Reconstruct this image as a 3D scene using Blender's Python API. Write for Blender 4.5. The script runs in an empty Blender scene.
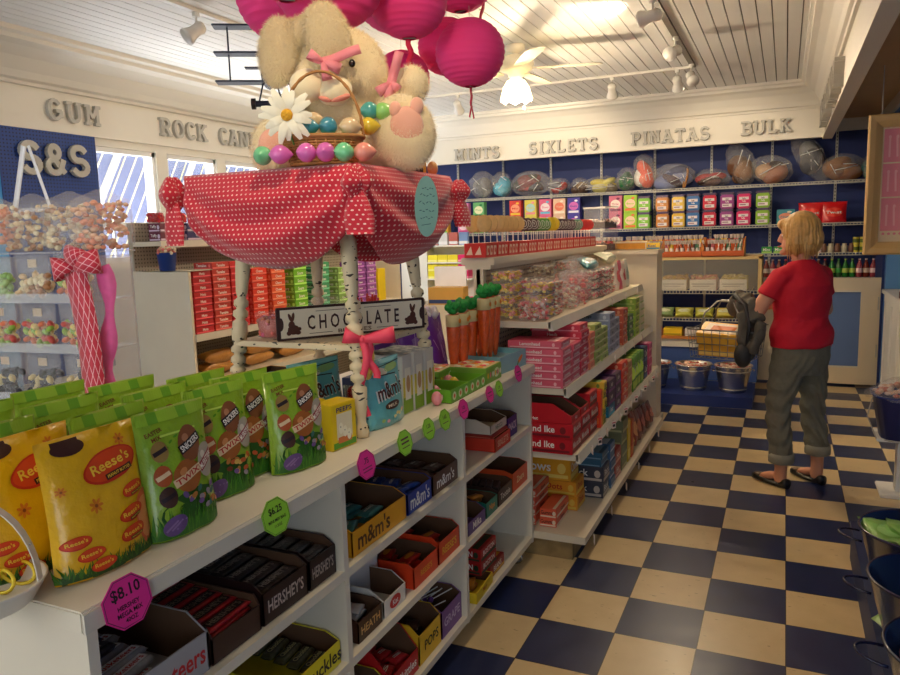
import bpy, bmesh, math, random
from mathutils import Vector, Matrix
random.seed(11)
scene = bpy.context.scene
COL = scene.collection
PI = math.pi
R = math.radians

# ------------------------------------------------------------------ camera
cam_d = bpy.data.cameras.new('camera')
cam = bpy.data.objects.new('camera', cam_d)
COL.objects.link(cam)
cam_d.sensor_width = 36.0
cam_d.lens = 734.6253 / 900 * 36
cam_d.clip_start = 0.02
cam_d.clip_end = 200
yaw, pitch, roll = 0.428353903, -0.138590859, -0.0296454598
fw = Vector((-math.sin(yaw) * math.cos(pitch), math.cos(yaw) * math.cos(pitch), math.sin(pitch)))
r0 = Vector((math.cos(yaw), math.sin(yaw), 0))
u0 = r0.cross(fw)
rt = r0 * math.cos(roll) + u0 * math.sin(roll)
up = -r0 * math.sin(roll) + u0 * math.cos(roll)
mw = Matrix((rt, up, -fw)).transposed().to_4x4()
mw.translation = Vector((-0.0485, -3.0009, 1.5613))
cam.matrix_world = mw
scene.camera = cam
scene.view_settings.view_transform = 'Standard'
scene.view_settings.look = 'None'
scene.view_settings.gamma = 1
scene.view_settings.use_curve_mapping = False
scene.view_settings.exposure = 0.30

# ------------------------------------------------------------------ world: pale daylight outside
world = bpy.data.worlds.new('world')
scene.world = world
world.use_nodes = True
bgn = world.node_tree.nodes['Background']
bgn.inputs[0].default_value = (0.80, 0.90, 1.0, 1)
bgn.inputs[1].default_value = 2.6


def area(name, loc, target, sx, sy, power, col):
    d = bpy.data.lights.new(name, 'AREA')
    d.shape = 'RECTANGLE'
    d.size, d.size_y, d.energy, d.color = sx, sy, power, col
    o = bpy.data.objects.new(name, d)
    COL.objects.link(o)
    o.location = loc
    o.rotation_euler = (Vector(target) - Vector(loc)).to_track_quat('-Z', 'Y').to_euler()
    return o


def point(name, loc, power, col, r=0.04):
    d = bpy.data.lights.new(name, 'POINT')
    d.energy, d.color, d.shadow_soft_size = power, col, r
    o = bpy.data.objects.new(name, d)
    COL.objects.link(o)
    o.location = loc
    return o


def spot(name, loc, target, power, col, ang=70, blend=0.6, r=0.03):
    d = bpy.data.lights.new(name, 'SPOT')
    d.energy, d.color, d.shadow_soft_size = power, col, r
    d.spot_size, d.spot_blend = R(ang), blend
    o = bpy.data.objects.new(name, d)
    COL.objects.link(o)
    o.location = loc
    o.rotation_euler = (Vector(target) - Vector(loc)).to_track_quat('-Z', 'Y').to_euler()
    return o


# daylight entering through the left windows and the shop front behind the camera
area('daylight_left', (-6.6, 2.9, 3.5), (-3.4, 2.4, .9), 5.5, 1.4, 420, (0.86, 0.94, 1.0))
area('daylight_front', (-2.4, -4.9, 2.0), (-2.2, 1.5, 1.9), 3.4, 1.6, 20, (1.0, 0.93, 0.84))
area('ceiling_bounce_fill', (-6.1, 2.9, .7), (-2.6, 2.2, 2.95), 5.5, 1.2, 420, (0.93, 0.96, 1.0))  # added outside, stands in for ground bounce to brighten the ceiling
WARM = (1.0, 0.80, 0.55)


# ------------------------------------------------------------------ materials
def srgb(r, g, b):
    f = lambda c: (c / 255 / 12.92) if c <= 10 else ((c / 255 + 0.055) / 1.055) ** 2.4
    return (f(r), f(g), f(b), 1)


MATS = {}


def mat(name, col, rough=0.5, metal=0.0, noise=0.0, nscale=20, bump=0.0, bscale=60, emit=None, es=0.0, alpha=1.0, trans=0.0, spec=0.5, sheen=0.0, coat=0.0):
    if name in MATS:
        return MATS[name]
    m = bpy.data.materials.new(name)
    m.use_nodes = True
    nt = m.node_tree
    b = nt.nodes['Principled BSDF']
    c = srgb(*col)
    b.inputs['Base Color'].default_value = c
    b.inputs['Roughness'].default_value = rough
    b.inputs['Metallic'].default_value = metal
    b.inputs['Specular IOR Level'].default_value = spec
    if coat:
        b.inputs['Coat Weight'].default_value = coat
        b.inputs['Coat Roughness'].default_value = 0.15
    if sheen:
        b.inputs['Sheen Weight'].default_value = sheen
    if trans:
        b.inputs['Transmission Weight'].default_value = trans
    if alpha < 1:
        b.inputs['Alpha'].default_value = alpha
    if emit:
        b.inputs['Emission Color'].default_value = srgb(*emit)
        b.inputs['Emission Strength'].default_value = es
    tc = None
    if noise or bump:
        tc = nt.nodes.new('ShaderNodeTexCoord')
    if noise:
        n = nt.nodes.new('ShaderNodeTexNoise')
        n.inputs['Scale'].default_value = nscale
        n.inputs['Detail'].default_value = 4
        nt.links.new(tc.outputs['Object'], n.inputs['Vector'])
        mx = nt.nodes.new('ShaderNodeMix')
        mx.data_type = 'RGBA'
        mx.inputs[6].default_value = tuple(x * (1 - noise) for x in c[:3]) + (1,)
        mx.inputs[7].default_value = tuple(min(1, x * (1 + noise)) for x in c[:3]) + (1,)
        nt.links.new(n.outputs['Fac'], mx.inputs[0])
        nt.links.new(mx.outputs[2], b.inputs['Base Color'])
    if bump:
        n = nt.nodes.new('ShaderNodeTexNoise')
        n.inputs['Scale'].default_value = bscale
        n.inputs['Detail'].default_value = 3
        nt.links.new(tc.outputs['Object'], n.inputs['Vector'])
        bp = nt.nodes.new('ShaderNodeBump')
        bp.inputs['Strength'].default_value = bump
        bp.inputs['Distance'].default_value = 0.01
        nt.links.new(n.outputs['Fac'], bp.inputs['Height'])
        nt.links.new(bp.outputs['Normal'], b.inputs['Normal'])
    MATS[name] = m
    return m


def col(r, g, b, kind='card'):
    """procedural packaging material of a given colour"""
    key = '%s_%d_%d_%d' % (kind, r, g, b)
    if kind == 'card':
        return mat(key, (r, g, b), 0.42, noise=0.10, nscale=9)
    if kind == 'foil':
        return mat(key, (r, g, b), 0.28, noise=0.15, nscale=14, bump=0.5, bscale=35, coat=0.4)
    if kind == 'ink':
        return mat(key, (r, g, b), 0.5, noise=0.04, nscale=30)
    if kind == 'plastic':
        return mat(key, (r, g, b), 0.3, noise=0.05, nscale=8)
    if kind == 'cloth':
        return mat(key, (r, g, b), 0.9, noise=0.12, nscale=25, bump=0.4, bscale=90)
    if kind == 'candy':
        return mat(key, (r, g, b), 0.35, noise=0.25, nscale=40)


def nodes_of(m):
    nt = m.node_tree
    return nt, nt.nodes['Principled BSDF']


def math_node(nt, op, a, b=None):
    n = nt.nodes.new('ShaderNodeMath')
    n.operation = op
    for i, x in enumerate((a, b)):
        if x is None:
            continue
        if isinstance(x, (int, float)):
            n.inputs[i].default_value = x
        else:
            nt.links.new(x, n.inputs[i])
    return n.outputs[0]


def mixc(nt, fac, a, b):
    n = nt.nodes.new('ShaderNodeMix')
    n.data_type = 'RGBA'
    for i, x in ((0, fac), (6, a), (7, b)):
        if isinstance(x, tuple) or isinstance(x, (int, float)):
            n.inputs[i].default_value = x
        else:
            nt.links.new(x, n.inputs[i])
    return n.outputs[2]


WHITE = mat('white_paint', (232, 226, 212), 0.55, noise=0.03, nscale=4)
CEILW = mat('ceiling_white', (238, 236, 230), 0.6, noise=0.03, nscale=3)
LAMI = mat('white_laminate', (226, 218, 200), 0.4, noise=0.06, nscale=5)
EDGE = mat('laminate_edge', (218, 212, 196), 0.5, noise=0.08, nscale=12)
NAVY = mat('navy_paint', (28, 48, 110), 0.6, noise=0.08, nscale=5)
BLUEW = mat('blue_wall', (52, 110, 180), 0.6, noise=0.06, nscale=5)
GREYL = mat('grey_letter', (186, 182, 172), 0.5, noise=0.12, nscale=25)
CLEAR = mat('clear_plastic', (250, 250, 250), 0.06, alpha=0.10, spec=0.6)
FILM = mat('clear_film', (250, 248, 244), 0.10, alpha=0.15, bump=1.0, bscale=22, spec=0.9)
STEEL = mat('steel', (190, 190, 190), 0.22, metal=1.0)
WIREW = mat('white_wire', (205, 205, 200), 0.4)
DARK = mat('dark_metal', (30, 30, 34), 0.4)
INKB = col(28, 22, 22, 'ink')
INKW = col(245, 242, 235, 'ink')
KRAFT = mat('brown_cardboard', (96, 66, 44), 0.85, noise=0.12, nscale=12)


# floor: vinyl tile checkerboard
def floor_mat():
    m = mat('vinyl_tiles', (255, 255, 255), 0.30)
    nt, b = nodes_of(m)
    g = nt.nodes.new('ShaderNodeNewGeometry')
    sp = nt.nodes.new('ShaderNodeSeparateXYZ')
    nt.links.new(g.outputs['Position'], sp.inputs[0])
    x = math_node(nt, 'DIVIDE', sp.outputs[0], 0.3048)
    y = math_node(nt, 'DIVIDE', sp.outputs[1], 0.3048)
    fx, fy = math_node(nt, 'FLOOR', x), math_node(nt, 'FLOOR', y)
    par = math_node(nt, 'MODULO', math_node(nt, 'ADD', math_node(nt, 'ADD', fx, fy), 1000), 2)
    # tile to tile tone
    cb = nt.nodes.new('ShaderNodeCombineXYZ')
    nt.links.new(fx, cb.inputs[0])
    nt.links.new(fy, cb.inputs[1])
    wn = nt.nodes.new('ShaderNodeTexWhiteNoise')
    nt.links.new(cb.outputs[0], wn.inputs[0])
    n1 = nt.nodes.new('ShaderNodeTexNoise')
    n1.inputs['Scale'].default_value = 9
    n1.inputs['Detail'].default_value = 6
    nt.links.new(g.outputs['Position'], n1.inputs['Vector'])
    # short dark flecks of the vinyl
    mp = nt.nodes.new('ShaderNodeMapping')
    mp.inputs['Scale'].default_value = (22, 60, 22)
    mp.inputs['Rotation'].default_value = (0, 0, 0.5)
    nt.links.new(g.outputs['Position'], mp.inputs['Vector'])
    n2 = nt.nodes.new('ShaderNodeTexNoise')
    n2.inputs['Scale'].default_value = 1
    n2.inputs['Detail'].default_value = 2
    nt.links.new(mp.outputs[0], n2.inputs['Vector'])
    fleck = math_node(nt, 'GREATER_THAN', n2.outputs['Fac'], 0.70)
    tan = mixc(nt, n1.outputs['Fac'], srgb(206, 178, 128), srgb(232, 208, 160))
    tan = mixc(nt, math_node(nt, 'MULTIPLY', wn.outputs[0], 0.25), tan, srgb(196, 166, 116))
    tan = mixc(nt, math_node(nt, 'MULTIPLY', fleck, 0.45), tan, srgb(120, 84, 50))
    blu = mixc(nt, n1.outputs['Fac'], srgb(14, 24, 62), srgb(30, 48, 98))
    blu = mixc(nt, math_node(nt, 'MULTIPLY', wn.outputs[0], 0.35), blu, srgb(46, 52, 76))
    c = mixc(nt, par, tan, blu)
    # seams
    ex = math_node(nt, 'ABSOLUTE', math_node(nt, 'SUBTRACT', math_node(nt, 'FRACT', x), 0.5))
    ey = math_node(nt, 'ABSOLUTE', math_node(nt, 'SUBTRACT', math_node(nt, 'FRACT', y), 0.5))
    seam = math_node(nt, 'GREATER_THAN', math_node(nt, 'MAXIMUM', ex, ey), 0.494)
    c = mixc(nt, seam, c, srgb(50, 40, 32))
    nt.links.new(c, b.inputs['Base Color'])
    rr = math_node(nt, 'ADD', math_node(nt, 'MULTIPLY', n1.outputs['Fac'], 0.2), 0.22)
    nt.links.new(rr, b.inputs['Roughness'])
    return m


def pegboard_mat(name, base, hole, step=0.0254):
    m = mat(name, base, 0.6)
    nt, b = nodes_of(m)
    tc = nt.nodes.new('ShaderNodeTexCoord')
    sp = nt.nodes.new('ShaderNodeSeparateXYZ')
    nt.links.new(tc.outputs['Object'], sp.inputs[0])
    ds = []
    for k in range(3):
        f = math_node(nt, 'FRACT', math_node(nt, 'DIVIDE', sp.outputs[k], step))
        d = math_node(nt, 'SUBTRACT', f, 0.5)
        ds.append(math_node(nt, 'MULTIPLY', d, d))
    # the panel is thin along x or y: use whichever pair spans it
    hx = math_node(nt, 'LESS_THAN', math_node(nt, 'ADD', ds[1], ds[2]), 0.05)
    nt.links.new(mixc(nt, hx, srgb(*base), srgb(*hole)), b.inputs['Base Color'])
    return m


def lattice_mat(name, base, line, step, w=0.10):
    """diamond lattice print, from UV"""
    m = mat(name, base, 0.55, sheen=0.3)
    nt, b = nodes_of(m)
    tc = nt.nodes.new('ShaderNodeTexCoord')
    sp = nt.nodes.new('ShaderNodeSeparateXYZ')
    nt.links.new(tc.outputs['UV'], sp.inputs[0])
    a = math_node(nt, 'DIVIDE', math_node(nt, 'ADD', sp.outputs[0], sp.outputs[1]), step)
    c = math_node(nt, 'DIVIDE', math_node(nt, 'SUBTRACT', sp.outputs[0], sp.outputs[1]), step)
    l = math_node(nt, 'MAXIMUM', math_node(nt, 'LESS_THAN', math_node(nt, 'FRACT', a), w), math_node(nt, 'LESS_THAN', math_node(nt, 'FRACT', math_node(nt, 'ADD', c, 50)), w))
    nt.links.new(mixc(nt, l, srgb(*base), srgb(*line)), b.inputs['Base Color'])
    return m


def dots_mat(name, base, dot, step, rad=0.02):
    m = mat(name, base, 0.8, sheen=0.3)
    nt, b = nodes_of(m)
    tc = nt.nodes.new('ShaderNodeTexCoord')
    sp = nt.nodes.new('ShaderNodeSeparateXYZ')
    nt.links.new(tc.outputs['UV'], sp.inputs[0])
    row = math_node(nt, 'DIVIDE', sp.outputs[1], step)
    off = math_node(nt, 'MULTIPLY', math_node(nt, 'MODULO', math_node(nt, 'FLOOR', row), 2), 0.5)
    xx = math_node(nt, 'FRACT', math_node(nt, 'ADD', math_node(nt, 'DIVIDE', sp.outputs[0], step), off))
    dx = math_node(nt, 'SUBTRACT', xx, 0.5)
    dy = math_node(nt, 'SUBTRACT', math_node(nt, 'FRACT', row), 0.5)
    d = math_node(nt, 'ADD', math_node(nt, 'MULTIPLY', dx, dx), math_node(nt, 'MULTIPLY', dy, dy))
    nt.links.new(mixc(nt, math_node(nt, 'LESS_THAN', d, rad), srgb(*base), srgb(*dot)), b.inputs['Base Color'])
    return m


def spots_mat(name, base, dark, scale, thr):
    """worn paint with dark chips"""
    m = mat(name, base, 0.55)
    nt, b = nodes_of(m)
    tc = nt.nodes.new('ShaderNodeTexCoord')
    mp = nt.nodes.new('ShaderNodeMapping')
    mp.inputs['Scale'].default_value = (1, 1, 2.2)
    nt.links.new(tc.outputs['Object'], mp.inputs['Vector'])
    n = nt.nodes.new('ShaderNodeTexNoise')
    n.inputs['Scale'].default_value = scale
    n.inputs['Detail'].default_value = 1
    nt.links.new(mp.outputs[0], n.inputs['Vector'])
    nt.links.new(mixc(nt, math_node(nt, 'GREATER_THAN', n.outputs['Fac'], thr), srgb(*base), srgb(*dark)), b.inputs['Base Color'])
    return m


# ------------------------------------------------------------------ text as mesh (cached)
TXT = {}


def text_geo(s):
    if s in TXT:
        return TXT[s]
    cu = bpy.data.curves.new('t', 'FONT')
    cu.body = s
    cu.size = 1
    cu.resolution_u = 2
    cu.align_x = 'CENTER'
    cu.align_y = 'CENTER'
    cu.offset = 0.018
    o = bpy.data.objects.new('t', cu)
    COL.objects.link(o)
    dg = bpy.context.evaluated_depsgraph_get()
    me = bpy.data.meshes.new_from_object(o.evaluated_get(dg))
    vs = [tuple(v.co) for v in me.vertices]
    fs = [tuple(p.vertices) for p in me.polygons]
    xs = [v[0] for v in vs] or [0, 1]
    ys = [v[1] for v in vs] or [0, 1]
    cx, cy = (min(xs) + max(xs)) / 2, (min(ys) + max(ys)) / 2
    w, h = max(xs) - min(xs), max(ys) - min(ys)
    vs = [((v[0] - cx), (v[1] - cy)) for v in vs]
    bpy.data.objects.remove(o)
    bpy.data.meshes.remove(me)
    bpy.data.curves.remove(cu)
    TXT[s] = (vs, fs, w, h)
    return TXT[s]


# ------------------------------------------------------------------ mesh builder
class MB:
    def __init__(s):
        s.v, s.f, s.mi, s.sm, s.mats, s.uv = [], [], [], [], [], {}

    def m(s, mt):
        if mt not in s.mats:
            s.mats.append(mt)
        return s.mats.index(mt)

    def add(s, vs, fs, mt, smooth=False, M=None, uvs=None):
        b = len(s.v)
        if M is not None:
            vs = [M @ Vector(v) for v in vs]
        s.v += [tuple(v) for v in vs]
        k = s.m(mt)
        for f in fs:
            s.f.append(tuple(i + b for i in f))
            s.mi.append(k)
            s.sm.append(smooth)
        if uvs:
            for i, u in enumerate(uvs):
                s.uv[b + i] = u
        return s

    def bx(s, x0, y0, z0, x1, y1, z1, mt, M=None):
        v = [(x, y, z) for x in (x0, x1) for y in (y0, y1) for z in (z0, z1)]
        f = [(0, 1, 3, 2), (4, 6, 7, 5), (0, 4, 5, 1), (2, 3, 7, 6), (0, 2, 6, 4), (1, 5, 7, 3)]
        return s.add(v, f, mt, False, M)

    def rbx(s, x0, y0, z0, x1, y1, z1, mt, r=0.004, M=None):
        """box with chamfered edges"""
        r = min(r, (x1 - x0) * .45, (y1 - y0) * .45, (z1 - z0) * .45)
        bm = bmesh.new()
        bmesh.ops.create_cube(bm, size=1)
        for v in bm.verts:
            v.co = Vector((x0 + (v.co.x + .5) * (x1 - x0), y0 + (v.co.y + .5) * (y1 - y0), z0 + (v.co.z + .5) * (z1 - z0)))
        bmesh.ops.bevel(bm, geom=bm.edges[:], offset=r, segments=2, affect='EDGES')
        bm.verts.index_update()
        s.add([v.co.copy() for v in bm.verts], [tuple(v.index for v in f.verts) for f in bm.faces], mt, False, M)
        bm.free()
        return s

    def cyl(s, p0, p1, r, mt, n=12, r2=None, cap=True, smooth=True):
        p0, p1 = Vector(p0), Vector(p1)
        r2 = r if r2 is None else r2
        q = (p1 - p0).to_track_quat('Z', 'Y')
        vs, fs = [], []
        for k, (p, rr) in enumerate(((p0, r), (p1, r2))):
            for i in range(n):
                a = 2 * PI * i / n
                vs.append(p + q @ Vector((rr * math.cos(a), rr * math.sin(a), 0)))
        fs = [(i, (i + 1) % n, n + (i + 1) % n, n + i) for i in range(n)]
        s.add(vs, fs, mt, smooth)
        if cap:
            s.add(vs, [tuple(range(n - 1, -1, -1)), tuple(range(n, 2 * n))], mt, False)
        return s

    def tube(s, pts, r, mt, n=6, closed=False):
        pts = [Vector(p) for p in pts]
        N = len(pts)
        vs, fs = [], []
        rr = r if isinstance(r, (list, tuple)) else [r] * N
        prev = None
        for k, p in enumerate(pts):
            a = pts[(k - 1) % N] if (closed or k > 0) else p
            b = pts[(k + 1) % N] if (closed or k < N - 1) else p
            t = (b - a).normalized()
            if prev is None:
                ref = Vector((0, 0, 1)) if abs(t.z) < .9 else Vector((1, 0, 0))
                x = t.cross(ref).normalized()
            else:
                x = (prev - t * prev.dot(t)).normalized()
            prev = x
            y = t.cross(x)
            for i in range(n):
                a_ = 2 * PI * i / n
                vs.append(p + (x * math.cos(a_) + y * math.sin(a_)) * rr[k])
        for k in range(N if closed else N - 1):
            for i in range(n):
                k2 = (k + 1) % N
                fs.append((k * n + i, k * n + (i + 1) % n, k2 * n + (i + 1) % n, k2 * n + i))
        if not closed:
            fs += [tuple(range(n - 1, -1, -1)), tuple(range((N - 1) * n, N * n))]
        return s.add(vs, fs, mt, True)

    def lathe(s, prof, mt, n=20, M=None, sx=1, sy=1):
        """prof = [(r, z)...]"""
        vs, fs = [], []
        for (r, z) in prof:
            for i in range(n):
                a = 2 * PI * i / n
                vs.append((sx * r * math.cos(a), sy * r * math.sin(a), z))
        for k in range(len(prof) - 1):
            for i in range(n):
                fs.append((k * n + i, k * n + (i + 1) % n, (k + 1) * n + (i + 1) % n, (k + 1) * n + i))
        if prof[0][0] > 1e-5:
            fs.append(tuple(range(n - 1, -1, -1)))
        if prof[-1][0] > 1e-5:
            fs.append(tuple(range((len(prof) - 1) * n, len(prof) * n)))
        return s.add(vs, fs, mt, True, M)

    def ell(s, c, r, mt, nu=12, nv=8, M=None):
        r = (r, r, r) if isinstance(r, (int, float)) else r
        vs, fs = [], []
        T = Matrix.Translation(c)
        if M is not None:
            T = T @ M
        for j in range(1, nv):
            th = PI * j / nv
            for i in range(nu):
                a = 2 * PI * i / nu
                vs.append(T @ Vector((r[0] * math.sin(th) * math.cos(a), r[1] * math.sin(th) * math.sin(a), r[2] * math.cos(th))))
        vs.append(T @ Vector((0, 0, r[2])))
        vs.append(T @ Vector((0, 0, -r[2])))
        t, b = len(vs) - 2, len(vs) - 1
        for j in range(nv - 2):
            for i in range(nu):
                fs.append((j * nu + i, (j + 1) * nu + i, (j + 1) * nu + (i + 1) % nu, j * nu + (i + 1) % nu))
        for i in range(nu):
            fs.append((t, i, (i + 1) % nu))
            fs.append((b, (nv - 2) * nu + (i + 1) % nu, (nv - 2) * nu + i))
        return s.add(vs, fs, mt, True)

    def prism(s, poly, y0, y1, mt, M=None):
        """2D polygon in XZ extruded along Y"""
        n = len(poly)
        vs = [(p[0], y0, p[1]) for p in poly] + [(p[0], y1, p[1]) for p in poly]
        fs = [tuple(range(n)), tuple(range(2 * n - 1, n - 1, -1))] + [(i, n + i, n + (i + 1) % n, (i + 1) % n) for i in range(n)]
        return s.add(vs, fs, mt, False, M)

    def txt(s, st, cx, cz, h, mt, y=0.0, surf=None, rot=0.0, w=None, bold=0, M=None):
        """flat lettering on a face that looks towards -Y (local); surf(x, z) gives the y of a bulging face"""
        vs, fs, tw, th = text_geo(st)
        k = h / max(th, .01)
        kx = k if w is None else w / max(tw, .01)
        ca, sa = math.cos(rot), math.sin(rot)
        out = []
        for (x, z) in vs:
            x, z = x * kx, z * k
            X, Z = cx + x * ca - z * sa, cz + x * sa + z * ca
            out.append((X, (surf(X, Z) if surf else 0) + y, Z))
        return s.add(out, fs, mt, False, M)

    def patch(s, fn, mt, y=0.0, surf=None, rings=2, n=20, M=None):
        """a flat shape star-convex about its centre: fn(angle)->(x,z); fn(None)->centre"""
        cx, cz = fn(None)
        vs = [(cx, (surf(cx, cz) if surf else 0) + y, cz)]
        for r in range(1, rings + 1):
            for i in range(n):
                x, z = fn(2 * PI * i / n)
                X, Z = cx + (x - cx) * r / rings, cz + (z - cz) * r / rings
                vs.append((X, (surf(X, Z) if surf else 0) + y, Z))
        fs = [(0, 1 + i, 1 + (i + 1) % n) for i in range(n)]
        for r in range(rings - 1):
            for i in range(n):
                a, b = 1 + r * n, 1 + (r + 1) * n
                fs.append((a + i, b + i, b + (i + 1) % n, a + (i + 1) % n))
        return s.add(vs, fs, mt, False, M)

    def oval(s, cx, cz, rx, rz, mt, y=0.0, surf=None, rot=0.0, n=20, M=None, rings=2):
        ca, sa = math.cos(rot), math.sin(rot)

        def fn(a):
            if a is None:
                return cx, cz
            x, z = rx * math.cos(a), rz * math.sin(a)
            return cx + x * ca - z * sa, cz + x * sa + z * ca
        return s.patch(fn, mt, y, surf, rings, n, M)

    def rect(s, cx, cz, w, h, mt, y=0.0, surf=None, rot=0.0, M=None, nx=4):
        ca, sa = math.cos(rot), math.sin(rot)
        vs, fs = [], []
        for j in range(2):
            for i in range(nx + 1):
                x, z = (i / nx - .5) * w, (j - .5) * h
                X, Z = cx + x * ca - z * sa, cz + x * sa + z * ca
                vs.append((X, (surf(X, Z) if surf else 0) + y, Z))
        for i in range(nx):
            fs.append((i, i + 1, nx + 2 + i, nx + 1 + i))
        return s.add(vs, fs, mt, False, M)

    def mesh(s, name):
        me = bpy.data.meshes.new(name)
        me.from_pydata(s.v, [], s.f)
        for mt in s.mats:
            me.materials.append(mt)
        me.polygons.foreach_set('material_index', s.mi)
        me.polygons.foreach_set('use_smooth', s.sm)
        if s.uv:
            uvl = me.uv_layers.new(name='uv')
            for l in me.loops:
                uvl.data[l.index].uv = s.uv.get(l.vertex_index, (0, 0))
        me.update()
        return me

    def build(s, name, parent=None, loc=None, rz=0.0, props=None):
        o = bpy.data.objects.new(name, s.mesh(name))
        COL.objects.link(o)
        if parent is not None:
            o.parent = parent
        if loc is not None:
            o.location = loc
        if rz:
            o.rotation_euler = (0, 0, rz)
        return o


def tag(o, label=None, cat=None, group=None, kind=None):
    if label:
        o['label'] = label
    if cat:
        o['category'] = cat
    if group:
        o['group'] = group
    if kind:
        o['kind'] = kind
    return o


def struct(name, mb):
    o = mb.build(name)
    o['kind'] = 'structure'
    return o


def empty(name, loc=(0, 0, 0), rz=0.0, label=None, cat=None, group=None):
    o = bpy.data.objects.new(name, None)
    o.empty_display_size = 0.05
    COL.objects.link(o)
    o.location = loc
    o.rotation_euler = (0, 0, rz)
    return tag(o, label, cat, group)


KIDS = {}


def copy_tree(o, parent=None):
    c = o.copy()
    COL.objects.link(c)
    if parent is not None:
        c.parent = parent
    for ch in [x for x in o.children]:
        copy_tree(ch, c)
    return c


PROTO = {}


def place(key, maker, loc, rz=0.0, label=None, cat=None, group=None, tilt=None, scale=None):
    """first call builds the thing with maker(); later calls copy it and its parts"""
    if key not in PROTO:
        o = maker()
        PROTO[key] = o
    else:
        o = copy_tree(PROTO[key])
    o.location = loc
    o.rotation_euler = (tilt[0], tilt[1], rz) if tilt else (0, 0, rz)
    if scale:
        o.scale = scale
    if label:
        o['label'] = label
    if cat:
        o['category'] = cat
    if group:
        o['group'] = group
    return o


OW = 'first second third fourth fifth sixth seventh eighth ninth tenth eleventh twelfth thirteenth fourteenth fifteenth sixteenth seventeenth eighteenth nineteenth twentieth'.split()
OW += ['twenty-' + w for w in OW[:9]] + ['thirtieth', 'thirty-first']
ORD = ['topmost', 'second', 'third', 'fourth', 'fifth', 'sixth', 'seventh', 'eighth', 'ninth', 'tenth']


def bake(o):
    dg = bpy.context.evaluated_depsgraph_get()
    me = bpy.data.meshes.new_from_object(o.evaluated_get(dg))
    return me


def blob(mb, mt, voxel=0.012, smooth=4, name='blob'):
    """weld overlapping closed shapes into one continuous smooth surface; returns a mesh"""
    o = bpy.data.objects.new('tmp', mb.mesh('tmp'))
    COL.objects.link(o)
    r = o.modifiers.new('r', 'REMESH')
    r.mode = 'VOXEL'
    r.voxel_size = voxel
    if smooth:
        sm = o.modifiers.new('s', 'SMOOTH')
        sm.factor = 0.5
        sm.iterations = smooth
    me = bake(o)
    bpy.data.objects.remove(o)
    me.materials.clear()
    me.materials.append(mt)
    me.polygons.foreach_set('use_smooth', [True] * len(me.polygons))
    me.polygons.foreach_set('material_index', [0] * len(me.polygons))
    me.name = name
    return me


def mesh_obj(name, me, parent=None):
    o = bpy.data.objects.new(name, me)
    COL.objects.link(o)
    if parent is not None:
        o.parent = parent
    return o


def loft(mb, secs, mt, n=16):
    """secs = [(centre, rx, ry, xaxis)]: closed lofted ellipses"""
    vs, fs = [], []
    N = len(secs)
    for k, (c, rx, ry, xa) in enumerate(secs):
        c = Vector(c)
        a = Vector(secs[max(0, k - 1)][0])
        b = Vector(secs[min(N - 1, k + 1)][0])
        t = (b - a).normalized()
        x = Vector(xa)
        x = (x - t * x.dot(t)).normalized()
        y = t.cross(x)
        for i in range(n):
            an = 2 * PI * i / n
            vs.append(c + x * rx * math.cos(an) + y * ry * math.sin(an))
    for k in range(N - 1):
        for i in range(n):
            fs.append((k * n + i, k * n + (i + 1) % n, (k + 1) * n + (i + 1) % n, (k + 1) * n + i))
    fs += [tuple(range(n - 1, -1, -1)), tuple(range((N - 1) * n, N * n))]
    mb.add(vs, fs, mt, True)
    return mb

# ================================================================== THE SHELL
XL, XR, YB, YF = -4.95, 0.80, 5.75, -5.0      # left wall, right wall, back wall, shop front
HX, HY = 0.27, 5.30                             # inner faces of the right and the back header
HZ, CZ = 2.41, 2.95                             # underside of the headers, ceiling

struct('floor', MB().bx(-6.0, YF - .2, -0.1, 2.2, YB + .2, 0.0, floor_mat()))

b = MB()
x = XL
while x < HX + .1:
    b.bx(x, YF, CZ, x + .084, HY + .1, CZ + .02, CEILW)
    x += .092
b.bx(XL - .1, YF, CZ + .012, HX + .2, HY + .2, CZ + .08, mat('ceiling_groove_shade', (120, 116, 110), .8))  # backing coloured darker, painting the shade between the boards
struct('ceiling', b)
struct('ceiling.001', MB().bx(HX + .06, YF, 2.62, XR + 1.3, YB, 2.70, mat('soffit_tan', (196, 160, 112), .75, noise=.08, nscale=4))
       .bx(XL, HY + .06, 2.62, HX + .06, YB, 2.70, mat('soffit_tan', (196, 160, 112))))
struct('wall_back', MB().bx(XL - .15, YB, 0, XR + 1.3, YB + .15, 3.0, NAVY))
struct('wall_right', MB().bx(XR, 1.2, 0, XR + .12, YB, 2.62, BLUEW).bx(XR + 1.2, YF, 0, XR + 1.3, YB, 2.62, BLUEW))
# unseen shop front: openings narrowed to keep daylight off the counter
struct('wall_front', MB().bx(XL - .15, YF - .12, 0, XR + 1.3, YF, .35, WHITE).bx(XL - .15, YF - .12, 2.6, XR + 1.3, YF, 3.0, WHITE)
       .bx(XL - .15, YF - .12, .35, XL + .5, YF, 2.6, WHITE).bx(-2.6, YF - .12, .35, .3, YF, 2.6, WHITE).bx(XR + 1.0, YF - .12, .35, XR + 1.3, YF, 2.6, WHITE))

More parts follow.
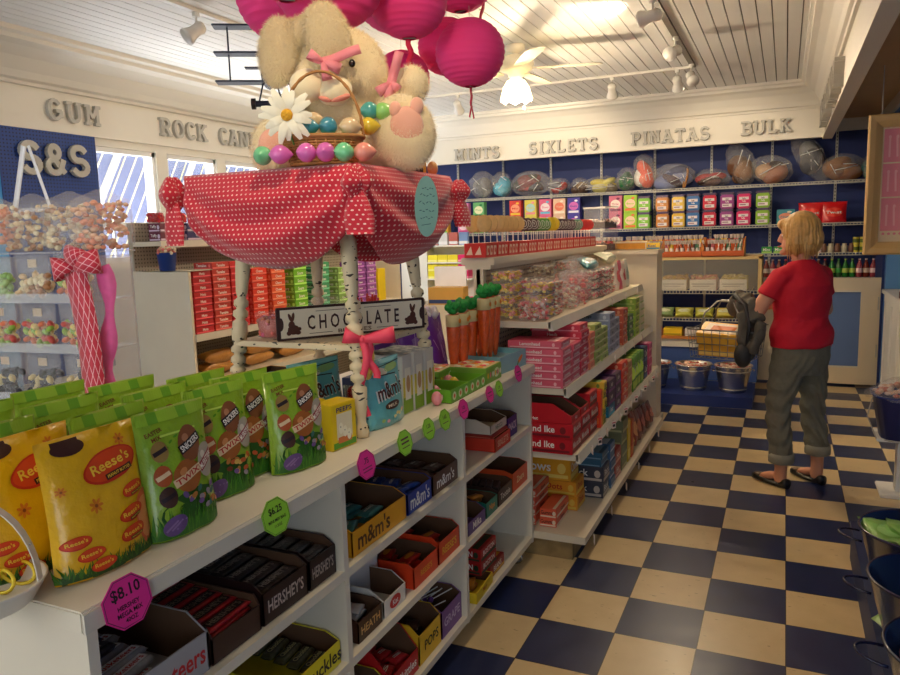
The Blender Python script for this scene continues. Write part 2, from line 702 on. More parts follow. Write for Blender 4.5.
# left wall with its row of windows
wy = [(1.20, 1.82), (1.94, 2.56), (2.68, 3.30), (3.42, 4.04), (4.16, 4.78), (4.90, 5.50)]
b = MB()
b.bx(XL - .15, YF, 0, XL, YB, 1.42, WHITE)
b.bx(XL - .15, YF, 2.33, XL, YB, 3.0, WHITE)
b.bx(XL - .15, YF, 1.42, XL, wy[0][0], 2.33, WHITE)
for i in range(len(wy) - 1):
    b.bx(XL - .15, wy[i][1], 1.42, XL, wy[i + 1][0], 2.33, WHITE)
b.bx(XL - .15, wy[-1][1], 1.42, XL, YB, 2.33, WHITE)
struct('wall_left', b)
wf = mat('window_frame_white', (240, 240, 238), .4)
glass = mat('window_glass', (235, 242, 250), .05, alpha=.12)
for i, (y0, y1) in enumerate(wy):
    b = MB()
    for (a0, c0, a1, c1) in ((y0, 1.42, y1, 1.46), (y0, 2.29, y1, 2.33), (y0, 1.42, y0 + .03, 2.33), (y1 - .03, 1.42, y1, 2.33), (y0, 1.70, y1, 1.74)):
        b.bx(XL - .07, a0, c0, XL - .02, a1, c1, wf)
    for k in range(1, 4):
        yy = y0 + (y1 - y0) * k / 4
        b.bx(XL - .06, yy - .006, 1.46, XL - .04, yy + .006, 1.70, wf)
    o = struct('window_%d' % (i + 1), b)
    MB().bx(XL - .052, y0 + .02, 1.45, XL - .048, y1 - .02, 2.30, glass).build('pane', o)

# headers with their crown mouldings (a board round the room, below the boarded ceiling)
b = MB().bx(XL, HY, HZ, HX + .06, HY + .06, CZ, WHITE)
b.bx(XL, HY - .012, HZ, HX, HY, HZ + .02, WHITE)
struct('wall_header_back', b)
b = MB().bx(HX, YF, HZ, HX + .06, HY + .06, CZ, WHITE)
struct('wall_header_right', b)
struct('wall_header_left', MB().bx(XL, YF, HZ - .02, XL + .03, HY, CZ, WHITE))


def crown(name, p0, p1, inward, size=.22, drop=.26):
    prof = [(0, 0), (.02, 0), (.025, .02), (.045, .03), (.06, .07), (.10, .14), (.15, .185), (.19, .20), (.195, .225), (.215, .235), (.22, .26), (0, .26)]
    prof = [(a * size / .22, c * drop / .26) for a, c in prof]
    vs = []
    for p in (p0, p1):
        for a, c in prof:
            vs.append((p[0] + inward[0] * a, p[1] + inward[1] * a, CZ - drop + c))
    n = len(prof)
    fs = [(i, i + 1, n + i + 1, n + i) for i in range(n - 1)]
    struct(name, MB().add(vs, fs, WHITE))


crown('trim_1', (XL + .03, HY), (HX, HY), (0, -1))
crown('trim_2', (HX, HY), (HX, YF), (-1, 0))
crown('trim_3', (XL + .03, YF), (XL + .03, HY), (1, 0), size=.42, drop=.27)
struct('trim_4', MB().bx(XR - .03, 1.2, 2.52, XR, YB, 2.62, mat('soffit_trim', (206, 200, 188), .5)).bx(HX, YB - .04, 2.50, XR, YB, 2.62, mat('soffit_trim', (206, 200, 188))))
struct('trim_5', MB().bx(HX - .012, YF, HZ - .015, HX + .075, HY + .06, HZ, mat('header_bead', (236, 228, 208), .5)))


# ------------------------------------------------------------------ slab-serif letters of the headers
def arc(cx, cy, rx, ry, a0, a1, n=14):
    return [(cx + rx * math.cos(R(a0 + (a1 - a0) * i / n)), cy + ry * math.sin(R(a0 + (a1 - a0) * i / n))) for i in range(n + 1)]


GL = {
    'A': ([[(.12, .07), (.40, .93)], [(.40, .93), (.70, .07)], [(.22, .33), (.60, .33)]], [(.12, .07), (.70, .07), (.36, .93)], .82),
    'B': ([[(.18, .07), (.18, .93)], [(.18, .93)] + arc(.42, .73, .2, .2, 90, -90) + [(.18, .53)], [(.18, .52)] + arc(.45, .29, .23, .22, 90, -90) + [(.18, .07)]], [(.14, .07), (.14, .93)], .76),
    'C': ([arc(.42, .5, .31, .43, 45, 315)], [], .78),
    'D': ([[(.18, .07), (.18, .93)], [(.18, .93)] + arc(.38, .5, .32, .43, 90, -90) + [(.18, .07)]], [(.14, .07), (.14, .93)], .80),
    'E': ([[(.18, .07), (.18, .93)], [(.1, .93), (.66, .93)], [(.18, .5), (.52, .5)], [(.1, .07), (.66, .07)], [(.66, .93), (.66, .78)], [(.66, .07), (.66, .22)]], [], .74),
    'G': ([arc(.42, .5, .31, .43, 45, 350), [(.45, .45), (.75, .45)], [(.72, .45), (.72, .15)]], [], .84),
    'H': ([[(.16, .07), (.16, .93)], [(.64, .07), (.64, .93)], [(.16, .5), (.64, .5)]], [(.16, .07), (.64, .07), (.16, .93), (.64, .93)], .82),
    'I': ([[(.25, .07), (.25, .93)]], [(.25, .07), (.25, .93)], .50),
    'K': ([[(.18, .07), (.18, .93)], [(.22, .45), (.62, .93)], [(.34, .56), (.68, .07)]], [(.18, .07), (.18, .93), (.64, .93), (.68, .07)], .86),
    'L': ([[(.18, .07), (.18, .93)], [(.1, .07), (.64, .07)], [(.64, .07), (.64, .26)]], [(.18, .93)], .72),
    'M': ([[(.16, .07), (.16, .93)], [(.16, .93), (.44, .35)], [(.44, .35), (.72, .93)], [(.72, .93), (.72, .07)]], [(.16, .07), (.72, .07), (.12, .93), (.76, .93)], .90),
    'N': ([[(.16, .07), (.16, .93)], [(.16, .93), (.66, .07)], [(.66, .07), (.66, .93)]], [(.16, .07), (.66, .93), (.12, .93)], .84),
    'O': ([arc(.42, .5, .31, .43, 0, 360, 24)], [], .84),
    'P': ([[(.18, .07), (.18, .93)], [(.18, .93)] + arc(.42, .69, .23, .24, 90, -90) + [(.18, .45)]], [(.18, .07), (.14, .93)], .74),
    'R': ([[(.18, .07), (.18, .93)], [(.18, .93)] + arc(.42, .71, .22, .22, 90, -90) + [(.18, .49)], [(.42, .49), (.68, .07)]], [(.18, .07), (.14, .93), (.70, .07)], .84),
    'S': ([arc(.37, .71, .25, .22, 30, 270, 12)[:-1] + arc(.37, .29, .27, .22, 90, -150, 12)], [], .72),
    'T': ([[(.38, .07), (.38, .93)], [(.06, .93), (.70, .93)], [(.06, .93), (.06, .74)], [(.70, .93), (.70, .74)]], [(.38, .07)], .76),
    'U': ([[(.14, .93), (.14, .35)] + arc(.40, .35, .26, .28, 180, 360) + [(.66, .93)]], [(.14, .93), (.66, .93)], .82),
    'X': ([[(.14, .07), (.64, .93)], [(.14, .93), (.64, .07)]], [(.14, .07), (.64, .93), (.14, .93), (.64, .07)], .78),
    'Y': ([[(.12, .93), (.38, .48)], [(.66, .93), (.38, .48)], [(.38, .48), (.38, .07)]], [(.12, .93), (.66, .93), (.38, .07)], .78),
    '&': ([arc(.40, .74, .17, .19, -60, 240, 14) + [(.70, .10)], [(.46, .52)] + arc(.36, .28, .24, .22, 100, 330, 14) + [(.68, .46)]], [], .84),
}


def letter_geo(ch, h, t=.17, dep=.03, serif=True):
    strokes, serifs, w = GL[ch]
    b = MB()
    nn = 0
    for st in strokes:
        for i in range(len(st) - 1):
            nn += 1
            (x0, z0), (x1, z1) = st[i], st[i + 1]
            L = math.hypot(x1 - x0, z1 - z0)
            if L < 1e-5:
                continue
            dx, dz = (x1 - x0) / L, (z1 - z0) / L
            e = t * .28 if len(st) > 2 else 0.0
            px, pz = -dz * t / 2, dx * t / 2
            a, c = (x0 - dx * e, z0 - dz * e), (x1 + dx * e, z1 + dz * e)
            q = [(a[0] + px, a[1] + pz), (a[0] - px, a[1] - pz), (c[0] - px, c[1] - pz), (c[0] + px, c[1] + pz)]
            b.prism([(u * h, v * h) for u, v in q], -dep - nn * .0003, 0, GREYL)
    if serif:
        for (sx, sz) in serifs:
            nn += 1
            b.bx((sx - .16) * h, -dep - nn * .0003, (sz - .07) * h, (sx + .16) * h, 0, (sz + .07) * h, GREYL)
    return b, w * h


def word(s, start, step, h, rz, what, where, t=.17, dep=.03, serif=True, tilt=0.0, spread=1.0):
    """raised letters along a header: each letter is a thing of its own"""
    p = Vector(start)
    d = Vector(step).normalized()
    seen = {}
    for i, ch in enumerate(s):
        if ch == ' ':
            p = p + d * h * .75
            continue
        g, w = letter_geo(ch, h, t, dep, serif)
        nm = 'ampersand_sign' if ch == '&' else 'sign_letter'
        o = g.build(nm)
        o.location = p
        o.rotation_euler = (0, 0, rz)
        seen[ch] = seen.get(ch, 0) + 1
        which = ''
        if s.count(ch) > 1:
            which = ('first ' if seen[ch] == 1 else 'second ' if seen[ch] == 2 else 'third ')
        nmch = 'ampersand' if ch == '&' else 'letter ' + ch
        tag(o, ('grey raised %s%s of the word %s %s' % (which, nmch, what, where)), 'letter', 'letters of ' + what)
        p = p + d * w * spread


word('GUM', (XL + .03, .78, 2.47), (0, 1, 0), .15, PI / 2, 'GUM', 'on left header', spread=1.28)
word('ROCK', (XL + .03, 1.84, 2.47), (0, 1, 0), .15, PI / 2, 'ROCK', 'on left header', spread=1.18)
word('CANDY', (XL + .03, 2.56, 2.47), (0, 1, 0), .15, PI / 2, 'CANDY', 'on left header', spread=1.18)
word('MINTS', (-3.69, HY - .012, 2.44), (1, 0, 0), .135, 0, 'MINTS', 'on back header', spread=1.17)
word('SIXLETS', (-2.76, HY - .012, 2.45), (1, 0, 0), .135, 0, 'SIXLETS', 'on back header', spread=1.22)
word('PINATAS', (-1.60, HY - .012, 2.465), (1, 0, 0), .135, 0, 'PINATAS', 'on back header', spread=1.17)
word('BULK', (-.49, HY - .012, 2.48), (1, 0, 0), .135, 0, 'BULK', 'on back header', spread=1.14)
word('HARD', (HX, 4.85, 2.45), (0, -1, 0), .18, -PI / 2, 'on the', 'right header nearer corner', spread=1.6, dep=.06)
word('CANDY', (HX, 3.65, 2.45), (0, -1, 0), .18, -PI / 2, 'nearest on the', 'right header', spread=1.6, dep=.06)

# navy pegboard with S & S
peg = struct('wall_pegboard', MB().bx(XL + .0, .40, .6, XL + .025, 1.19, 2.40, pegboard_mat('navy_pegboard', (30, 66, 140), (12, 26, 70))))
struct('wall_panel_left', MB().bx(XL, -1.4, .2, XL + .018, .40, 2.39, mat('light_blue_wall', (70, 160, 222), .6, noise=.05, nscale=5)))
word('S', (XL + .03, .53, 2.075), (0, 1, 0), .225, PI / 2, 'S and S', 'left one on pegboard', t=.19, serif=False)
word('&', (XL + .03, .715, 2.08), (0, 1, 0), .215, PI / 2, 'S and S', 'on pegboard', t=.19, serif=False)
word('S', (XL + .03, .925, 2.08), (0, 1, 0), .225, PI / 2, 'S and S', 'right one on pegboard', t=.19, serif=False)
o = empty('light_switch', (XL + .02, .36, 1.80), PI / 2, 'cream double light switch plate on the light blue wall', 'switch')
MB().rbx(-.06, -.008, -.06, .06, 0, .06, mat('cream_plate', (230, 222, 200), .4)).build('plate', o)
for s in (-1, 1):
    MB().bx(s * .025 - .006, -.016, -.012, s * .025 + .006, -.008, .012, WHITE).build('toggle', o)

# what stands outside the left windows: a blue-grey house front with a slanted batten screen
o = empty('neighbouring_building', (-7.4, 3.5, 0), 0, 'blue-grey building front with slanted cream battens outside the left windows', 'building')
MB().bx(-.2, -5, 0, 0, 14, 6.2, mat('outside_blue', (84, 92, 134), .7, noise=.12, nscale=2)).build('wall', o)
b = MB()
for k in range(120):
    y0 = -7.4 + k * .165
    b.tube([(.12, y0, .4), (.12, y0 + 2.4, 4.6)], .012, mat('cream_batten', (214, 200, 150), .5), n=4)
b.build('batten_screen', o)
b = MB()
for y0 in (-4.9, -3.7, -2.5, -1.3, -.1, 1.1, 2.3, 3.5, 4.7, 5.9):
    b.tube([(.2, y0, .4), (.2, y0 + 2.5, 4.8)], .05, mat('brace_white', (200, 200, 204), .6), n=4)
b.build('white_brace', o)
struct('ground_outside', MB().bx(-14, -12, -.12, -6.0, 14, -.02, mat('paving', (150, 148, 142), .9, noise=.1, nscale=3)))

# ------------------------------------------------------------------ ceiling fan
o = empty('ceiling_fan', (-1.93, 2.45, CZ), 0, 'white ceiling fan with a lit frilled glass shade', 'fan')
fw_ = mat('fan_white', (236, 226, 200), .35)
MB().lathe([(.0, 0), (.075, 0), (.07, -.035), (.03, -.05), (.02, -.06), (.02, -.07)], fw_).build('canopy', o)
MB().lathe([(.02, -.06), (.06, -.07), (.13, -.10), (.14, -.14), (.12, -.18), (.06, -.20), (.05, -.23), (.03, -.25), (.0, -.25)], fw_, 24).build('motor_housing', o)
for k in range(5):
    a = R(14 + 72 * k)
    M = Matrix.Rotation(a, 4, 'Z')
    pr = [(.16, -.05), (.30, -.065), (.58, -.07), (.62, -.05), (.64, 0), (.62, .05), (.58, .07), (.30, .065), (.16, .05)]
    vs = [(x_, y_, -.168 + y_ * .12 + z_) for z_ in (0, -.007) for x_, y_ in pr]
    n = len(pr)
    bl = MB().add(vs, [tuple(range(n)), tuple(range(2 * n - 1, n - 1, -1))] + [(i, n + i, n + (i + 1) % n, (i + 1) % n) for i in range(n)], fw_, M=M).build('blade', o)
    MB().bx(.10, -.015, -.172, .22, .015, -.163, GREYL, M).build('blade_iron', bl)
sh = MB()
pr = [(.035, -.24), (.07, -.26), (.10, -.31), (.115, -.37), (.12, -.40)]
n = 32
vs = []
for (r_, z_) in pr:
    for i in range(n):
        a = 2 * PI * i / n
        rr = r_ * (1 + .06 * math.cos(8 * a) * (abs(z_) - .24) / .16)
        vs.append((rr * math.cos(a), rr * math.sin(a), z_ + .012 * math.cos(8 * a) * (abs(z_) - .24) / .16))
sh.add(vs, [(k * n + i, k * n + (i + 1) % n, (k + 1) * n + (i + 1) % n, (k + 1) * n + i) for k in range(len(pr) - 1) for i in range(n)],
       mat('lit_glass_shade', (255, 244, 214), .3, emit=(255, 226, 160), es=7.0), True)
sh.build('glass_shade', o)
MB().ell((0, 0, -.34), (.045, .045, .055), mat('bulb_glow', (255, 240, 200), .3, emit=(255, 225, 160), es=30)).build('bulb', o)
MB().tube([(.05, .05, -.25), (.05, .05, -.44)], .002, GREYL, 4).ell((.05, .05, -.45), .010, WHITE, 6, 5).build('pull_chain', o)
point('fan_lamp', (-1.93, 2.45, CZ - .50), 60, WARM, .08)

# ------------------------------------------------------------------ track lights
TR = mat('track_white', (222, 218, 208), .4)
GLOW = mat('spot_glow', (255, 236, 190), .3, emit=(255, 220, 150), es=40)
o = MB().bx(-.835, -2.6, CZ - .02, -.795, 3.90, CZ, mat('track_dark', (120, 112, 100), .5)).build('light_track')  # run on towards the camera to carry the added rabbit spotlight
tag(o, 'long ceiling light track running from front to back near right header', 'light track', 'light tracks')
o = MB().bx(-3.6, 3.90, CZ - .02, -.795, 3.94, CZ, TR).build('light_track')
tag(o, 'ceiling light track running across behind the fan', 'light track', 'light tracks')
o = MB().bx(-3.34, -1.2, CZ - .02, -3.30, 2.2, CZ, TR).build('light_track')
tag(o, 'ceiling light track on the left, towards the windows', 'light track', 'light tracks')


def track_head(loc, target, lit, label, power=0, ang=75):
    o = empty('track_light', loc, 0, label, 'spotlight', 'track light heads')
    t = (Vector(target) - Vector(loc)).normalized()
    MB().cyl((0, 0, 0), (0, 0, -.025), .022, TR, 10).cyl((0, 0, -.02), (0, 0, -.07), .007, TR, 8).build('stem', o)
    q = t.to_track_quat('Z', 'Y').to_matrix().to_4x4()
    T = Matrix.Translation((0, 0, -.10)) @ q
    MB().lathe([(.0, -.05), (.03, -.048), (.04, -.03), (.036, 0), (.038, .03), (.052, .07), (.052, .085)], TR, 16, T).build('lamp_head', o)
    MB().lathe([(.0, .062), (.03, .068), (.046, .078), (.046, .080)], GLOW if lit else mat('spot_off', (240, 240, 235), .3), 16, T).build('bulb', o)
    if power:
        L = Vector(loc) + Vector((0, 0, -.10)) + t * .10
        spot('spot_' + label[:12], L, target, power, WARM, ang)
    return o


track_head((-.815, 1.75, CZ - .02), (-1.5, 2.0, 2.9), True, 'lit white spotlight aimed up at the ceiling on the right track', 26, 95)
track_head((-.815, 2.75, CZ - .02), (-1.5, 1.2, 2.25), True, 'lit white spotlight in the middle of the right track', 22, 90)
track_head((-.815, 3.75, CZ - .02), (-.25, 2.3, 1.7), True, 'lit white spotlight at the far end of the right track', 45, 85)
track_head((-.95, 3.92, CZ - .02), (-.9, 5.2, 1.7), False, 'unlit white spotlight on the cross track beside the corner')
track_head((-1.52, 3.92, CZ - .02), (-1.7, 5.2, 1.8), False, 'unlit white spotlight on the cross track right of fan')
track_head((-3.05, 3.92, CZ - .02), (-3.2, 5.2, 1.9), False, 'small white spotlight on the cross track left of fan')
track_head((-3.32, .62, CZ - .02), (-4.0, -.6, 1.9), False, 'unlit white spotlight on the left track above the bunny', )
track_head((-.815, .45, CZ - .02), (-.2, 1.6, .3), True, 'lit white spotlight on right track above the aisle', 15, 95)
spot('spot_wall_right', (-.815, 3.85, CZ - .14), (-.6, 5.6, 1.6), 34, WARM, 85)
spot('spot_back_wall', (-2.4, 3.9, CZ - .14), (-2.6, 5.7, 1.9), 40, WARM, 95)
track_head((-.815, -1.75, CZ - .02), (-1.45, -.85, 1.9), True, 'lit white spotlight nearest the camera, over the counter end', 27, 110)  # added lamp out of view, warm front light for rabbit and lanterns
spot('spot_counter', (-.815, -.5, CZ - .14), (-1.4, -1.0, 1.0), 14, WARM, 80)

# ================================================================== FIXTURES
# near counter: three bays of two shelves, on casters
CX, CT = -1.11, .955
o = empty('display_counter', (-1.47, -.98, 0), 0, 'long white candy counter with open shelf bays facing the aisle', 'counter')


def part(name, mb, parent, mtx=None):
    ob = mb.build(name, parent)
    return ob


ox, oy = 1.47, .98
b = MB().rbx(-1.86 + ox, -2.215 + oy, .915, CX + .012 + ox, .235 + oy, CT, LAMI, .003)
b.bx(CX + .0121 + ox, -2.213 + oy, .915, CX + .016 + ox, .233 + oy, .950, EDGE)
b.build('countertop', o)
for k, y in enumerate((-2.2, -1.41, -.59, .205)):
    MB().bx(-1.84 + ox, y + oy, .085, CX + ox, y + .022 + oy, .915, LAMI).build('upright', o)
for z in (.64, .375, .09):
    MB().bx(-1.82 + ox, -2.178 + oy, z, CX + ox, -1.41 + oy, z + .025, LAMI).build('shelf', o)
    MB().bx(-1.82 + ox, -1.388 + oy, z, CX + ox, -.59 + oy, z + .025, LAMI).build('shelf', o)
    MB().bx(-1.82 + ox, -.568 + oy, z, CX + ox, .205 + oy, z + .025, LAMI).build('shelf', o)
MB().bx(-1.84 + ox, -2.178 + oy, .085, -1.82 + ox, .205 + oy, .915, LAMI).build('back_panel', o)
for (x, y) in ((-1.17, -2.05), (-1.17, -1.0), (-1.17, .1), (-1.78, -2.05), (-1.78, .1)):
    c = MB().tube([(x + ox + .03 * math.cos(a), y + oy + .035 + .03 * math.sin(a) * 0, .033 + .026 * math.sin(a)) for a in [2 * PI * i / 14 for i in range(14)]], .006, STEEL, 6, True)
    c.cyl((x + ox, y + oy + .022, .033), (x + ox, y + oy + .048, .033), .026, CLEAR, 14)
    c.bx(x + ox - .02, y + oy + .0, .062, x + ox + .02, y + oy + .06, .085, STEEL)
    c.build('caster', o)

# gondola shelving beyond the counter
PEGW = pegboard_mat('cream_pegboard', (222, 206, 176), (96, 84, 68))
GW = mat('gondola_cream', (224, 212, 188), .45, noise=.06, nscale=6)
o = empty('gondola_shelf', (-1.13, 1.43, 0), 0, 'cream gondola shelving unit stocked with candy cartons along the aisle', 'shelving')
gx, gy = 1.13, -1.43
MB().bx(-1.385 + gx, .25 + gy, .12, -1.365 + gx, 2.62 + gy, 1.40, PEGW).build('back_panel', o)
for y in (.25, 1.42, 2.60):
    MB().bx(-1.40 + gx, y + gy, .0, -1.35 + gx, y + .035 + gy, 1.42, GW).build('post', o)
MB().rbx(-1.46 + gx, .240 + gy, 1.415, -1.29 + gx, 2.66 + gy, 1.45, GW, .004).bx(-1.44 + gx, .245 + gy, 1.395, -1.31 + gx, 2.65 + gy, 1.415, GW).build('top_cap', o)
# base deck and kick
MB().bx(-1.35 + gx, .245 + gy, .095, -.862 + gx, 2.65 + gy, .13, GW).build('base_deck', o)
b = MB().bx(-1.34 + gx, .27 + gy, .0, -.93 + gx, .28 + gy, .095, mat('worn_kick', (146, 122, 80), .8, noise=.5, nscale=18))
b.bx(-.955 + gx, .275 + gy, 0, -.93 + gx, 2.6 + gy, .095, mat('worn_kick', (146, 122, 80)))
b.build('kick_plate', o)
LEV = [(.50, -.895), (.81, -.95), (1.12, -1.02)]
for z, xf in LEV:
    for (ya, yb) in ((.245, 1.43), (1.435, 2.64)):
        s_ = MB().bx(-1.36 + gx, ya + gy, z, xf + gx, yb + gy, z + .03, GW)
        s_.build('shelf', o)
        b = MB()
        b.add([(xf + gx, ya + gy, z + .034), (xf + gx, yb + gy, z + .034), (xf + gx + .012, yb + gy, z - .012), (xf + gx + .012, ya + gy, z - .012),
               (xf + gx - .01, ya + gy, z + .03), (xf + gx - .01, yb + gy, z + .03), (xf + gx - .01, yb + gy, z - .01), (xf + gx - .01, ya + gy, z - .01)],
              [(0, 1, 5, 4), (0, 3, 2, 1), (2, 3, 7, 6), (0, 4, 7, 3), (1, 2, 6, 5)], EDGE)
        b.build('price_channel', o)
# end unit behind the gondola
o = empty('end_cabinet', (-1.35, 2.85, 0), 0, 'cream end cabinet with a trough of yellow candy on top, beyond the gondola', 'cabinet')
MB().bx(-.45, -.16, 0, .43, .10, 1.375, GW).build('body', o)
MB().bx(-.47, -.18, 1.375, .44, .12, 1.405, GW).build('top', o)
MB().bx(.435, -.16, .0, .45, .10, .10, EDGE).build('base_trim', o)

# small price flags clipped to the gondola shelf edges
FLAG = col(240, 225, 215, 'ink')


def flag(cr):
    def mk():
        b = MB()
        b.bx(-.016, -.004, -.022, .016, -.002, .022, FLAG)
        b.bx(-.014, -.0046, .008, .014, -.004, .014, cr)
        b.bx(-.010, -.0046, -.012, .010, -.004, .002, col(60, 50, 50, 'ink'))
        b.bx(-.004, -.002, .014, .004, .004, .026, CLEAR)
        return b.build('price_flag')
    return mk


for k in range(13):
    y = .45 + k * .168
    place('flagA', flag(col(210, 90, 100, 'ink')), (-.88, y, .50), PI / 2 + .5 * (-1) ** k, 'small white price flag on the third gondola shelf edge, ' + OW[k] + ' from near', 'price tag', 'price flags on the lower gondola shelf')
for k in range(6):
    y = .35 + k * .40
    place('flagA', None, (-.848, y, .085), PI / 2 + .4, 'small white price flag on the gondola bottom deck edge, ' + OW[k] + ' from near', 'price tag', 'price flags on the bottom gondola deck')
for k in range(4):
    place('flagR', flag(col(200, 40, 60, 'ink')), (-.935, 1.25 + k * .30, .815), PI / 2 + .3, 'small red and white price flag on the second gondola shelf, ' + OW[k] + ' from near', 'price tag', 'price flags on the upper middle shelf')
for k in range(3):
    place('flagR', None, (-1.005, 1.5 + k * .42, 1.125), PI / 2 + .3, 'small red and white price flag on the top gondola shelf, ' + OW[k] + ' from near', 'price tag', 'price flags on the top gondola shelf')


# ------------------------------------------------------------------ packaging builders (front looks towards local -Y)
def carton(w, d, h, c, c2=None, text='', tc=INKW, stripe=True, name='candy_carton', endtext=True, side=None):
    """closed candy box: width w (X), depth d (Y), height h; lettering on front and on the end faces"""
    def mk():
        b = MB()
        m = col(*c)
        m2 = col(*(c2 or c), 'ink')
        b.rbx(-w / 2, -d / 2, 0, w / 2, d / 2, h, m, .002)
        f = -d / 2 - .0006
        if stripe:
            b.bx(-w / 2 * .96, f, h * .08, w / 2 * .96, f + .0004, h * .30, m2)
            b.bx(-w / 2 * .9, -d / 2 * .8, h, w / 2 * .9, -d / 2 * .45, h + .0005, m2)
        if text:
            tw = min(w * .8, text_geo(text)[2] / text_geo(text)[3] * h * .42)
            b.txt(text, 0, h * .58, h * .42, tc, y=f - .0004, w=tw)
        if endtext:
            M = Matrix.Rotation(-PI / 2, 4, 'Z')      # a -Y face turned to -X
            M2 = Matrix.Rotation(PI / 2, 4, 'Z')
            for MM in (M, M2):
                b.bx(-d / 2 * .92, -w / 2 - .0006, h * .10, d / 2 * .92, -w / 2 - .0002, h * .26, m2, MM)
                if text:
                    b.txt(text, -d * .08, h * .60, h * .44, tc, y=-w / 2 - .0008, w=min(d * .7, text_geo(text)[2] / text_geo(text)[3] * h * .44), M=MM)
                    b.oval(d * .36, h * .55, h * .2, h * .25, m2, y=-w / 2 - .0008, M=MM, n=12, rings=1)
        return b.build(name)
    return mk


def stack(key, mk, x, y, z, n, h, label, group, rz=PI / 2, jit=.004, cat='candy box'):
    """a pile of equal boxes, every box its own thing"""
    for k in range(n):
        pos = ORD[n - 1 - k] if n - 1 - k < 9 else 'lowest'
        if k == 0 and n > 1:
            pos = 'lowest'
        lab = ('%s, %s of its stack' % (label, pos)) if n > 1 else label
        place(key, mk, (x + random.uniform(-jit, jit), y + random.uniform(-jit, jit) * .5, z + k * (h + .0008)), rz + random.uniform(-.012, .012), lab, cat, group)


def tray(w, d, hf, hb, c, text='', tc=INKW, n=6, bar=None, barc=(40, 24, 20), name='candy_tray', th=None, tcut=.35, item=None, txtx=0.0, back=None, tfont=.5):
    """open display carton: low cut front, side walls sloping up to the back; returns thing with children"""
    def mk():
        o = empty(name)
        m, inn = col(*c), KRAFT
        t = .004
        b = MB()
        # floor and walls with cut-down front
        b.bx(-w / 2, -d / 2, 0, w / 2, d / 2, t, m)
        b.bx(-w / 2, -d / 2, t, w / 2, -d / 2 + t, hf, m)
        b.bx(-w / 2, d / 2 - t, t, w / 2, d / 2, hb, m)
        for s in (-1, 1):
            x0 = s * w / 2 - (t if s > 0 else 0)
            poly = [(-d / 2, t), (d / 2, t), (d / 2, hb), (-d / 2 * (1 - 2 * tcut), hb), (-d / 2, hf)]
            vs = [(x0, p[0], p[1]) for p in poly] + [(x0 + t, p[0], p[1]) for p in poly]
            k = len(poly)
            b.add(vs, [tuple(range(k)), tuple(range(2 * k - 1, k - 1, -1))] + [(i, k + i, k + (i + 1) % k, (i + 1) % k) for i in range(k)], m)
            # raw board inside
            xi = x0 + (t + .0005 if s < 0 else -.0005)
            b.add([(xi, p[0], p[1] - .001) for p in poly], [tuple(range(k))], inn)
        b.bx(-w / 2 + t, d / 2 - t - .0008, t, w / 2 - t, d / 2 - t - .0004, hb - .001, inn)
        b.bx(-w / 2 + t, -d / 2 + t + .0004, t, w / 2 - t, -d / 2 + t + .0008, hf - .001, inn)
        if text:
            tg = text_geo(text)
            hh = hf * tfont
            b.txt(text, txtx * w, hf * .52, hh, tc, y=-d / 2 - .0008, w=min(w * .8, tg[2] / tg[3] * hh))
            M = Matrix.Rotation(-PI / 2, 4, 'Z')
            b.txt(text, -d * .1, hf * .5, hh * .9, tc, y=-w / 2 - .0008, w=min(d * .6, tg[2] / tg[3] * hh * .9), M=M)
        b.build('box', o)
        return o
    return mk


def bar_maker(L, w, h, c, band=None, text='', tc=INKW, name='chocolate_bar'):
    """wrapped bar lying along local X, crimped ends, lettering on top"""
    def mk():
        b = MB()
        m = col(*c, 'foil')
        xs = [(-.5, .02), (-.47, .02), (-.455, .7), (-.40, 1), (0, 1.05), (.40, 1), (.455, .7), (.47, .02), (.5, .02)]
        vs = []
        n = 10
        for (u, s) in xs:
            for i in range(n):
                a = 2 * PI * i / n
                ca, sa = math.cos(a), math.sin(a)
                q = .6
                yy = w / 2 * math.copysign(abs(ca) ** q, ca) * (1 if s > .1 else 1.0)
                zz = h / 2 + h / 2 * math.copysign(abs(sa) ** q, sa) * s
                vs.append((u * L, yy, zz))
        N = len(xs)
        fs = [(k * n + i, k * n + (i + 1) % n, (k + 1) * n + (i + 1) % n, (k + 1) * n + i) for k in range(N - 1) for i in range(n)]
        fs += [tuple(range(n - 1, -1, -1)), tuple(range((N - 1) * n, N * n))]
        b.add(vs, fs, m, True)
        top = Matrix.Rotation(-PI / 2, 4, 'X')       # XZ face laid flat
        T = Matrix(((1, 0, 0, 0), (0, 0, 1, 0), (0, -1, 0, h * 1.03 + .001), (0, 0, 0, 1)))
        if band:
            b.rect(0, 0, L * .78, w * .62, col(*band, 'ink'), y=.0004, M=T)
        if text:
            b.txt(text, 0, 0, w * .42, tc, y=-.0006, w=L * .70, M=T)
        return b.build(name)
    return mk


# ------------------------------------------------------------------ open cartons in the counter bays
S1, S2, S3 = .667, .402, .117


NTH = ['first', 'second', 'third', 'fourth', 'fifth', 'sixth', 'seventh', 'eighth']
LAY = {1: ['only'], 2: ['lower', 'upper'], 3: ['bottom', 'middle', 'top']}


def fill(key, mk, x0, y0, z0, nx, ny, dx, dy, rz, label, cat, group, rows=1, dz=.02, jit=.004, slope=0.0):
    for r in range(rows):
        for i in range(nx):
            for j in range(ny):
                place(key, mk, (x0 + i * dx + random.uniform(-jit, jit), y0 + j * dy + random.uniform(-jit, jit), z0 + r * dz + slope * i),
                      rz + random.uniform(-.05, .05), label, cat, group, tilt=(random.uniform(-.04, .04), random.uniform(-.03, .03)))


FX = -1.13                       # plane of the carton fronts
BOX = []


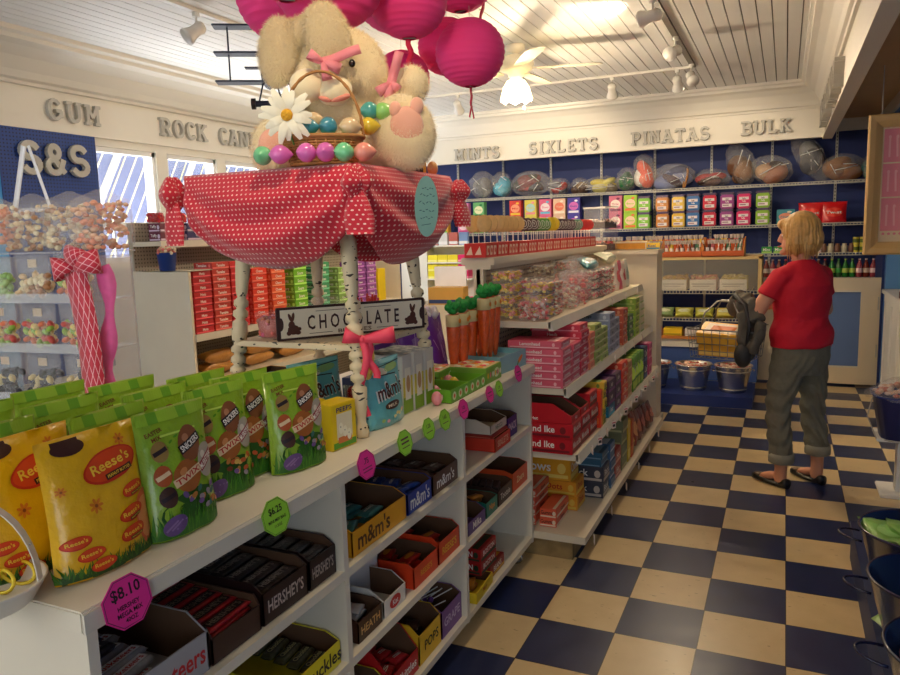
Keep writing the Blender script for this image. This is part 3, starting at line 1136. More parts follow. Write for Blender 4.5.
def put_tray(key, y0, y1, z, d, hf, hb, c, text, tc=INKW, label='', cut=.35, tfont=.5, txtx=0.0, cat='display carton'):
    w = y1 - y0
    place(key, tray(w, d, hf, hb, c, text, tc, tcut=cut, tfont=tfont, txtx=txtx), (FX - d / 2, (y0 + y1) / 2, z), PI / 2, label, cat)


# bay 1, upper shelf
put_tray('t_musk', -2.165, -1.905, S1, .26, .085, .12, (170, 168, 172), 'Musketeers', col(200, 40, 40, 'ink'), 'silver carton of nougat bars at the near end of the upper counter shelf', cut=.2, tfont=.5, txtx=.06)
put_tray('t_sp', -1.895, -1.735, S1, .30, .06, .085, (66, 42, 34), '', INKW, 'brown carton of red-striped dark bars beside the silver carton', cut=.05)
put_tray('t_h1', -1.725, -1.55, S1, .30, .078, .10, (44, 22, 22), "HERSHEY'S", col(196, 180, 170, 'ink'), 'dark brown carton of milk chocolate bars in the middle of the upper counter shelf', cut=.1, tfont=.42)
put_tray('t_h2', -1.54, -1.42, S1, .34, .078, .10, (42, 20, 22), "HERSHEY'S", col(180, 165, 156, 'ink'), 'dark brown carton of milk chocolate bars against the first upright', cut=.1, tfont=.40)
mkb = bar_maker(.15, .034, .022, (150, 148, 154), (235, 235, 240), 'Musketeers', col(190, 36, 36, 'ink'))
for r in range(2):
    for i in range(5):
        place('b_musk', mkb, (-1.18 - i * .037 - r * .008, -2.07 + (i % 2) * .012, S1 + .03 + r * .026 + i * .004), PI / 2 + .15 + random.uniform(-.06, .06),
              'silver nougat bar in the silver carton, %s layer, %s from the aisle' % (LAY[2][r], NTH[i]), 'candy bar', 'nougat bars in the silver carton')
for i in range(4):
    place('b_milk', bar_maker(.13, .036, .020, (40, 30, 40), (120, 120, 130), 'MILKY', col(210, 210, 210, 'ink')), (-1.26 - i * .038, -2.095, S1 + .088 + i * .004), PI / 2 + .1,
          'dark wrapped bar behind the silver nougat bars, %s from the aisle' % NTH[i], 'candy bar', 'dark bars behind the nougat bars')
mkh = bar_maker(.155, .042, .012, (40, 24, 24), None, "HERSHEY'S", col(170, 158, 148, 'ink'))
mkr = bar_maker(.155, .040, .012, (170, 24, 32), (34, 20, 20), "HERSHEY'S", col(150, 136, 120, 'ink'))
for r in range(3):
    for i in range(6):
        place('b_spec', mkr, (-1.165 - i * .043, -1.815, S1 + .03 + r * .015 + i * .003), PI / 2 + .06 + random.uniform(-.03, .03), 'red-edged dark chocolate bar, %s layer of its carton, %s from the aisle' % (LAY[3][r], NTH[i]), 'candy bar', 'red-edged dark bars')
for i in range(3):
    MBs = MB()
for (kk, yc, nm) in (('a', -1.638, 'middle dark carton'), ('b', -1.48, 'dark carton by the upright')):
    for r in range(3):
        for i in range(6):
            rr = PI / 2 + .08 + random.uniform(-.05, .05)
            if kk == 'b':
                place('b_hersh_s', bar_maker(.108, .042, .012, (30, 17, 18), None, "HERSHEY'S", col(120, 108, 100, 'ink')), (-1.165 - i * .046, yc, S1 + .035 + r * .015 + i * .004), rr, 'chocolate bar in the %s, %s layer, %s from aisle' % (nm, LAY[3][r], NTH[i]), 'candy bar', 'chocolate bars in the ' + nm)
            else:
                place('b_hersh', mkh, (-1.165 - i * .044, yc, S1 + .035 + r * .015 + i * .004), rr, 'chocolate bar in the %s, %s layer, %s from aisle' % (nm, LAY[3][r], NTH[i]), 'candy bar', 'chocolate bars in the ' + nm)
# bay 1, lower shelves
put_tray('t_chuck', -1.68, -1.42, S2, .30, .065, .085, (232, 216, 40), 'Chuckles', INKB, 'yellow carton of jelly candies on the middle shelf beside the first upright', cut=.15, tfont=.62, txtx=.12)
for i in range(6):
    place('b_chuck', bar_maker(.10, .034, .02, (74, 70, 44), (40, 34, 26), 'Chuckles', col(180, 170, 120, 'ink')), (-1.17 - i * .042, -1.49, S2 + .02 + i * .004), PI / 2 + .1, 'olive wrapped jelly pack in the yellow carton, %s from the aisle' % NTH[i], 'candy bar', 'jelly packs in the yellow carton')
put_tray('t_nut', -1.90, -1.70, S2, .28, .05, .07, (60, 40, 28), '', INKW, 'brown carton of small nut bars left of the yellow carton', cut=.1)
for i in range(6):
    place('b_nut', bar_maker(.15, .034, .02, (70, 40, 20), (190, 120, 40), 'PAYDAY', INKB), (-1.17 - i * .04, -1.80, S2 + .015), PI / 2 + .1, 'orange and brown nut bar in the low brown carton, %s from aisle' % NTH[i], 'candy bar', 'nut bars in the brown carton')
# bay 2, upper shelf
put_tray('t_mmy', -1.335, -1.01, S1, .22, .074, .098, (236, 166, 30), "m&m's", col(92, 44, 26, 'ink'), 'yellow-orange carton with brown lettering at the left of the middle bay', cut=.2, tfont=.72, txtx=-.12)
put_tray('t_mmb', -.998, -.822, S1, .26, .070, .085, (30, 60, 158), "m&m's", INKW, 'blue carton with white lettering on the upper shelf of the middle bay', cut=.1, tfont=.72)
put_tray('t_mmn', -.812, -.60, S1, .30, .070, .09, (94, 58, 44), "m&m's", INKW, 'brown carton with white lettering on the upper shelf of the middle bay', cut=.1, tfont=.60)


def sachet(c, c2, t, tc, w=.075, d=.055, name='candy_packet'):
    def mk():
        o = MB()
        pouch_into(o, w, d, .016, c, None)
        M = Matrix.Rotation(-1.45, 4, 'X')
        return o.build(name)
    return mk


def pouch_into(b, w, h, d, c, surf_out=None, kind='foil', nu=10, nv=8, sq=.9, top=.12, wr=.0, seed=1):
    """sealed bag standing upright: front is local -Y"""
    rnd = random.Random(seed)
    ph = [rnd.uniform(0, 6) for _ in range(6)]

    def T(u, v):
        au = min(1, abs(u))
        t = d / 2 * max(0, 1 - au ** 2.6) ** .6 * (max(0.0, 1 - v ** 2.2) ** .85 + .02)
        t *= (.90 + .10 * min(1, v * 6))
        t += wr * math.sin(u * 7 + ph[0] + v * 4) * math.sin(v * 9 + ph[1] + u * 3) * (1 - v * .3) * (1 - au ** 4)
        return t

    def W(v):
        return w / 2 * (1 - .05 * math.sin(PI * v) + .03 * v)

    def surf(x, z):
        v = max(0, min(1, z / h))
        return -T(x / W(v), v)
    vs, fs = [], []
    for s in (-1, 1):
        for j in range(nv + 1):
            v = j / nv
            for i in range(nu + 1):
                u = -1 + 2 * i / nu
                vs.append((u * W(v), s * T(u, v), v * h))
    n = (nu + 1) * (nv + 1)
    for s in range(2):
        for j in range(nv):
            for i in range(nu):
                a = s * n + j * (nu + 1) + i
                q = (a, a + 1, a + nu + 2, a + nu + 1)
                fs.append(q if s == 0 else q[::-1])
    for i in range(nu):
        fs.append((i + 1, i, n + i, n + i + 1))
        a = nv * (nu + 1) + i
        fs.append((a, a + 1, n + a + 1, n + a))
    for j in range(nv):
        a = j * (nu + 1)
        fs.append((a, n + a, n + a + nu + 1, a + nu + 1))
        a = j * (nu + 1) + nu
        fs.append((a, a + nu + 1, n + a + nu + 1, n + a))
    mt = c if not isinstance(c, tuple) else col(*c, kind)
    b.add(vs, fs, mt, True)
    return surf


def packet(c, t='', tc=INKW, w=.075, h=.055, d=.02, c2=None, name='candy_packet'):
    """small flat sweet packet lying on its back: its face looks up"""
    def mk():
        b = MB()
        s = pouch_into(b, w, h, d, c)
        if c2:
            b.oval(0, h * .5, w * .36, h * .26, col(*c2, 'ink'), y=-.0012, surf=s, n=12)
        if t:
            b.txt(t, 0, h * .5, h * .28, tc, y=-.002, surf=s, w=w * .55)
        X = Matrix.Translation((0, -h / 2, d / 2 + .001)) @ Matrix.Rotation(-PI / 2, 4, 'X')
        b.v = [tuple(X @ Vector(q)) for q in b.v]
        return b.build(name)
    return mk


def heap(key, mk, xc, yc, z, lx, ly, n, label, group, cat='candy packet', layers=2, dz=.02):
    m = max(1, int(round(math.sqrt(n / layers * lx / ly))))
    k = 0
    for l in range(layers):
        per = n // layers
        nx = m
        ny = max(1, per // nx)
        for i in range(nx):
            for j in range(ny):
                place(key, mk, (xc + ((i + .5) / nx - .5) * lx, yc + ((j + .5) / ny - .5) * ly, z + l * dz + random.uniform(0, .004)),
                      PI / 2 + random.uniform(-.35, .35), label + ', %s layer, %s %s' % (LAY[layers][l], ('front' if i == nx - 1 else 'back' if i == 0 else 'middle'), ('left' if j == 0 else 'right' if j == ny - 1 else 'centre')), cat, group, tilt=(random.uniform(-.15, .15), random.uniform(-.12, .12)))


heap('p_teal', packet((70, 140, 140), "m&m's", INKW, .085, .055), -1.25, -1.17, S1 + .012, .16, .26, 10, 'teal candy packet lying in the yellow-orange carton', 'teal packets in the yellow-orange carton')
heap('p_blue', packet((40, 78, 170), "m&m's", INKW, .08, .055), -1.26, -.91, S1 + .02, .19, .15, 12, 'blue candy packet lying in the blue carton', 'blue packets in the blue carton')
heap('p_brn', packet((84, 48, 38), "m&m's", INKW, .08, .055), -1.28, -.706, S1 + .02, .24, .18, 14, 'brown candy packet lying in the brown lettered carton', 'brown packets in the brown carton')
# bay 2, middle shelf
put_tray('t_heath', -1.325, -1.188, S2, .18, .062, .075, (70, 40, 26), 'HEATH', col(226, 180, 110, 'ink'), 'small dark brown toffee carton at the near end of the middle shelf', cut=.15, tfont=.40)
put_tray('t_kk', -1.178, -1.035, S2, .20, .055, .09, (232, 226, 216), 'Kit', col(200, 40, 36, 'ink'), 'low white carton with a red oval beside the dark toffee carton', cut=.25, tfont=.45)
o = PROTO['t_kk']
MB().oval(.0, .028, .035, .02, col(200, 44, 40, 'ink'), y=-.1012).txt('Kat', 0, .028, .018, INKW, y=-.102).build('oval_badge', o)
place('t_wh', tray(.20, .20, .115, .13, (228, 222, 212), '', tcut=.1), (-1.36, -1.085, S2), PI / 2, 'tall white carton of red and white packets behind the low white one', 'display carton')
put_tray('t_r1', -.975, -.79, S2, .24, .070, .085, (226, 66, 28), "REESE'S", col(236, 170, 50, 'ink'), 'bright orange-red carton, left of the two on the middle shelf', cut=.1, tfont=.3)
put_tray('t_r2', -.782, -.60, S2, .28, .078, .10, (228, 70, 30), "REESE'S", col(244, 190, 60, 'ink'), 'bright orange-red carton against the second upright', cut=.1, tfont=.38)
heap('p_rd', packet((196, 34, 26), '', INKW, .08, .05, c2=(236, 150, 40)), -1.26, -.883, S2 + .01, .18, .16, 8, 'red candy packet in the left orange-red carton', 'red packets in the left orange carton')
heap('p_rd', None, -1.29, -.69, S2 + .01, .22, .15, 8, 'red candy packet in the right orange-red carton', 'red packets in the right orange carton')
heap('p_kk', packet((214, 206, 200), '', INKW, .075, .05, c2=(190, 34, 30)), -1.36, -1.085, S2 + .07, .15, .16, 8, 'white packet with a red spot in the tall white carton', 'packets in the tall white carton')
heap('p_kw', packet((206, 200, 196), '', INKW, .07, .045), -1.22, -1.25, S2 + .03, .12, .10, 6, 'pale packet in the small dark toffee carton', 'pale packets in the toffee carton')
# bay 2, bottom shelf
put_tray('t_sm', -1.34, -1.17, S3, .24, .075, .11, (222, 214, 40), 'Sour', col(60, 140, 50, 'ink'), 'lime yellow carton lowest at the near end of the middle bay', cut=.2)
put_tray('t_sk', -1.16, -.965, S3, .26, .075, .15, (192, 30, 36), 'Skittles', INKW, 'red carton with a high brown back on the bottom shelf', cut=.25, tfont=.42, txtx=.1)
put_tray('t_pop', -.955, -.785, S3, .26, .105, .14, (238, 190, 44), 'POPS', INKB, 'golden yellow carton marked with pops lettering on the bottom shelf', cut=.15, tfont=.34, txtx=.05)
put_tray('t_pur', -.775, -.60, S3, .26, .10, .125, (126, 80, 150), 'GRAPE', col(210, 190, 220, 'ink'), 'purple carton of stick candy on the bottom shelf', cut=.15, tfont=.34)
heap('p_skt', packet((196, 30, 40), 'S', INKW, .07, .05), -1.24, -1.065, S3 + .03, .18, .16, 12, 'red fruit candy packet in the red bottom carton', 'red packets in the bottom carton')
heap('p_lim', packet((200, 196, 50), '', INKW, .07, .05), -1.24, -1.255, S3 + .03, .18, .14, 8, 'yellow-green packet in the lime yellow carton', 'packets in the lime yellow carton')
heap('p_drk', packet((70, 34, 34), '', INKW, .06, .045), -1.27, -.87, S3 + .04, .2, .14, 8, 'dark packet down in the golden yellow carton', 'dark packets in the yellow carton')
for i in range(11):
    x_, y_ = -1.19 - random.random() * .15, -.755 + random.random() * .13
    place('stick', lambda: MB().cyl((0, 0, 0), (0, .085, .03), .0022, INKW, 6).ell((0, -.004, 0), .012, col(110, 60, 140, 'candy'), 8, 6).build('lollipop'), (x_, y_, S3 + .075 + random.random() * .02), random.uniform(-1, 1),
          'small white-stick lollipop in the purple carton, ' + OW[i] + ' in the heap', 'lollipop', 'lollipops in the purple carton')
# bay 3, upper shelf
place('t_rc', tray(.185, .36, .055, .055, (214, 60, 40), 'SIXLETS', col(240, 200, 170, 'ink'), tcut=.02), (FX - .16, -.168, S1 + .0), PI / 2, 'coral red carton under the pale one on the far upper shelf', 'display carton')
place('lid_rc', carton(.18, .35, .012, (170, 46, 34), (230, 130, 100), '', name='carton_lid'), (FX - .165, -.17, S1 + .057), PI / 2, 'flat red carton lid on the coral red carton', 'lid')
place('t_wc', tray(.19, .34, .035, .06, (222, 206, 184), 'NECCO', col(60, 110, 60, 'ink'), tcut=.2), (FX - .17, -.16, S1 + .071), PI / 2, 'open pale carton with brown inside stacked on the coral red one', 'display carton')
put_tray('t_sn', -.055, .07, S1, .30, .088, .10, (52, 40, 120), 'SNACK', col(240, 220, 220, 'ink'), 'purple-blue carton at the far end of the upper shelf', cut=.1, tfont=.4)
heap('p_dk2', packet((34, 26, 34), '', INKW, .08, .05), -1.3, .0, S1 + .05, .24, .1, 8, 'black packet heaped behind the pale carton', 'black packets in the purple-blue carton')
heap('p_dk2', None, -1.36, -.16, S1 + .095, .18, .14, 6, 'black packet lying in the pale carton', 'black packets in the pale carton')
# bay 3, middle shelf
put_tray('t_mil', -.515, -.335, S2, .20, .050, .075, (96, 66, 132), 'Milka', INKW, 'violet carton at the near end of the middle shelf in the far bay', cut=.2, tfont=.6)
put_tray('t_tl', -.325, -.195, S2, .28, .062, .07, (34, 130, 108), 'Nips', col(240, 150, 40, 'ink'), 'teal green carton with orange lettering beside the violet one', cut=.1, tfont=.5)
put_tray('t_to', -.185, -.01, S2, .28, .068, .08, (60, 38, 32), 'Tootsie', col(224, 214, 200, 'ink'), 'dark brown carton of black rolls in the far bay', cut=.1, tfont=.42)
put_tray('t_or', .0, .205, S2, .28, .085, .10, (222, 84, 36), 'Zours', col(246, 226, 170, 'ink'), 'orange carton at the far end of the middle shelf', cut=.15, tfont=.35)
for i in range(7):
    for r in range(2):
        place('b_toot', bar_maker(.11, .026, .02, (34, 26, 32), (70, 50, 50), '', INKW), (-1.17 - i * .032, -.10, S2 + .03 + r * .022), PI / 2 + .25, 'black chewy roll in the dark brown carton, %s layer, %s from aisle' % (LAY[2][r], NTH[i]), 'candy bar', 'black rolls in the dark brown carton')
heap('p_oy', packet((210, 130, 40), '', INKW, .07, .045), -1.26, -.26, S2 + .03, .2, .10, 6, 'orange packet in the teal green carton', 'orange packets in the teal carton')
# bay 3, bottom shelf
for k, (zz, lab) in enumerate(((S3, 'lower'), (S3 + .056, 'upper'))):
    pass
stack('c_gren', carton(.17, .16, .055, (176, 28, 30), (30, 60, 40), 'BOSTON', INKW), -1.215, -.29, S3 + .058, 2, .055, 'red and green candy box on the counter bottom shelf', 'red boxes on the bottom shelf')
place('t_yt', tray(.20, .20, .045, .045, (226, 196, 40), 'Mary', col(180, 40, 30, 'ink'), tcut=.05), (FX - .085, -.40, S3), PI / 2 + .05, 'low yellow tray of candies on the bottom shelf of the far bay', 'display carton')
heap('p_oy', None, -1.21, -.40, S3 + .008, .12, .14, 6, 'yellow-orange packet in the low yellow tray', 'packets in the low yellow tray')
place('c_grenb', carton(.17, .16, .055, (150, 30, 30), (200, 150, 40), 'BEANS', INKW), (-1.215, -.20, S3), PI / 2, 'dark red candy box holding up the stack on the bottom shelf', 'candy box')

# ================================================================== ON THE COUNTER
ZC = CT + .0008


def grass(b, surf, w, h0, h1, n, c, y=-.0016, seed=3, z0=.004, x0=0):
    rnd = random.Random(seed)
    for i in range(n):
        x = x0 + (i / (n - 1) - .5) * w + rnd.uniform(-.003, .003)
        hh = rnd.uniform(h0, h1)
        dx = rnd.uniform(-.012, .012)
        pts = [(x - .0032, z0), (x + .0032, z0), (x + .0016 + dx * .5, z0 + hh * .6), (x + dx, z0 + hh), (x - .0016 + dx * .5, z0 + hh * .6)]
        b.add([(px, surf(px, pz) + y - .0003 * (i % 3), pz) for px, pz in pts], [(0, 1, 2, 3, 4)], c)


def green_bag(seed, lay=0):
    """lime green easter mix bag standing upright"""
    def mk():
        o = empty('candy_bag')
        w, h, d = .185, .268, .085
        b = MB()
        s = pouch_into(b, w, h, d, (140, 178, 38), nu=14, nv=14, wr=.0022, seed=seed)
        # top seal with light and dark green squares
        for i in range(7):
            b.rect((i + .5 - 3.5) * w * .97 / 7, h * .945, w * .97 / 7, h * .085, col(104, 166, 32, 'ink') if i % 3 == 1 else col(148, 192, 46, 'ink'), y=-.0012, surf=s)
        b.rect(0, h * .80, w * .5, .004, col(190, 220, 90, 'ink'), y=-.0012, surf=s)
        # thin dark arc of the printed window
        for k in range(14):
            a = R(15 + 150 * k / 13)
            b.oval(.012 + .078 * math.cos(a), h * .40 + .105 * math.sin(a), .006, .0025, col(88, 150, 24, 'ink'), y=-.0013, surf=s, rot=a + PI / 2, n=8, rings=1)
        # dark lower field
        def fld(a):
            if a is None:
                return .008, h * .18
            return .008 + w * .44 * math.cos(a), h * .18 + h * .165 * math.sin(a)
        b.patch(fld, col(44, 92, 22, 'ink'), y=-.0012, surf=s)
        grass(b, s, w * .92, .03, .07, 60, col(74, 138, 28, 'ink'), seed=seed)
        grass(b, s, w * .92, .02, .055, 60, col(52, 116, 30, 'ink'), seed=seed + 5, y=-.0020)
        b.build('bag', o)
        # printed eggs
        eggs = [(.018, .186, .030, .038, (132, 78, 44), (34, 26, 34), 'SNICKERS', INKW, .35), (.057, .140, .028, .037, (172, 164, 150), (150, 40, 60), 'MUSKETEERS', INKW, .45), (-.004, .122, .036, .034, (160, 92, 36), (226, 200, 160), 'TWIX', col(190, 30, 30, 'ink'), .28)]
        for (x, z, rx, rz, c1, c2, t, tc, ro) in eggs:
            e = MB()
            e.oval(x, z, rx, rz, col(*c1, 'ink'), y=-.0032, surf=s, rot=-.2, rings=3, n=22)
            e.oval(x - rx * .3, z + rz * .35, rx * .3, rz * .22, col(*[min(255, q + 45) for q in c1], 'ink'), y=-.0036, surf=s, rot=.4, n=12)
            e.rect(x, z, rx * 2.1, rz * .52, col(*c2, 'ink'), y=-.0040, surf=s, rot=ro)
            e.txt(t, x, z, rz * .36, tc, y=-.0045, surf=s, rot=ro, w=rx * 1.85)
            e.build('egg_print', o)
        e = MB()
        for (x, z, c1) in ((-.055, .185, (150, 120, 60)), (-.058, .135, (176, 84, 36)), (-.055, .090, (70, 40, 26))):
            e.oval(x, z, .018, .022, col(*c1, 'ink'), y=-.0026, surf=s, n=16)
            e.rect(x, z, .030, .009, col(40, 26, 30, 'ink') if c1[0] < 160 else col(226, 200, 160, 'ink'), y=-.003, surf=s, rot=.35)
        e.txt('EASTER', -.058, .225, .009, col(120, 60, 30, 'ink'), y=-.0022, surf=s, rot=.2)
        e.txt('MIX', -.056, .212, .009, col(120, 60, 30, 'ink'), y=-.0022, surf=s, rot=.2)
        e.oval(-.05, .030, .026, .020, col(104, 74, 130, 'ink'), y=-.0046, surf=s, rot=.5)
        for q in (-.008, .002, .012):
            e.rect(-.05 + q, .030, .004, .030, col(140, 110, 160, 'ink'), y=-.0050, surf=s, rot=-.9)
        rnd = random.Random(seed)
        for i in range(16):
            x, z = rnd.uniform(-.02, .075), rnd.uniform(.045, .088)
            e.oval(x, z, .009, .006, col(*rnd.choice([(120, 60, 34), (180, 120, 50), (150, 140, 150), (110, 80, 140), (190, 90, 40), (214, 180, 90), (60, 110, 100)]), 'ink'), y=-.0034 - i * .0001, surf=s, rot=rnd.uniform(-1, 1), n=8, rings=1)
        e.build('side_print', o)
        return o
    return mk


BAGS = [  # y, x, rz offset, tilt
    (-1.875, -1.205, .04, 'first green candy bag in the front row, beside the yellow bags'),
    (-1.665, -1.275, .10, 'second green candy bag in the front row, turned slightly'),
    (-1.525, -1.315, .16, 'third green candy bag in the front row, set back'),
    (-1.430, -1.225, .22, 'last green candy bag in the front row, beside the little yellow boxes'),
    (-1.930, -1.320, .02, 'green candy bag standing right behind the first front one'),
    (-1.735, -1.390, .06, 'green candy bag standing behind the second front one'),
    (-1.560, -1.425, .10, 'green candy bag behind the third front one, nearest the stool leg'),
    (-2.110, -1.430, .0, 'green candy bag in the second row behind the yellow bags'),
    (-1.900, -1.500, .05, 'green candy bag in the third row, centre'),
    (-1.690, -1.545, .08, 'green candy bag in the third row near the stool'),
    (-2.200, -1.560, -.04, 'green candy bag in the third row at the near end'),
    (-2.010, -1.640, .05, 'green candy bag in the back row below the red ribbon'),
    (-1.800, -1.670, .08, 'green candy bag in the back row, right end'),
    (-2.215, -1.690, .02, 'green candy bag in the back row at the near end'),
]
for i, (y, x, a, lab) in enumerate(BAGS):
    place('gbag%d' % (i % 3), green_bag(21 + i % 3), (x, y, ZC), PI / 2 - a, lab, 'candy bag', 'green easter candy bags', tilt=(-.05, 0))


def yellow_bag():
    o = empty('candy_bag')
    w, h, d = .215, .262, .09
    b = MB()
    s = pouch_into(b, w, h, d, (240, 186, 16), nu=14, nv=14, wr=.003, seed=4)
    b.rect(-.055, h * .960, .055, .012, col(66, 28, 20, 'ink'), y=-.0014, surf=s)
    b.oval(-.052, h * .925, .034, .014, col(66, 28, 20, 'ink'), y=-.0012, surf=s)
    grass(b, s, w * .97, .015, .036, 80, col(70, 120, 26, 'ink'), seed=8)
    grass(b, s, w * .97, .010, .026, 80, col(44, 84, 20, 'ink'), seed=9, y=-.002)
    b.rect(0, .008, w * .95, .014, col(40, 76, 20, 'ink'), y=-.0014, surf=s)

    # torn egg shape with the peach chick at the lower right
    b.oval(.085, .07, .036, .055, col(226, 104, 60, 'ink'), y=-.0015, surf=s)
    b.oval(.080, .07, .026, .042, col(236, 150, 90, 'ink'), y=-.0019, surf=s)
    b.build('bag', o)

    def logo(cx, cz, sc, ro, sub=True):
        e = MB()
        e.oval(cx, cz, .062 * sc, .030 * sc, col(206, 44, 14, 'ink'), y=-.0028, surf=s, rot=ro, rings=3, n=26)
        e.oval(cx, cz + .001, .058 * sc, .026 * sc, col(224, 70, 18, 'ink'), y=-.0032, surf=s, rot=ro, rings=3, n=26)
        e.txt("Reese's", cx - .001, cz + .005 * sc, .020 * sc, col(250, 206, 60, 'ink'), y=-.0038, surf=s, rot=ro, w=.090 * sc)
        if sub:
            e.rect(cx + .012 * sc, cz - .016 * sc, .062 * sc, .011 * sc, col(74, 30, 18, 'ink'), y=-.0040, surf=s, rot=ro)
            e.txt('PEANUT BUTTER', cx + .012 * sc, cz - .016 * sc, .006 * sc, col(250, 206, 60, 'ink'), y=-.0045, surf=s, rot=ro, w=.054 * sc)
        e.build('logo_print', o)
    logo(.020, .192, 1.0, .16)
    logo(.055, .135, .46, .18)
    logo(.040, .092, .50, .14)
    logo(.036, .055, .50, .14)
    for (x, z) in ((-.075, .072), (-.055, .045), (-.035, .020)):
        logo(x, z, .40, .05, False)
    for (fx, fz, fr) in ((-.03, .128, .014), (.055, .232, .012), (-.085, .17, .009)):
        e = MB()
        for k in range(7):
            a = 2 * PI * k / 7
            e.oval(fx + fr * .6 * math.cos(a), fz + fr * .6 * math.sin(a), fr * .45, fr * .22, col(226, 130, 30, 'ink'), y=-.002, surf=s, rot=a, n=8, rings=1)
        e.oval(fx, fz, fr * .25, fr * .25, col(160, 80, 20, 'ink'), y=-.0026, surf=s, n=8, rings=1)
        e.build('flower_print', o)
    e = MB()
    e.txt('40 OZ', .03, .028, .006, col(110, 60, 20, 'ink'), y=-.002, surf=s)
    e.build('weight_print', o)
    return o


place('ybag', yellow_bag, (-1.220, -2.060, ZC), PI / 2 - .02, 'big yellow peanut butter candy bag in front, on the counter corner', 'candy bag', 'yellow candy bags', tilt=(-.06, 0))
place('ybag', None, (-1.335, -2.125, ZC), PI / 2 + .04, 'yellow candy bag behind the front yellow one, half hidden', 'candy bag', 'yellow candy bags', tilt=(-.04, 0))

# white pail with an arched handle and a curl of gold ribbon, at the counter corner
o = empty('gift_pail', (-1.285, -2.262, ZC), 0, 'shallow white metal pail with an arched handle on the counter corner', 'pail')
PW = mat('pail_white', (226, 220, 206), .35, noise=.04, nscale=8)
MB().lathe([(.0, .002), (.080, .0), (.085, .004), (.104, .035), (.107, .04), (.101, .04), (.080, .010), (.0, .008)], PW, 36).build('body', o)
hd = [(-.102 * math.cos(a), .0, .036 + .15 * math.sin(a)) for a in [PI * i / 20 for i in range(21)]]
b = MB()
for i in range(20):
    p, q = Vector(hd[i]), Vector(hd[i + 1])
    t = (q - p).normalized()
    n_ = Vector((0, 1, 0)).cross(t)
    b.add([p + Vector((0, -.009, 0)), p + Vector((0, .009, 0)), q + Vector((0, .009, 0)), q + Vector((0, -.009, 0)),
           p + Vector((0, -.009, 0)) + n_ * .002, p + Vector((0, .009, 0)) + n_ * .002, q + Vector((0, .009, 0)) + n_ * .002, q + Vector((0, -.009, 0)) + n_ * .002],
          [(0, 1, 2, 3), (7, 6, 5, 4), (0, 4, 5, 1), (2, 6, 7, 3), (0, 3, 7, 4), (1, 5, 6, 2)], PW)
    if i % 4 == 1:
        b.ell(p, .003, GREYL, 6, 5)
hb = b.build('handle', o)
hb.rotation_euler = (0, 0, .55)
o = MB()
pts = [(.022 * math.cos(a * 1.0) * (1 + a * .02), a * .006 - .05, .018 + .016 * math.sin(a)) for a in [i * .5 for i in range(46)]]
o.tube(pts, .0035, mat('gold_ribbon', (240, 214, 60), .25, metal=.3), 5)
o = o.build('curled_ribbon', loc=(-1.275, -2.25, ZC + .010))
tag(o, 'curly gold ribbon lying in the white pail', 'ribbon')

# small boxes, packets and cartons further along the counter
def peeps_box():
    b = MB()
    b.rbx(-.055, -.035, 0, .055, .035, .135, col(240, 206, 26), .002)
    b.bx(-.05, -.0358, .004, .05, -.0350, .022, col(90, 160, 40, 'ink'))
    b.bx(-.034, -.0362, .030, .034, -.0352, .105, col(236, 226, 190, 'ink'))
    b.txt('PEEPS', 0, .117, .014, col(60, 50, 110, 'ink'), y=-.0366, w=.07)
    for k in range(3):
        b.oval(-.018 + .018 * k, .062 - .012 * k, .010, .017, col(250, 244, 214, 'ink'), y=-.0372, n=12)
        b.oval(-.020 + .018 * k, .066 - .012 * k, .0018, .0022, INKB, y=-.0378, n=6, rings=1)
    b.bx(-.03, -.0366, .018, .03, -.0360, .036, col(214, 120, 60, 'ink'))
    return b.build('candy_box')


for k, (y, x) in enumerate(((-1.232, -1.235), (-1.262, -1.320), (-1.292, -1.405))):
    place('peeps', peeps_box, (x, y, ZC), PI / 2 - .12, 'little yellow marshmallow box beside the stool leg, %s from the aisle' % ORD[k].replace('topmost', 'first'), 'candy box', 'little yellow boxes')


def teal_pouch(seed=2):
    def mk():
        o = empty('candy_pouch')
        w, h, d = .225, .215, .07
        b = MB()
        s = pouch_into(b, w, h, d, (108, 186, 192), nu=12, nv=12, wr=.003, seed=seed)
        b.rect(0, h * .96, w * .96, .012, col(140, 206, 208, 'ink'), y=-.0014, surf=s)
        b.oval(-.04, h * .83, .05, .013, col(226, 222, 200, 'ink'), y=-.0016, surf=s, rot=-.12)
        b.oval(.04, h * .85, .045, .012, col(150, 190, 120, 'ink'), y=-.0017, surf=s, rot=.1)
        b.rect(0, h * .76, w * .94, .0035, col(40, 30, 26, 'ink'), y=-.0019, surf=s, rot=-.06)
        b.rect(0, h * .90, w * .94, .0025, col(40, 30, 26, 'ink'), y=-.0019, surf=s, rot=.05)
        b.build('bag', o)
        e = MB()
        e.txt("m&m's", .006, h * .55, .062, INKW, y=-.0022, surf=s, rot=.08, w=.166)
        e.txt("m&m's", .006, h * .55, .052, col(84, 34, 24, 'ink'), y=-.0034, surf=s, rot=.08, w=.152)
        e.oval(.0, h * .30, .042, .013, col(70, 40, 30, 'ink'), y=-.0024, surf=s, rot=.05)
        e.txt('MILK', .0, h * .30, .010, col(230, 210, 180, 'ink'), y=-.003, surf=s, w=.05, rot=.05)
        rnd = random.Random(seed)
        for i in range(9):
            x, z = rnd.uniform(-.07, .07), rnd.uniform(.012, .040)
            e.oval(x, z, .008, .006, col(*rnd.choice([(236, 170, 180), (160, 200, 110), (236, 220, 140), (90, 170, 180)]), 'ink'), y=-.002, surf=s, n=10, rings=1)
        e.build('lettering', o)
        return o
    return mk


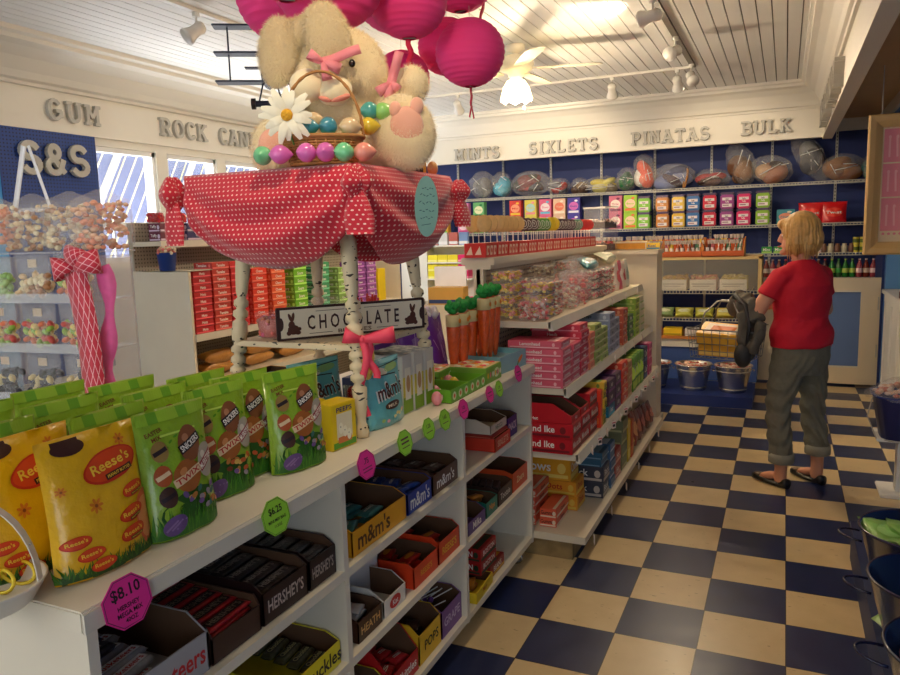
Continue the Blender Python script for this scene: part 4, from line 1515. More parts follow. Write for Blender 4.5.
place('teal', teal_pouch(), (-1.225, -.955, ZC), PI / 2 - .02, 'teal candy pouch with brown lettering standing in front of the stool', 'candy pouch', 'teal candy pouches', tilt=(-.05, 0))
place('teal', None, (-1.40, -1.215, ZC), PI / 2 - .25, 'teal candy pouch leaning behind the little yellow boxes', 'candy pouch', 'teal candy pouches', tilt=(-.16, .05))
place('teal', None, (-1.42, -1.03, ZC), PI / 2 - .2, 'teal candy pouch under the stool, behind the near leg', 'candy pouch', 'teal candy pouches', tilt=(-.14, .0))
place('t_mmy2', tray(.34, .22, .12, .17, (238, 170, 24), "m&m's", col(92, 44, 26, 'ink'), tcut=.25, tfont=.42, txtx=.1), (-1.585, -1.12, ZC), PI / 2 - .05, 'large yellow-orange carton with brown lettering behind the green bags', 'display carton')
heap('p_blue', None, -1.60, -1.12, ZC + .08, .14, .20, 6, 'blue packet inside the large yellow-orange carton', 'packets in the large yellow-orange carton')


def tall_box():
    b = MB()
    b.rbx(-.035, -.08, 0, .035, .08, .205, col(206, 204, 196), .002)
    for i in range(6):
        for j in range(3):
            if (i + j) % 2:
                b.bx(-.034 + j * .023, -.08 + i * .0265, .2052, -.034 + (j + 1) * .023, -.08 + (i + 1) * .0265, .2058, col(150, 156, 160, 'ink'))
    b.bx(-.0345, -.0808, .004, .0345, -.0800, .075, col(120, 160, 40, 'ink'))
    b.bx(-.0345, -.0812, .06, .0345, -.0804, .13, col(206, 190, 60, 'ink'))
    b.bx(-.020, -.0816, .05, .020, -.0810, .16, col(230, 226, 210, 'ink'))
    b.oval(0, .105, .014, .03, col(180, 140, 90, 'ink'), y=-.0822)
    return b.build('bunny_box')


for k in range(3):
    place('tallb', tall_box, (-1.285 - k * .004, -.655 - k * .078, ZC), PI / 2, 'tall white and green bunny box behind the teal pouch, %s from the right' % ORD[k].replace('topmost', 'first'), 'candy box', 'tall bunny boxes')
place('c_crunch', carton(.15, .05, .13, (60, 70, 120), (200, 30, 30), 'CRUNCH', INKW), (-1.40, -.82, ZC), PI / 2, 'dark blue box with red and white lettering behind the teal pouch', 'candy box')

# green trays of figurine candies
def gtray():
    o = empty('candy_tray')
    b = MB()
    g = col(110, 180, 44)
    w, d, h = .165, .17, .05
    for (x0, y0, x1, y1) in ((-w / 2, -d / 2, w / 2, -d / 2 + .003), (-w / 2, d / 2 - .003, w / 2, d / 2), (-w / 2, -d / 2, -w / 2 + .003, d / 2), (w / 2 - .003, -d / 2, w / 2, d / 2)):
        b.bx(x0, y0, 0, x1, y1, h, g)
    b.bx(-w / 2, -d / 2, 0, w / 2, d / 2, .003, KRAFT)
    b.bx(-w / 2 + .003, d / 2 - .0036, .003, w / 2 - .003, d / 2 - .003, h - .001, KRAFT)
    for k in range(3):
        b.oval(-.055 + .055 * k, .025, .017, .016, col(226, 236, 190, 'ink'), y=-d / 2 - .001, n=12)
        b.oval(-.055 + .055 * k, .025, .008, .008, col(230, 120, 60, 'ink'), y=-d / 2 - .0014, n=10)
    b.build('box', o)
    return o


def wrapped_egg(c, c2):
    def mk():
        b = MB()
        b.ell((0, 0, .026), (.020, .020, .026), col(*c, 'foil'), 12, 9)
        b.oval(0, .030, .010, .011, col(*c2, 'ink'), y=-.0206, n=10)
        return b.build('wrapped_egg')
    return mk


for k, y in enumerate((-.555, -.385)):
    lab = ('green candy tray nearest the stool leg', 'green candy tray right of the first one')[k]
    place('gtray', gtray, (-1.215, y, ZC), PI / 2, lab + ' on the counter edge', 'candy tray', 'green trays')
    for j in range(3 if k == 0 else 2):
        place(('weP', 'weY')[(j + k) % 2], wrapped_egg(*(((240, 150, 160), (250, 220, 200)), ((244, 200, 50), (240, 150, 130)))[(j + k) % 2]), (-1.215 - .035 * j, y - .04 + .03 * j, ZC + .004), PI / 2,
              ('pink', 'yellow')[(j + k) % 2] + ' foil wrapped egg figure in the ' + ('near' if k == 0 else 'far') + ' green tray, ' + ORD[j].replace('topmost', 'first') + ' from aisle', 'candy', 'foil eggs in the green trays')
place('egg_pink', wrapped_egg((240, 150, 160), (250, 220, 200)), (-1.17, -.675, ZC), PI / 2, 'pink foil egg standing by the foot of the right stool leg', 'candy')


def closed_green():
    b = MB()
    b.rbx(-.09, -.085, 0, .09, .085, .068, col(126, 176, 60), .003)
    b.oval(.03, .034, .03, .020, col(220, 236, 190, 'ink'), y=-.0858, n=16)
    b.txt('egg', .03, .034, .016, col(60, 130, 50, 'ink'), y=-.0864)
    for i in range(6):
        b.oval(-.07 + .028 * i, .034, .009, .012, col(*[(240, 190, 60), (230, 120, 130), (240, 236, 220)][i % 3], 'ink'), y=-.0866 + .0, n=8, rings=1)
    b.bx(-.085, -.08, .068, .085, .08, .0686, col(228, 206, 150, 'ink'))
    for i in range(5):
        for j in range(3):
            b.ell((-.065 + .032 * i, -.05 + .05 * j, .070), (.013, .016, .004), col(*[(240, 160, 60), (230, 90, 90), (244, 240, 220)][(i + j) % 3], 'ink'), 8, 5)
    return b.build('candy_box')


place('cgreen', closed_green, (-1.215, -.205, ZC), PI / 2, 'closed light green egg candy box right of the green trays', 'candy box')
place('cgreen', None, (-1.37, -.33, ZC), PI / 2 + .05, 'light green egg candy box behind, in front of the purple bags', 'candy box')

# purple cone bags of candies
def purple_cone(seed):
    def mk():
        o = empty('cone_bag')
        b = MB()
        s = pouch_into(b, .15, .245, .075, (112, 52, 158), nu=12, nv=12, wr=.004, seed=seed)
        b.rect(.02, .12, .05, .11, col(150, 120, 190, 'ink'), y=-.0016, surf=s, rot=.25)
        b.oval(.03, .035, .016, .012, col(210, 180, 120, 'ink'), y=-.0022, surf=s)
        b.txt('GO', .03, .035, .012, INKB, y=-.003, surf=s)
        b.txt('GO', -.03, .040, .012, col(210, 180, 120, 'ink'), y=-.003, surf=s)
        rnd = random.Random(seed)
        for i in range(5):
            b.rect(rnd.uniform(-.04, .05), rnd.uniform(.07, .2), .003, .05, col(200, 180, 220, 'ink'), y=-.0024, surf=s, rot=rnd.uniform(-.6, .6))
        b.build('bag', o)
        t = MB()
        for k in range(7):
            t.ell((rnd.uniform(-.03, .03), rnd.uniform(-.012, .012), .25 + rnd.uniform(-.01, .02)), .016, col(226, 220, 226, 'foil'), 8, 6)
        t.build('frilled_top', o)
        return o
    return mk


for k, (x, y, a) in enumerate(((-1.44, -.52, .1), (-1.42, -.36, -.1), (-1.39, -.20, .25))):
    place('pcone%d' % (k % 2), purple_cone(5 + k % 2), (x, y, ZC), PI / 2 - .3 + a, 'tall purple cone bag between stool and carrots, %s from the left' % ORD[k].replace('topmost', 'first'), 'candy bag', 'purple cone bags', tilt=(-.08, .0), scale=(1.0, 1.0, 1.12))


# carrot bags standing in a light blue box
o = empty('carrot_display_box', (-1.225, .075, ZC), PI / 2 - .10, 'light blue display box holding the row of carrot bags', 'display box')
LB = col(126, 176, 188)
b = MB().bx(-.135, -.085, 0, .135, -.080, .075, LB).bx(-.135, .08, 0, .135, .085, .075, LB).bx(-.135, -.08, 0, -.130, .08, .075, LB).bx(.13, -.08, 0, .135, .08, .075, LB).bx(-.13, -.08, 0, .13, .08, .004, KRAFT)
b.bx(-.130, -.08, .048, .130, .08, .050, col(150, 190, 198))
b.build('box', o)
MB().oval(.07, .038, .030, .011, col(236, 130, 40, 'ink'), y=-.0858, rot=.5).oval(.045, .022, .014, .005, col(60, 140, 60, 'ink'), y=-.0862, rot=.9).build('carrot_print', o)


def carrot():
    o = empty('carrot_bag')
    b = MB()
    b.lathe([(.0, 0), (.006, .004), (.012, .03), (.020, .10), (.024, .16), (.0245, .205), (.022, .215), (.0, .216)], mat('orange_candy', (240, 92, 20), .35, noise=.35, nscale=70, bump=.6, bscale=120, coat=.6), 14)
    b.build('cone', o)
    MB().lathe([(.0232, .175), (.0255, .176), (.0255, .212), (.0225, .214)], col(226, 210, 150, 'ink'), 14).oval(0, .194, .011, .008, col(240, 150, 30, 'ink'), y=-.0262, n=10).build('label_band', o)
    t = MB()
    rnd = random.Random(3)
    t.ell((0, 0, .232), (.022, .022, .018), mat('green_tissue', (26, 150, 58), .6, noise=.3, nscale=60, bump=.8, bscale=60), 12, 8)
    for k in range(12):
        a, r_ = rnd.uniform(0, 6.28), rnd.uniform(.008, .022)
        t.ell((r_ * math.cos(a), r_ * math.sin(a), .238 + rnd.uniform(-.01, .014)), rnd.uniform(.009, .013), MATS['green_tissue'], 8, 6)
    t.build('green_top', o)
    return o


fx_, fy_ = math.cos(-.10), math.sin(-.10)
for k in range(7):
    u = -.30 + k * .065
    place('carrot', carrot, (-1.305 + .012 * math.sin(k * 2.1), .085 + u, ZC + (.001 if u < -.07 else .052)), PI / 2, 'orange candy carrot bag with a green top, %s from the left in the blue box' % ORD[k].replace('topmost', 'first'), 'candy bag', 'carrot bags in the blue box', tilt=(0, 0), scale=(1.2, 1.2, 1.28 if u < -.07 else 1.06))
for k in range(3):
    place('carrot', None, (-1.245, -.015 + k * .065, ZC + .052), PI / 2, 'orange candy carrot bag in the rear row of the blue box, %s' % ('left', 'middle', 'right')[k], 'candy bag', 'carrot bags in the blue box')

# octagonal price cards on the counter edge
def price(c, lines):
    def mk():
        b = MB()
        rx, rz = .052, .044
        oct_ = [(rx * math.cos(R(22.5 + 45 * k)) * 1.05, rz * math.sin(R(22.5 + 45 * k)) * 1.08) for k in range(8)]
        b.prism(oct_, -.0012, 0, col(*c, 'ink'))
        for k in range(8):
            p, q = Vector((oct_[k][0] * .93, -.0016, oct_[k][1] * .93)), Vector((oct_[(k + 1) % 8][0] * .93, -.0016, oct_[(k + 1) % 8][1] * .93))
            b.tube([p, q], .0005, INKB, 4)
        for (t, z, h) in lines:
            if t == '-':
                b.rect(0, z, .055, h, col(90, 40, 60, 'ink'), y=-.0016)
            else:
                b.txt(t, 0, z, h, INKB, y=-.0018, w=min(.085, text_geo(t)[2] / text_geo(t)[3] * h))
        return b.build('price_card')
    return mk


PK, GN = (232, 48, 150), (150, 214, 60)
cards = [(-2.135, 1.0, PK, [('$8.10', .018, .024), ('HERSHEY', -.006, .0085), ('MEGA MIX', -.018, .0085), ('40OZ', -.030, .008)], 'large pink octagonal card priced 8.10 on the counter corner', 0),
         (-1.717, .92, GN, [('$6.25', .015, .020), ('MINI MIX BAG', -.008, .008), ('11.5OZ', -.022, .007)], 'green octagonal card priced 6.25 above the dark chocolate cartons', 0),
         (-1.318, .88, PK, [('.75', .012, .018), ('-', -.010, .003), ('-', -.020, .003)], 'pink octagonal card priced .75 beside the stool foot', 0),
         (-1.090, .86, GN, [('-', .014, .006), ('-', .0, .006), ('-', -.016, .003)], 'green octagonal card below the teal pouch', 0),
         (-.925, .80, GN, [('1.20', .012, .016), ('-', -.012, .003)], 'green octagonal card left of the last stool leg', 0),
         (-.800, .80, GN, [('1.65', .012, .016), ('-', -.012, .003)], 'green octagonal card right below the last stool leg', 0),
         (-.640, .80, PK, [('1.25', .008, .014), ('-', -.012, .003)], 'pink octagonal card above the second upright', 0),
         (-.380, .74, PK, [('-', .008, .006), ('-', -.010, .003)], 'pink octagonal card under the light green box', 0),
         (-.275, .74, GN, [('1.75', .008, .014), ('-', -.010, .003)], 'green octagonal card beside a pink one near the blue box', 0),
         (-.040, .80, PK, [('-', .008, .006), ('-', -.010, .003)], 'pink octagonal card at the corner of the blue box', 0)]
for i, (y, sc, c, lines, lab, _) in enumerate(cards):
    o = price(c, lines)()
    o.location = (CX + .024 + .004, y, .945 - .004)
    o.rotation_euler = (-.22, 0, PI / 2)
    o.scale = (sc, 1, sc)
    if i == 9:
        o.location = (CX + .028, y, .96)
    tag(o, lab, 'price card', 'octagonal price cards')

# ------------------------------------------------------------------ the little turned-leg table
TX, TY = -1.47, -.86
LEGM = spots_mat('chippy_cream_paint', (226, 208, 168), (52, 38, 28), 38, .685)
o = empty('small_table', (TX, TY, ZC), 0, 'small cream turned-leg table standing on the counter', 'table')
MB().rbx(-.29, -.30, .785, .29, .30, .81, LEGM, .004).build('tabletop', o)
H = .785
legs = [((.262, -.265), (.195, -.20)), ((.25, .255), (.185, .195)), ((-.245, -.25), (-.18, -.19)), ((-.25, .26), (-.185, .20))]
prof = [(.0, 0), (.016, .0), (.019, .012), (.018, .03), (.012, .045), (.013, .06), (.019, .10), (.021, .15), (.012, .165), (.022, .175), (.022, .188), (.012, .198), (.022, .208), (.022, .222), (.012, .232),
        (.022, .242), (.022, .256), (.012, .266), (.021, .28), (.023, .31), (.022, .34), (.012, .35), (.022, .36), (.022, .375), (.012, .385), (.021, .395), (.021, .41), (.012, .42), (.017, .44), (.021, .50), (.023, .56), (.023, .60),
        (.013, .615), (.024, .63), (.024, .65), (.013, .665), (.024, .68), (.024, .70), (.013, .715), (.022, .73), (.022, H)]
for (f, t) in legs:
    v = Vector((t[0] - f[0], t[1] - f[1], H))
    sc_ = v.length / H
    M = Matrix.Translation((f[0], f[1], 0)) @ v.to_track_quat('Z', 'Y').to_matrix().to_4x4() @ Matrix.Scale(sc_, 4)
    bb = MB().lathe([(r_ * 1.12, z_) for r_, z_ in prof], LEGM, 16, M)
    # dark worn rings along the beads
    DK = mat('worn_dark', (48, 36, 28), .8)
    rnd = random.Random(int(f[0] * 1000) + 3)
    for z_ in (.165, .198, .232, .266, .35, .385, .42, .615, .665, .715, .045, .02):
        for k in range(5):
            a = rnd.uniform(0, 6.28)
            rr = .0215 if z_ > .03 else .0215
            pts = [M @ Vector((rr * math.cos(a + s_ * .22), rr * math.sin(a + s_ * .22), z_ + rnd.uniform(-.003, .003) + .009)) for s_ in range(2)]
            bb.tube(pts, .0022, DK, 4)
    bb.build('leg', o)
MB().rbx(-.235, -.245, .262, .235, .245, .280, LEGM, .003).build('lower_shelf', o)

# red dotted tablecloth gathered into knots at the corners
DOT = dots_mat('red_dotted_cloth', (206, 30, 54), (246, 206, 196), .0165, .035)
vs, uvs, fs = [], [], []
hx, hy, N, Mv = .315, .325, 36, 15
corners = [(-hx, -hy), (hx, -hy), (hx, hy), (-hx, hy)]
per = 0.0
cols = 0
TOPZ = .815
for sd in range(4):
    a, c = corners[sd], corners[(sd + 1) % 4]
    dx, dy = c[0] - a[0], c[1] - a[1]
    L = math.hypot(dx, dy)
    nx_, ny_ = dy / L, -dx / L
    for i in range(N):
        t = i / N
        e = math.sin(PI * t)
        drop = .125 + .175 * e ** .6
        for j in range(Mv + 1):
            s_ = j / Mv
            bulge = (.060 * math.sin(PI * min(1, s_ * 1.0)) ** .8) * e ** .5 + .004
            # swagged folds running from knot to knot
            fold = .017 * math.sin(s_ * 15 - 3.2 * e) * e ** .6 * min(1, s_ * 3)
            rad = .020 * math.sin(t * 40) * math.exp(-e * 5) * min(1, s_ * 2)
            gather = (1 - e) ** 3 * -.012 * s_
            out = bulge + fold + rad + gather - .05 * max(0, s_ - .8) / .2 * e
            z_ = TOPZ - drop * (s_ ** 1.05)
            if j == 0:
                out, z_ = 0, TOPZ
            vs.append((a[0] + dx * t + nx_ * out, a[1] + dy * t + ny_ * out, z_))
            uvs.append((per + L * t, -s_ * drop * 1.15))
    per += L
NC = 4 * N
for i in range(NC):
    for j in range(Mv):
        a, c = i * (Mv + 1) + j, ((i + 1) % NC) * (Mv + 1) + j
        fs.append((a, a + 1, c + 1, c))
b = MB()
# (duplicate the seam column so the dots do not smear)
for j in range(Mv + 1):
    vs.append(vs[j])
    uvs.append((per, uvs[j][1]))
fs = [f if not (f[0] // (Mv + 1) == NC - 1) else (f[0], f[1], NC * (Mv + 1) + f[1] % (Mv + 1), NC * (Mv + 1) + f[0] % (Mv + 1)) for f in fs]
b.add(vs, fs, DOT, True, uvs=uvs)
b.add([(c[0], c[1], TOPZ) for c in corners], [(0, 1, 2, 3)], DOT, False, uvs=[(c[0], c[1]) for c in corners])
b.add([(x_ * .93, y_ * .93, .8115) for x_, y_ in corners], [(3, 2, 1, 0)], DOT, False, uvs=[(c[0], c[1]) for c in corners])
cloth = b.build('tablecloth', loc=(TX, TY, ZC))
sol = cloth.modifiers.new('thick', 'SOLIDIFY')
sol.thickness = .0025
tag(cloth, 'red tablecloth with white dots, knotted at its corners, on the little table', 'tablecloth')


def knot(cx, cy, ang, sc=1.0):
    b = MB()
    # bunched head: lobed ball
    vs, fs, uv = [], [], []
    nu, nv = 30, 14
    rnd = random.Random(int(cx * 100))
    ph = rnd.uniform(0, 6)
    for j in range(nv + 1):
        th = PI * j / nv
        for i in range(nu):
            a = 2 * PI * i / nu
            lob = 1 + .22 * math.sin(3 * a + ph) * math.sin(th) + .10 * math.sin(7 * a + ph * 2) * math.sin(th) + .08 * math.sin(5 * th)
            r_ = .042 * sc * lob
            vs.append((r_ * math.sin(th) * math.cos(a) * 1.0, r_ * math.sin(th) * math.sin(a) * .8, r_ * math.cos(th) * 1.05))
            uv.append((a * .045, th * .05))
    for j in range(nv):
        for i in range(nu):
            fs.append((j * nu + i, (j + 1) * nu + i, (j + 1) * nu + (i + 1) % nu, j * nu + (i + 1) % nu))
    M = Matrix.Translation((cx, cy, TOPZ - .055)) @ Matrix.Rotation(ang, 4, 'Z')
    b.add(vs, fs, DOT, True, M, uv)
    # hanging tail
    vs, fs, uv = [], [], []
    nz, n = 10, 14
    for j in range(nz + 1):
        t = j / nz
        w_ = (.016 + .030 * math.sin(PI * min(1, t * .62 + .08))) * sc
        for i in range(n):
            a = 2 * PI * i / n
            rr = 1 + .25 * math.sin(3 * a + t * 2)
            vs.append((w_ * math.cos(a) * rr + .012 * t, .35 * w_ * math.sin(a) * rr - .004, -.02 - .125 * sc * t))
            uv.append((a * .03, t * .16))
    for j in range(nz):
        for i in range(n):
            fs.append((j * n + i, (j + 1) * n + i, (j + 1) * n + (i + 1) % n, j * n + (i + 1) % n))
    fs.append(tuple(nz * n + i for i in range(n)))
    b.add(vs, fs, DOT, True, M, uv)
    return b.build('corner_knot', cloth)


knot(hx - .0, -hy - .01, 0)
knot(-hx - .055, -hy + .0, -.4, 1.15)
knot(hx + .035, hy - .01, 1.2, .85)
knot(-hx - .0, hy, 2.2, .9)

# mint oval sign pinned to the cloth
o = MB()
M = Matrix.Translation((TX + hx + .088, TY - .055, ZC + .695)) @ Matrix.Rotation(PI / 2 - .25, 4, 'Z') @ Matrix.Rotation(.10, 4, 'X')
o.oval(0, 0, .056, .094, col(172, 228, 212, 'ink'), y=0, rot=.12, M=M, n=28)
o.oval(0, 0, .056, .094, col(172, 228, 212, 'ink'), y=.0015, rot=.12, M=M, n=28)
for k, t in enumerate(('Please', 'Ask for', 'Help', 'Thanks')):
    pass
for k, (w_, z_) in enumerate(((.045, .055), (.060, .035), (.066, .012), (.060, -.012), (.05, -.034))):
    for q in range(5):
        o.rect((q / 4 - .5) * w_, z_ + .003 * math.sin(q * 2.3 + k), w_ / 6, .0022, col(40, 110, 110, 'ink'), y=-.0008, rot=.5 * math.sin(q * 3 + k), M=M)
o.rect(0, -.055, .045, .0016, col(40, 110, 110, 'ink'), y=-.0008, rot=.1, M=M)
o = o.build('oval_sign')
tag(o, 'mint green oval sign with handwriting pinned on the red tablecloth', 'sign')

# chocolate bunnies sign on the lower shelf
SGN = Vector((-1.532, -1.095, ZC + .2812))
dirv = Vector((-1.225, -.685, 0)) - Vector((-1.532, -1.095, 0))
ang = math.atan2(dirv.y, dirv.x)
o = empty('chocolate_sign', SGN, ang, 'long cream sign reading CHOCOLATE with a brown rabbit at each end', 'sign')
SW, SH = dirv.length + .02, .108
MB().rbx(0, -.006, 0, SW, .006, SH, col(60, 36, 28), .002).build('frame', o)
CRM = col(228, 216, 190, 'ink')
b = MB()
b.bx(.012, -.0075, .008, SW - .012, -.006, SH - .008, CRM)
for (x_, z_) in ((.012, .054), (SW - .012, .054)):
    b.oval(x_, z_, .010, .022, col(60, 36, 28, 'ink'), y=-.0079, n=12)
b.build('panel', o)
b = MB()
CB = col(60, 34, 26, 'ink')
b.txt('C H O C O L A T E', SW / 2, SH * .50, .048, CB, y=-.0082, w=SW * .62)
b.txt('100%', SW / 2 - .0, SH * .83, .013, col(150, 90, 60, 'ink'), y=-.0082)
b.txt('BUNNIES', SW / 2, SH * .17, .013, col(110, 80, 60, 'ink'), y=-.0082, w=.12)
for sgn in (-1, 1):
    b.bx(SW / 2 + sgn * .085 - .05, -.0082, SH * .825, SW / 2 + sgn * .085 + .05, -.0078, SH * .84, CB)
    b.bx(SW / 2 + sgn * .12 - .04, -.0082, SH * .155, SW / 2 + sgn * .12 + .04, -.0078, SH * .17, CB)
b.build('lettering', o)
for k, sgn in enumerate((1, -1)):
    x0 = .050 if sgn > 0 else SW - .050
    b = MB()
    RB = col(86, 44, 28, 'ink')
    for (dx, dz, rx, rz, ro) in ((.004, .034, .020, .016, 0), (-.002, .050, .011, .013, 0), (-.006, .074, .005, .015, .35), (.004, .076, .005, .015, -.15), (-.012, .024, .008, .008, 0), (.018, .024, .010, .007, 0), (.024, .036, .006, .006, 0)):
        b.oval(x0 + dx * sgn * (1 if k == 0 else 1), dz, rx, rz, RB, y=-.0082 - .0001 * k, rot=ro * sgn, n=14)
    b.build('rabbit_print', o)

# pink ribbon with yellow lattice bow on the near leg
o = empty('ribbon_bow', (-1.222, -1.075, ZC + .30), .45, 'coral pink ribbon bow with long tails tied round the near table leg', 'ribbon')
RBN = mat('coral_ribbon', (240, 70, 96), .5, noise=.12, nscale=30)
YR = mat('yellow_lattice_ribbon', (236, 200, 90), .6, noise=.2, nscale=60, bump=.6, bscale=120)


def strip(path, widths, mt, wdir=(1, 0, 0), th=.0016):
    """a ribbon along a path of points, wdir = direction of its width"""
    b = MB()
    vs, fs, uv = [], [], []
    wd = Vector(wdir).normalized()
    for i, p in enumerate(path):
        p = Vector(p)
        w_ = widths[i] if isinstance(widths, (list, tuple)) else widths
        a = Vector(path[max(0, i - 1)])
        c = Vector(path[min(len(path) - 1, i + 1)])
        t = (c - a).normalized()
        wv = (wd - t * wd.dot(t))
        wv = wv.normalized() if wv.length > 1e-4 else Vector((0, 0, 1))
        nn = t.cross(wv) * th
        for q in (p - wv * w_ / 2, p + wv * w_ / 2, p + wv * w_ / 2 + nn, p - wv * w_ / 2 + nn):
            vs.append(q)
        uv += [(-w_ / 2, i * .01), (w_ / 2, i * .01), (w_ / 2, i * .01), (-w_ / 2, i * .01)]
    for i in range(len(path) - 1):
        for k in range(4):
            fs.append((i * 4 + k, i * 4 + (k + 1) % 4, (i + 1) * 4 + (k + 1) % 4, (i + 1) * 4 + k))
    b.add(vs, fs, mt, True, uvs=uv)
    return b


def bow_loop(dx, dz, L, w_, mt, y0=-.03):
    pts = []
    for i in range(17):
        t = i / 16
        a = 2 * PI * t
        pts.append((dx * L * (1 - math.cos(a)) / 2, y0 - .022 * math.sin(a), dz * L * (1 - math.cos(a)) / 2))
    wd = Vector((-dz, 0, dx))
    return strip(pts, [w_ * (.35 + .65 * (1 - math.cos(2 * PI * i / 16)) / 2) for i in range(17)], mt, wd)


bow_loop(-.9, .25, .06, .050, RBN).build('loop', o)
bow_loop(.98, .12, .10, .050, RBN).build('loop', o)
MB().ell((0, -.035, 0), (.014, .012, .014), RBN, 10, 8).build('knot', o)
strip([(0.0 + .012 * math.sin(t * 7), -.040 - .006 * math.sin(t * 5), -t * .24) for t in [i / 14 for i in range(15)]], .022, RBN).build('tail', o)
strip([(.012 + .025 * t + .008 * math.sin(t * 9), -.036, -t * .12) for t in [i / 8 for i in range(9)]], .022, RBN).build('tail', o)
MB().lathe([(.012, 0), (.030, -.02), (.033, -.06), (.028, -.10), (.020, -.125), (.014, -.13)], YR, 14).build('lattice_wrap', o)

# clear candy tubs on the lower shelf
def candy_tub(c, r0_=.055, r1_=.065, h=.075, dome=False):
    def mk():
        o = empty('candy_tub')
        b = MB().lathe([(.0, .001), (r0_, .0), (r1_, h), (r1_ + .004, h), (r1_ + .004, h + .008)] + ([(r1_ * .9, h + .03), (r1_ * .5, h + .042), (.0, h + .045)] if dome else [(r1_ * .98, h + .010), (.0, h + .010)]), CLEAR, 24)
        b.build('shell', o)
        f = MB()
        rnd = random.Random(9)
        f.lathe([(.0, .003), (r0_ * .93, .003), (r1_ * .93, h * .82), (.0, h * .85)], col(*[int(q * .85) for q in c], 'candy'), 16)
        for k in range(70):
            a = rnd.uniform(0, 6.28)
            z_ = rnd.uniform(.008, h * .84)
            rr = (r0_ + (r1_ - r0_) * z_ / h) * .90
            if k % 3 == 0:
                rr *= rnd.random() ** .5
                z_ = h * .84
            f.ell((rr * math.cos(a), rr * math.sin(a), z_), .009, col(*[max(0, min(255, q + rnd.choice([-25, 0, 20]))) for q in c], 'candy'), 6, 5)
        fo = f.build('candy_filling', o)
        fo['kind'] = 'stuff'
        return o
    return mk


ZL = ZC + .2812
place('tub_p', candy_tub((240, 140, 130)), (-1.615, -.99, ZL), 0, 'clear tub of salmon pink candy at the left end of the sign', 'candy tub')
place('tub_d', candy_tub((226, 120, 150), .06, .07, .07, True), (-1.60, -.70, ZL), 0, 'domed clear tub of pink candy behind the sign', 'candy tub')
o = place('tub_r', candy_tub((206, 40, 44), .045, .055, .06), (-1.42, -.70, ZL), 0, 'clear tub of red licorice sticks behind the sign', 'candy tub')
b = MB()
rnd = random.Random(4)
for k in range(22):
    a, r_ = rnd.uniform(0, 6.28), rnd.uniform(0, .035)
    b.cyl((r_ * math.cos(a), r_ * math.sin(a), .05), (r_ * 1.7 * math.cos(a), r_ * 1.7 * math.sin(a), .05 + rnd.uniform(.05, .075)), .004, col(214, 60, 50, 'candy'), 6)
b.build('licorice_sticks', o)
place('whitebag', lambda: (lambda b: (pouch_into(b, .16, .09, .05, (226, 220, 206)), b.build('paper_bag'))[1])(MB()), (-1.315, -.69, ZL), .9, 'small white paper packet at the right end of the shelf', 'packet')

# ------------------------------------------------------------------ the plush rabbit
FUR = mat('cream_plush', (255, 232, 190), .95, noise=.10, nscale=14, sheen=.6)
PINKF = mat('pink_plush', (240, 176, 150), .95, noise=.10, nscale=14, sheen=.6)


def furry(me, base_mat, n, L, seed=1, lo=None):
    """short pile: thin tufts standing on the surface, in the same mesh"""
    rnd = random.Random(seed)
    me.calc_loop_triangles()
    tris = me.loop_triangles
    areas = [t.area for t in tris]
    tot = sum(areas)
    vs = [v.co.copy() for v in me.vertices]
    fs = [tuple(p.vertices) for p in me.polygons]
    b = MB()
    b.add(vs, fs, base_mat, True)
    acc = 0
    tv, tf = [], []
    for t in tris:
        acc += t.area / tot * n
        while acc > 0:
            acc -= 1
            r1, r2 = rnd.random(), rnd.random()
            if r1 + r2 > 1:
                r1, r2 = 1 - r1, 1 - r2
            a, c, e = (me.vertices[i].co for i in t.vertices)
            p = a + (c - a) * r1 + (e - a) * r2
            nn = t.normal
            d = (nn + Vector((rnd.uniform(-.5, .5), rnd.uniform(-.5, .5), rnd.uniform(-1.3, -.2)))).normalized()
            s = nn.cross(d)
            s = (s.normalized() if s.length > .01 else nn.orthogonal().normalized()) * .0008
            l = L * rnd.uniform(.6, 1.5)
            k = len(tv)
            tv += [p - s, p + s, p + d * l]
            tf.append((k, k + 1, k + 2))
    b.add(tv, tf, base_mat, True)
    return b.mesh(me.name)


BO = Vector((TX + .055, TY + .045, ZC + .8185))
o = empty('plush_rabbit', BO, .50, 'big cream plush rabbit sitting on the red cloth with floppy ears', 'plush toy')
b = MB()
b.ell((0, .02, .17), (.155, .135, .17), FUR, 24, 16)            # body
b.ell((0, -.02, .36), (.155, .135, .135), FUR, 24, 16)          # head
b.ell((.075, -.055, .33), (.085, .085, .09), FUR, 18, 12)       # cheek
b.ell((-.09, -.06, .32), (.07, .07, .08), FUR, 18, 12)
b.ell((0, -.01, .25), (.12, .11, .08), FUR, 18, 12)
# legs stretched towards the front, soles facing out
for (sx, fx, fz, sc_) in ((-1, -.205, .088, .9), (1, .205, .105, 1.12)):
    loft(b, [((sx * .08, .02, .09), .07, .07, (1, 0, 0)), ((sx * .14, -.10, .085), .075, .075, (1, 0, 0)), ((fx, -.20, .08), .075, .075, (1, 0, 0))], FUR, 16)
    T = Matrix.Rotation(sx * -.25, 4, 'Y') @ Matrix.Rotation(-.2, 4, 'X')
    b.ell((fx, -.22, fz * sc_), (.095 * sc_, .06, .115 * sc_), FUR, 20, 14, M=T)
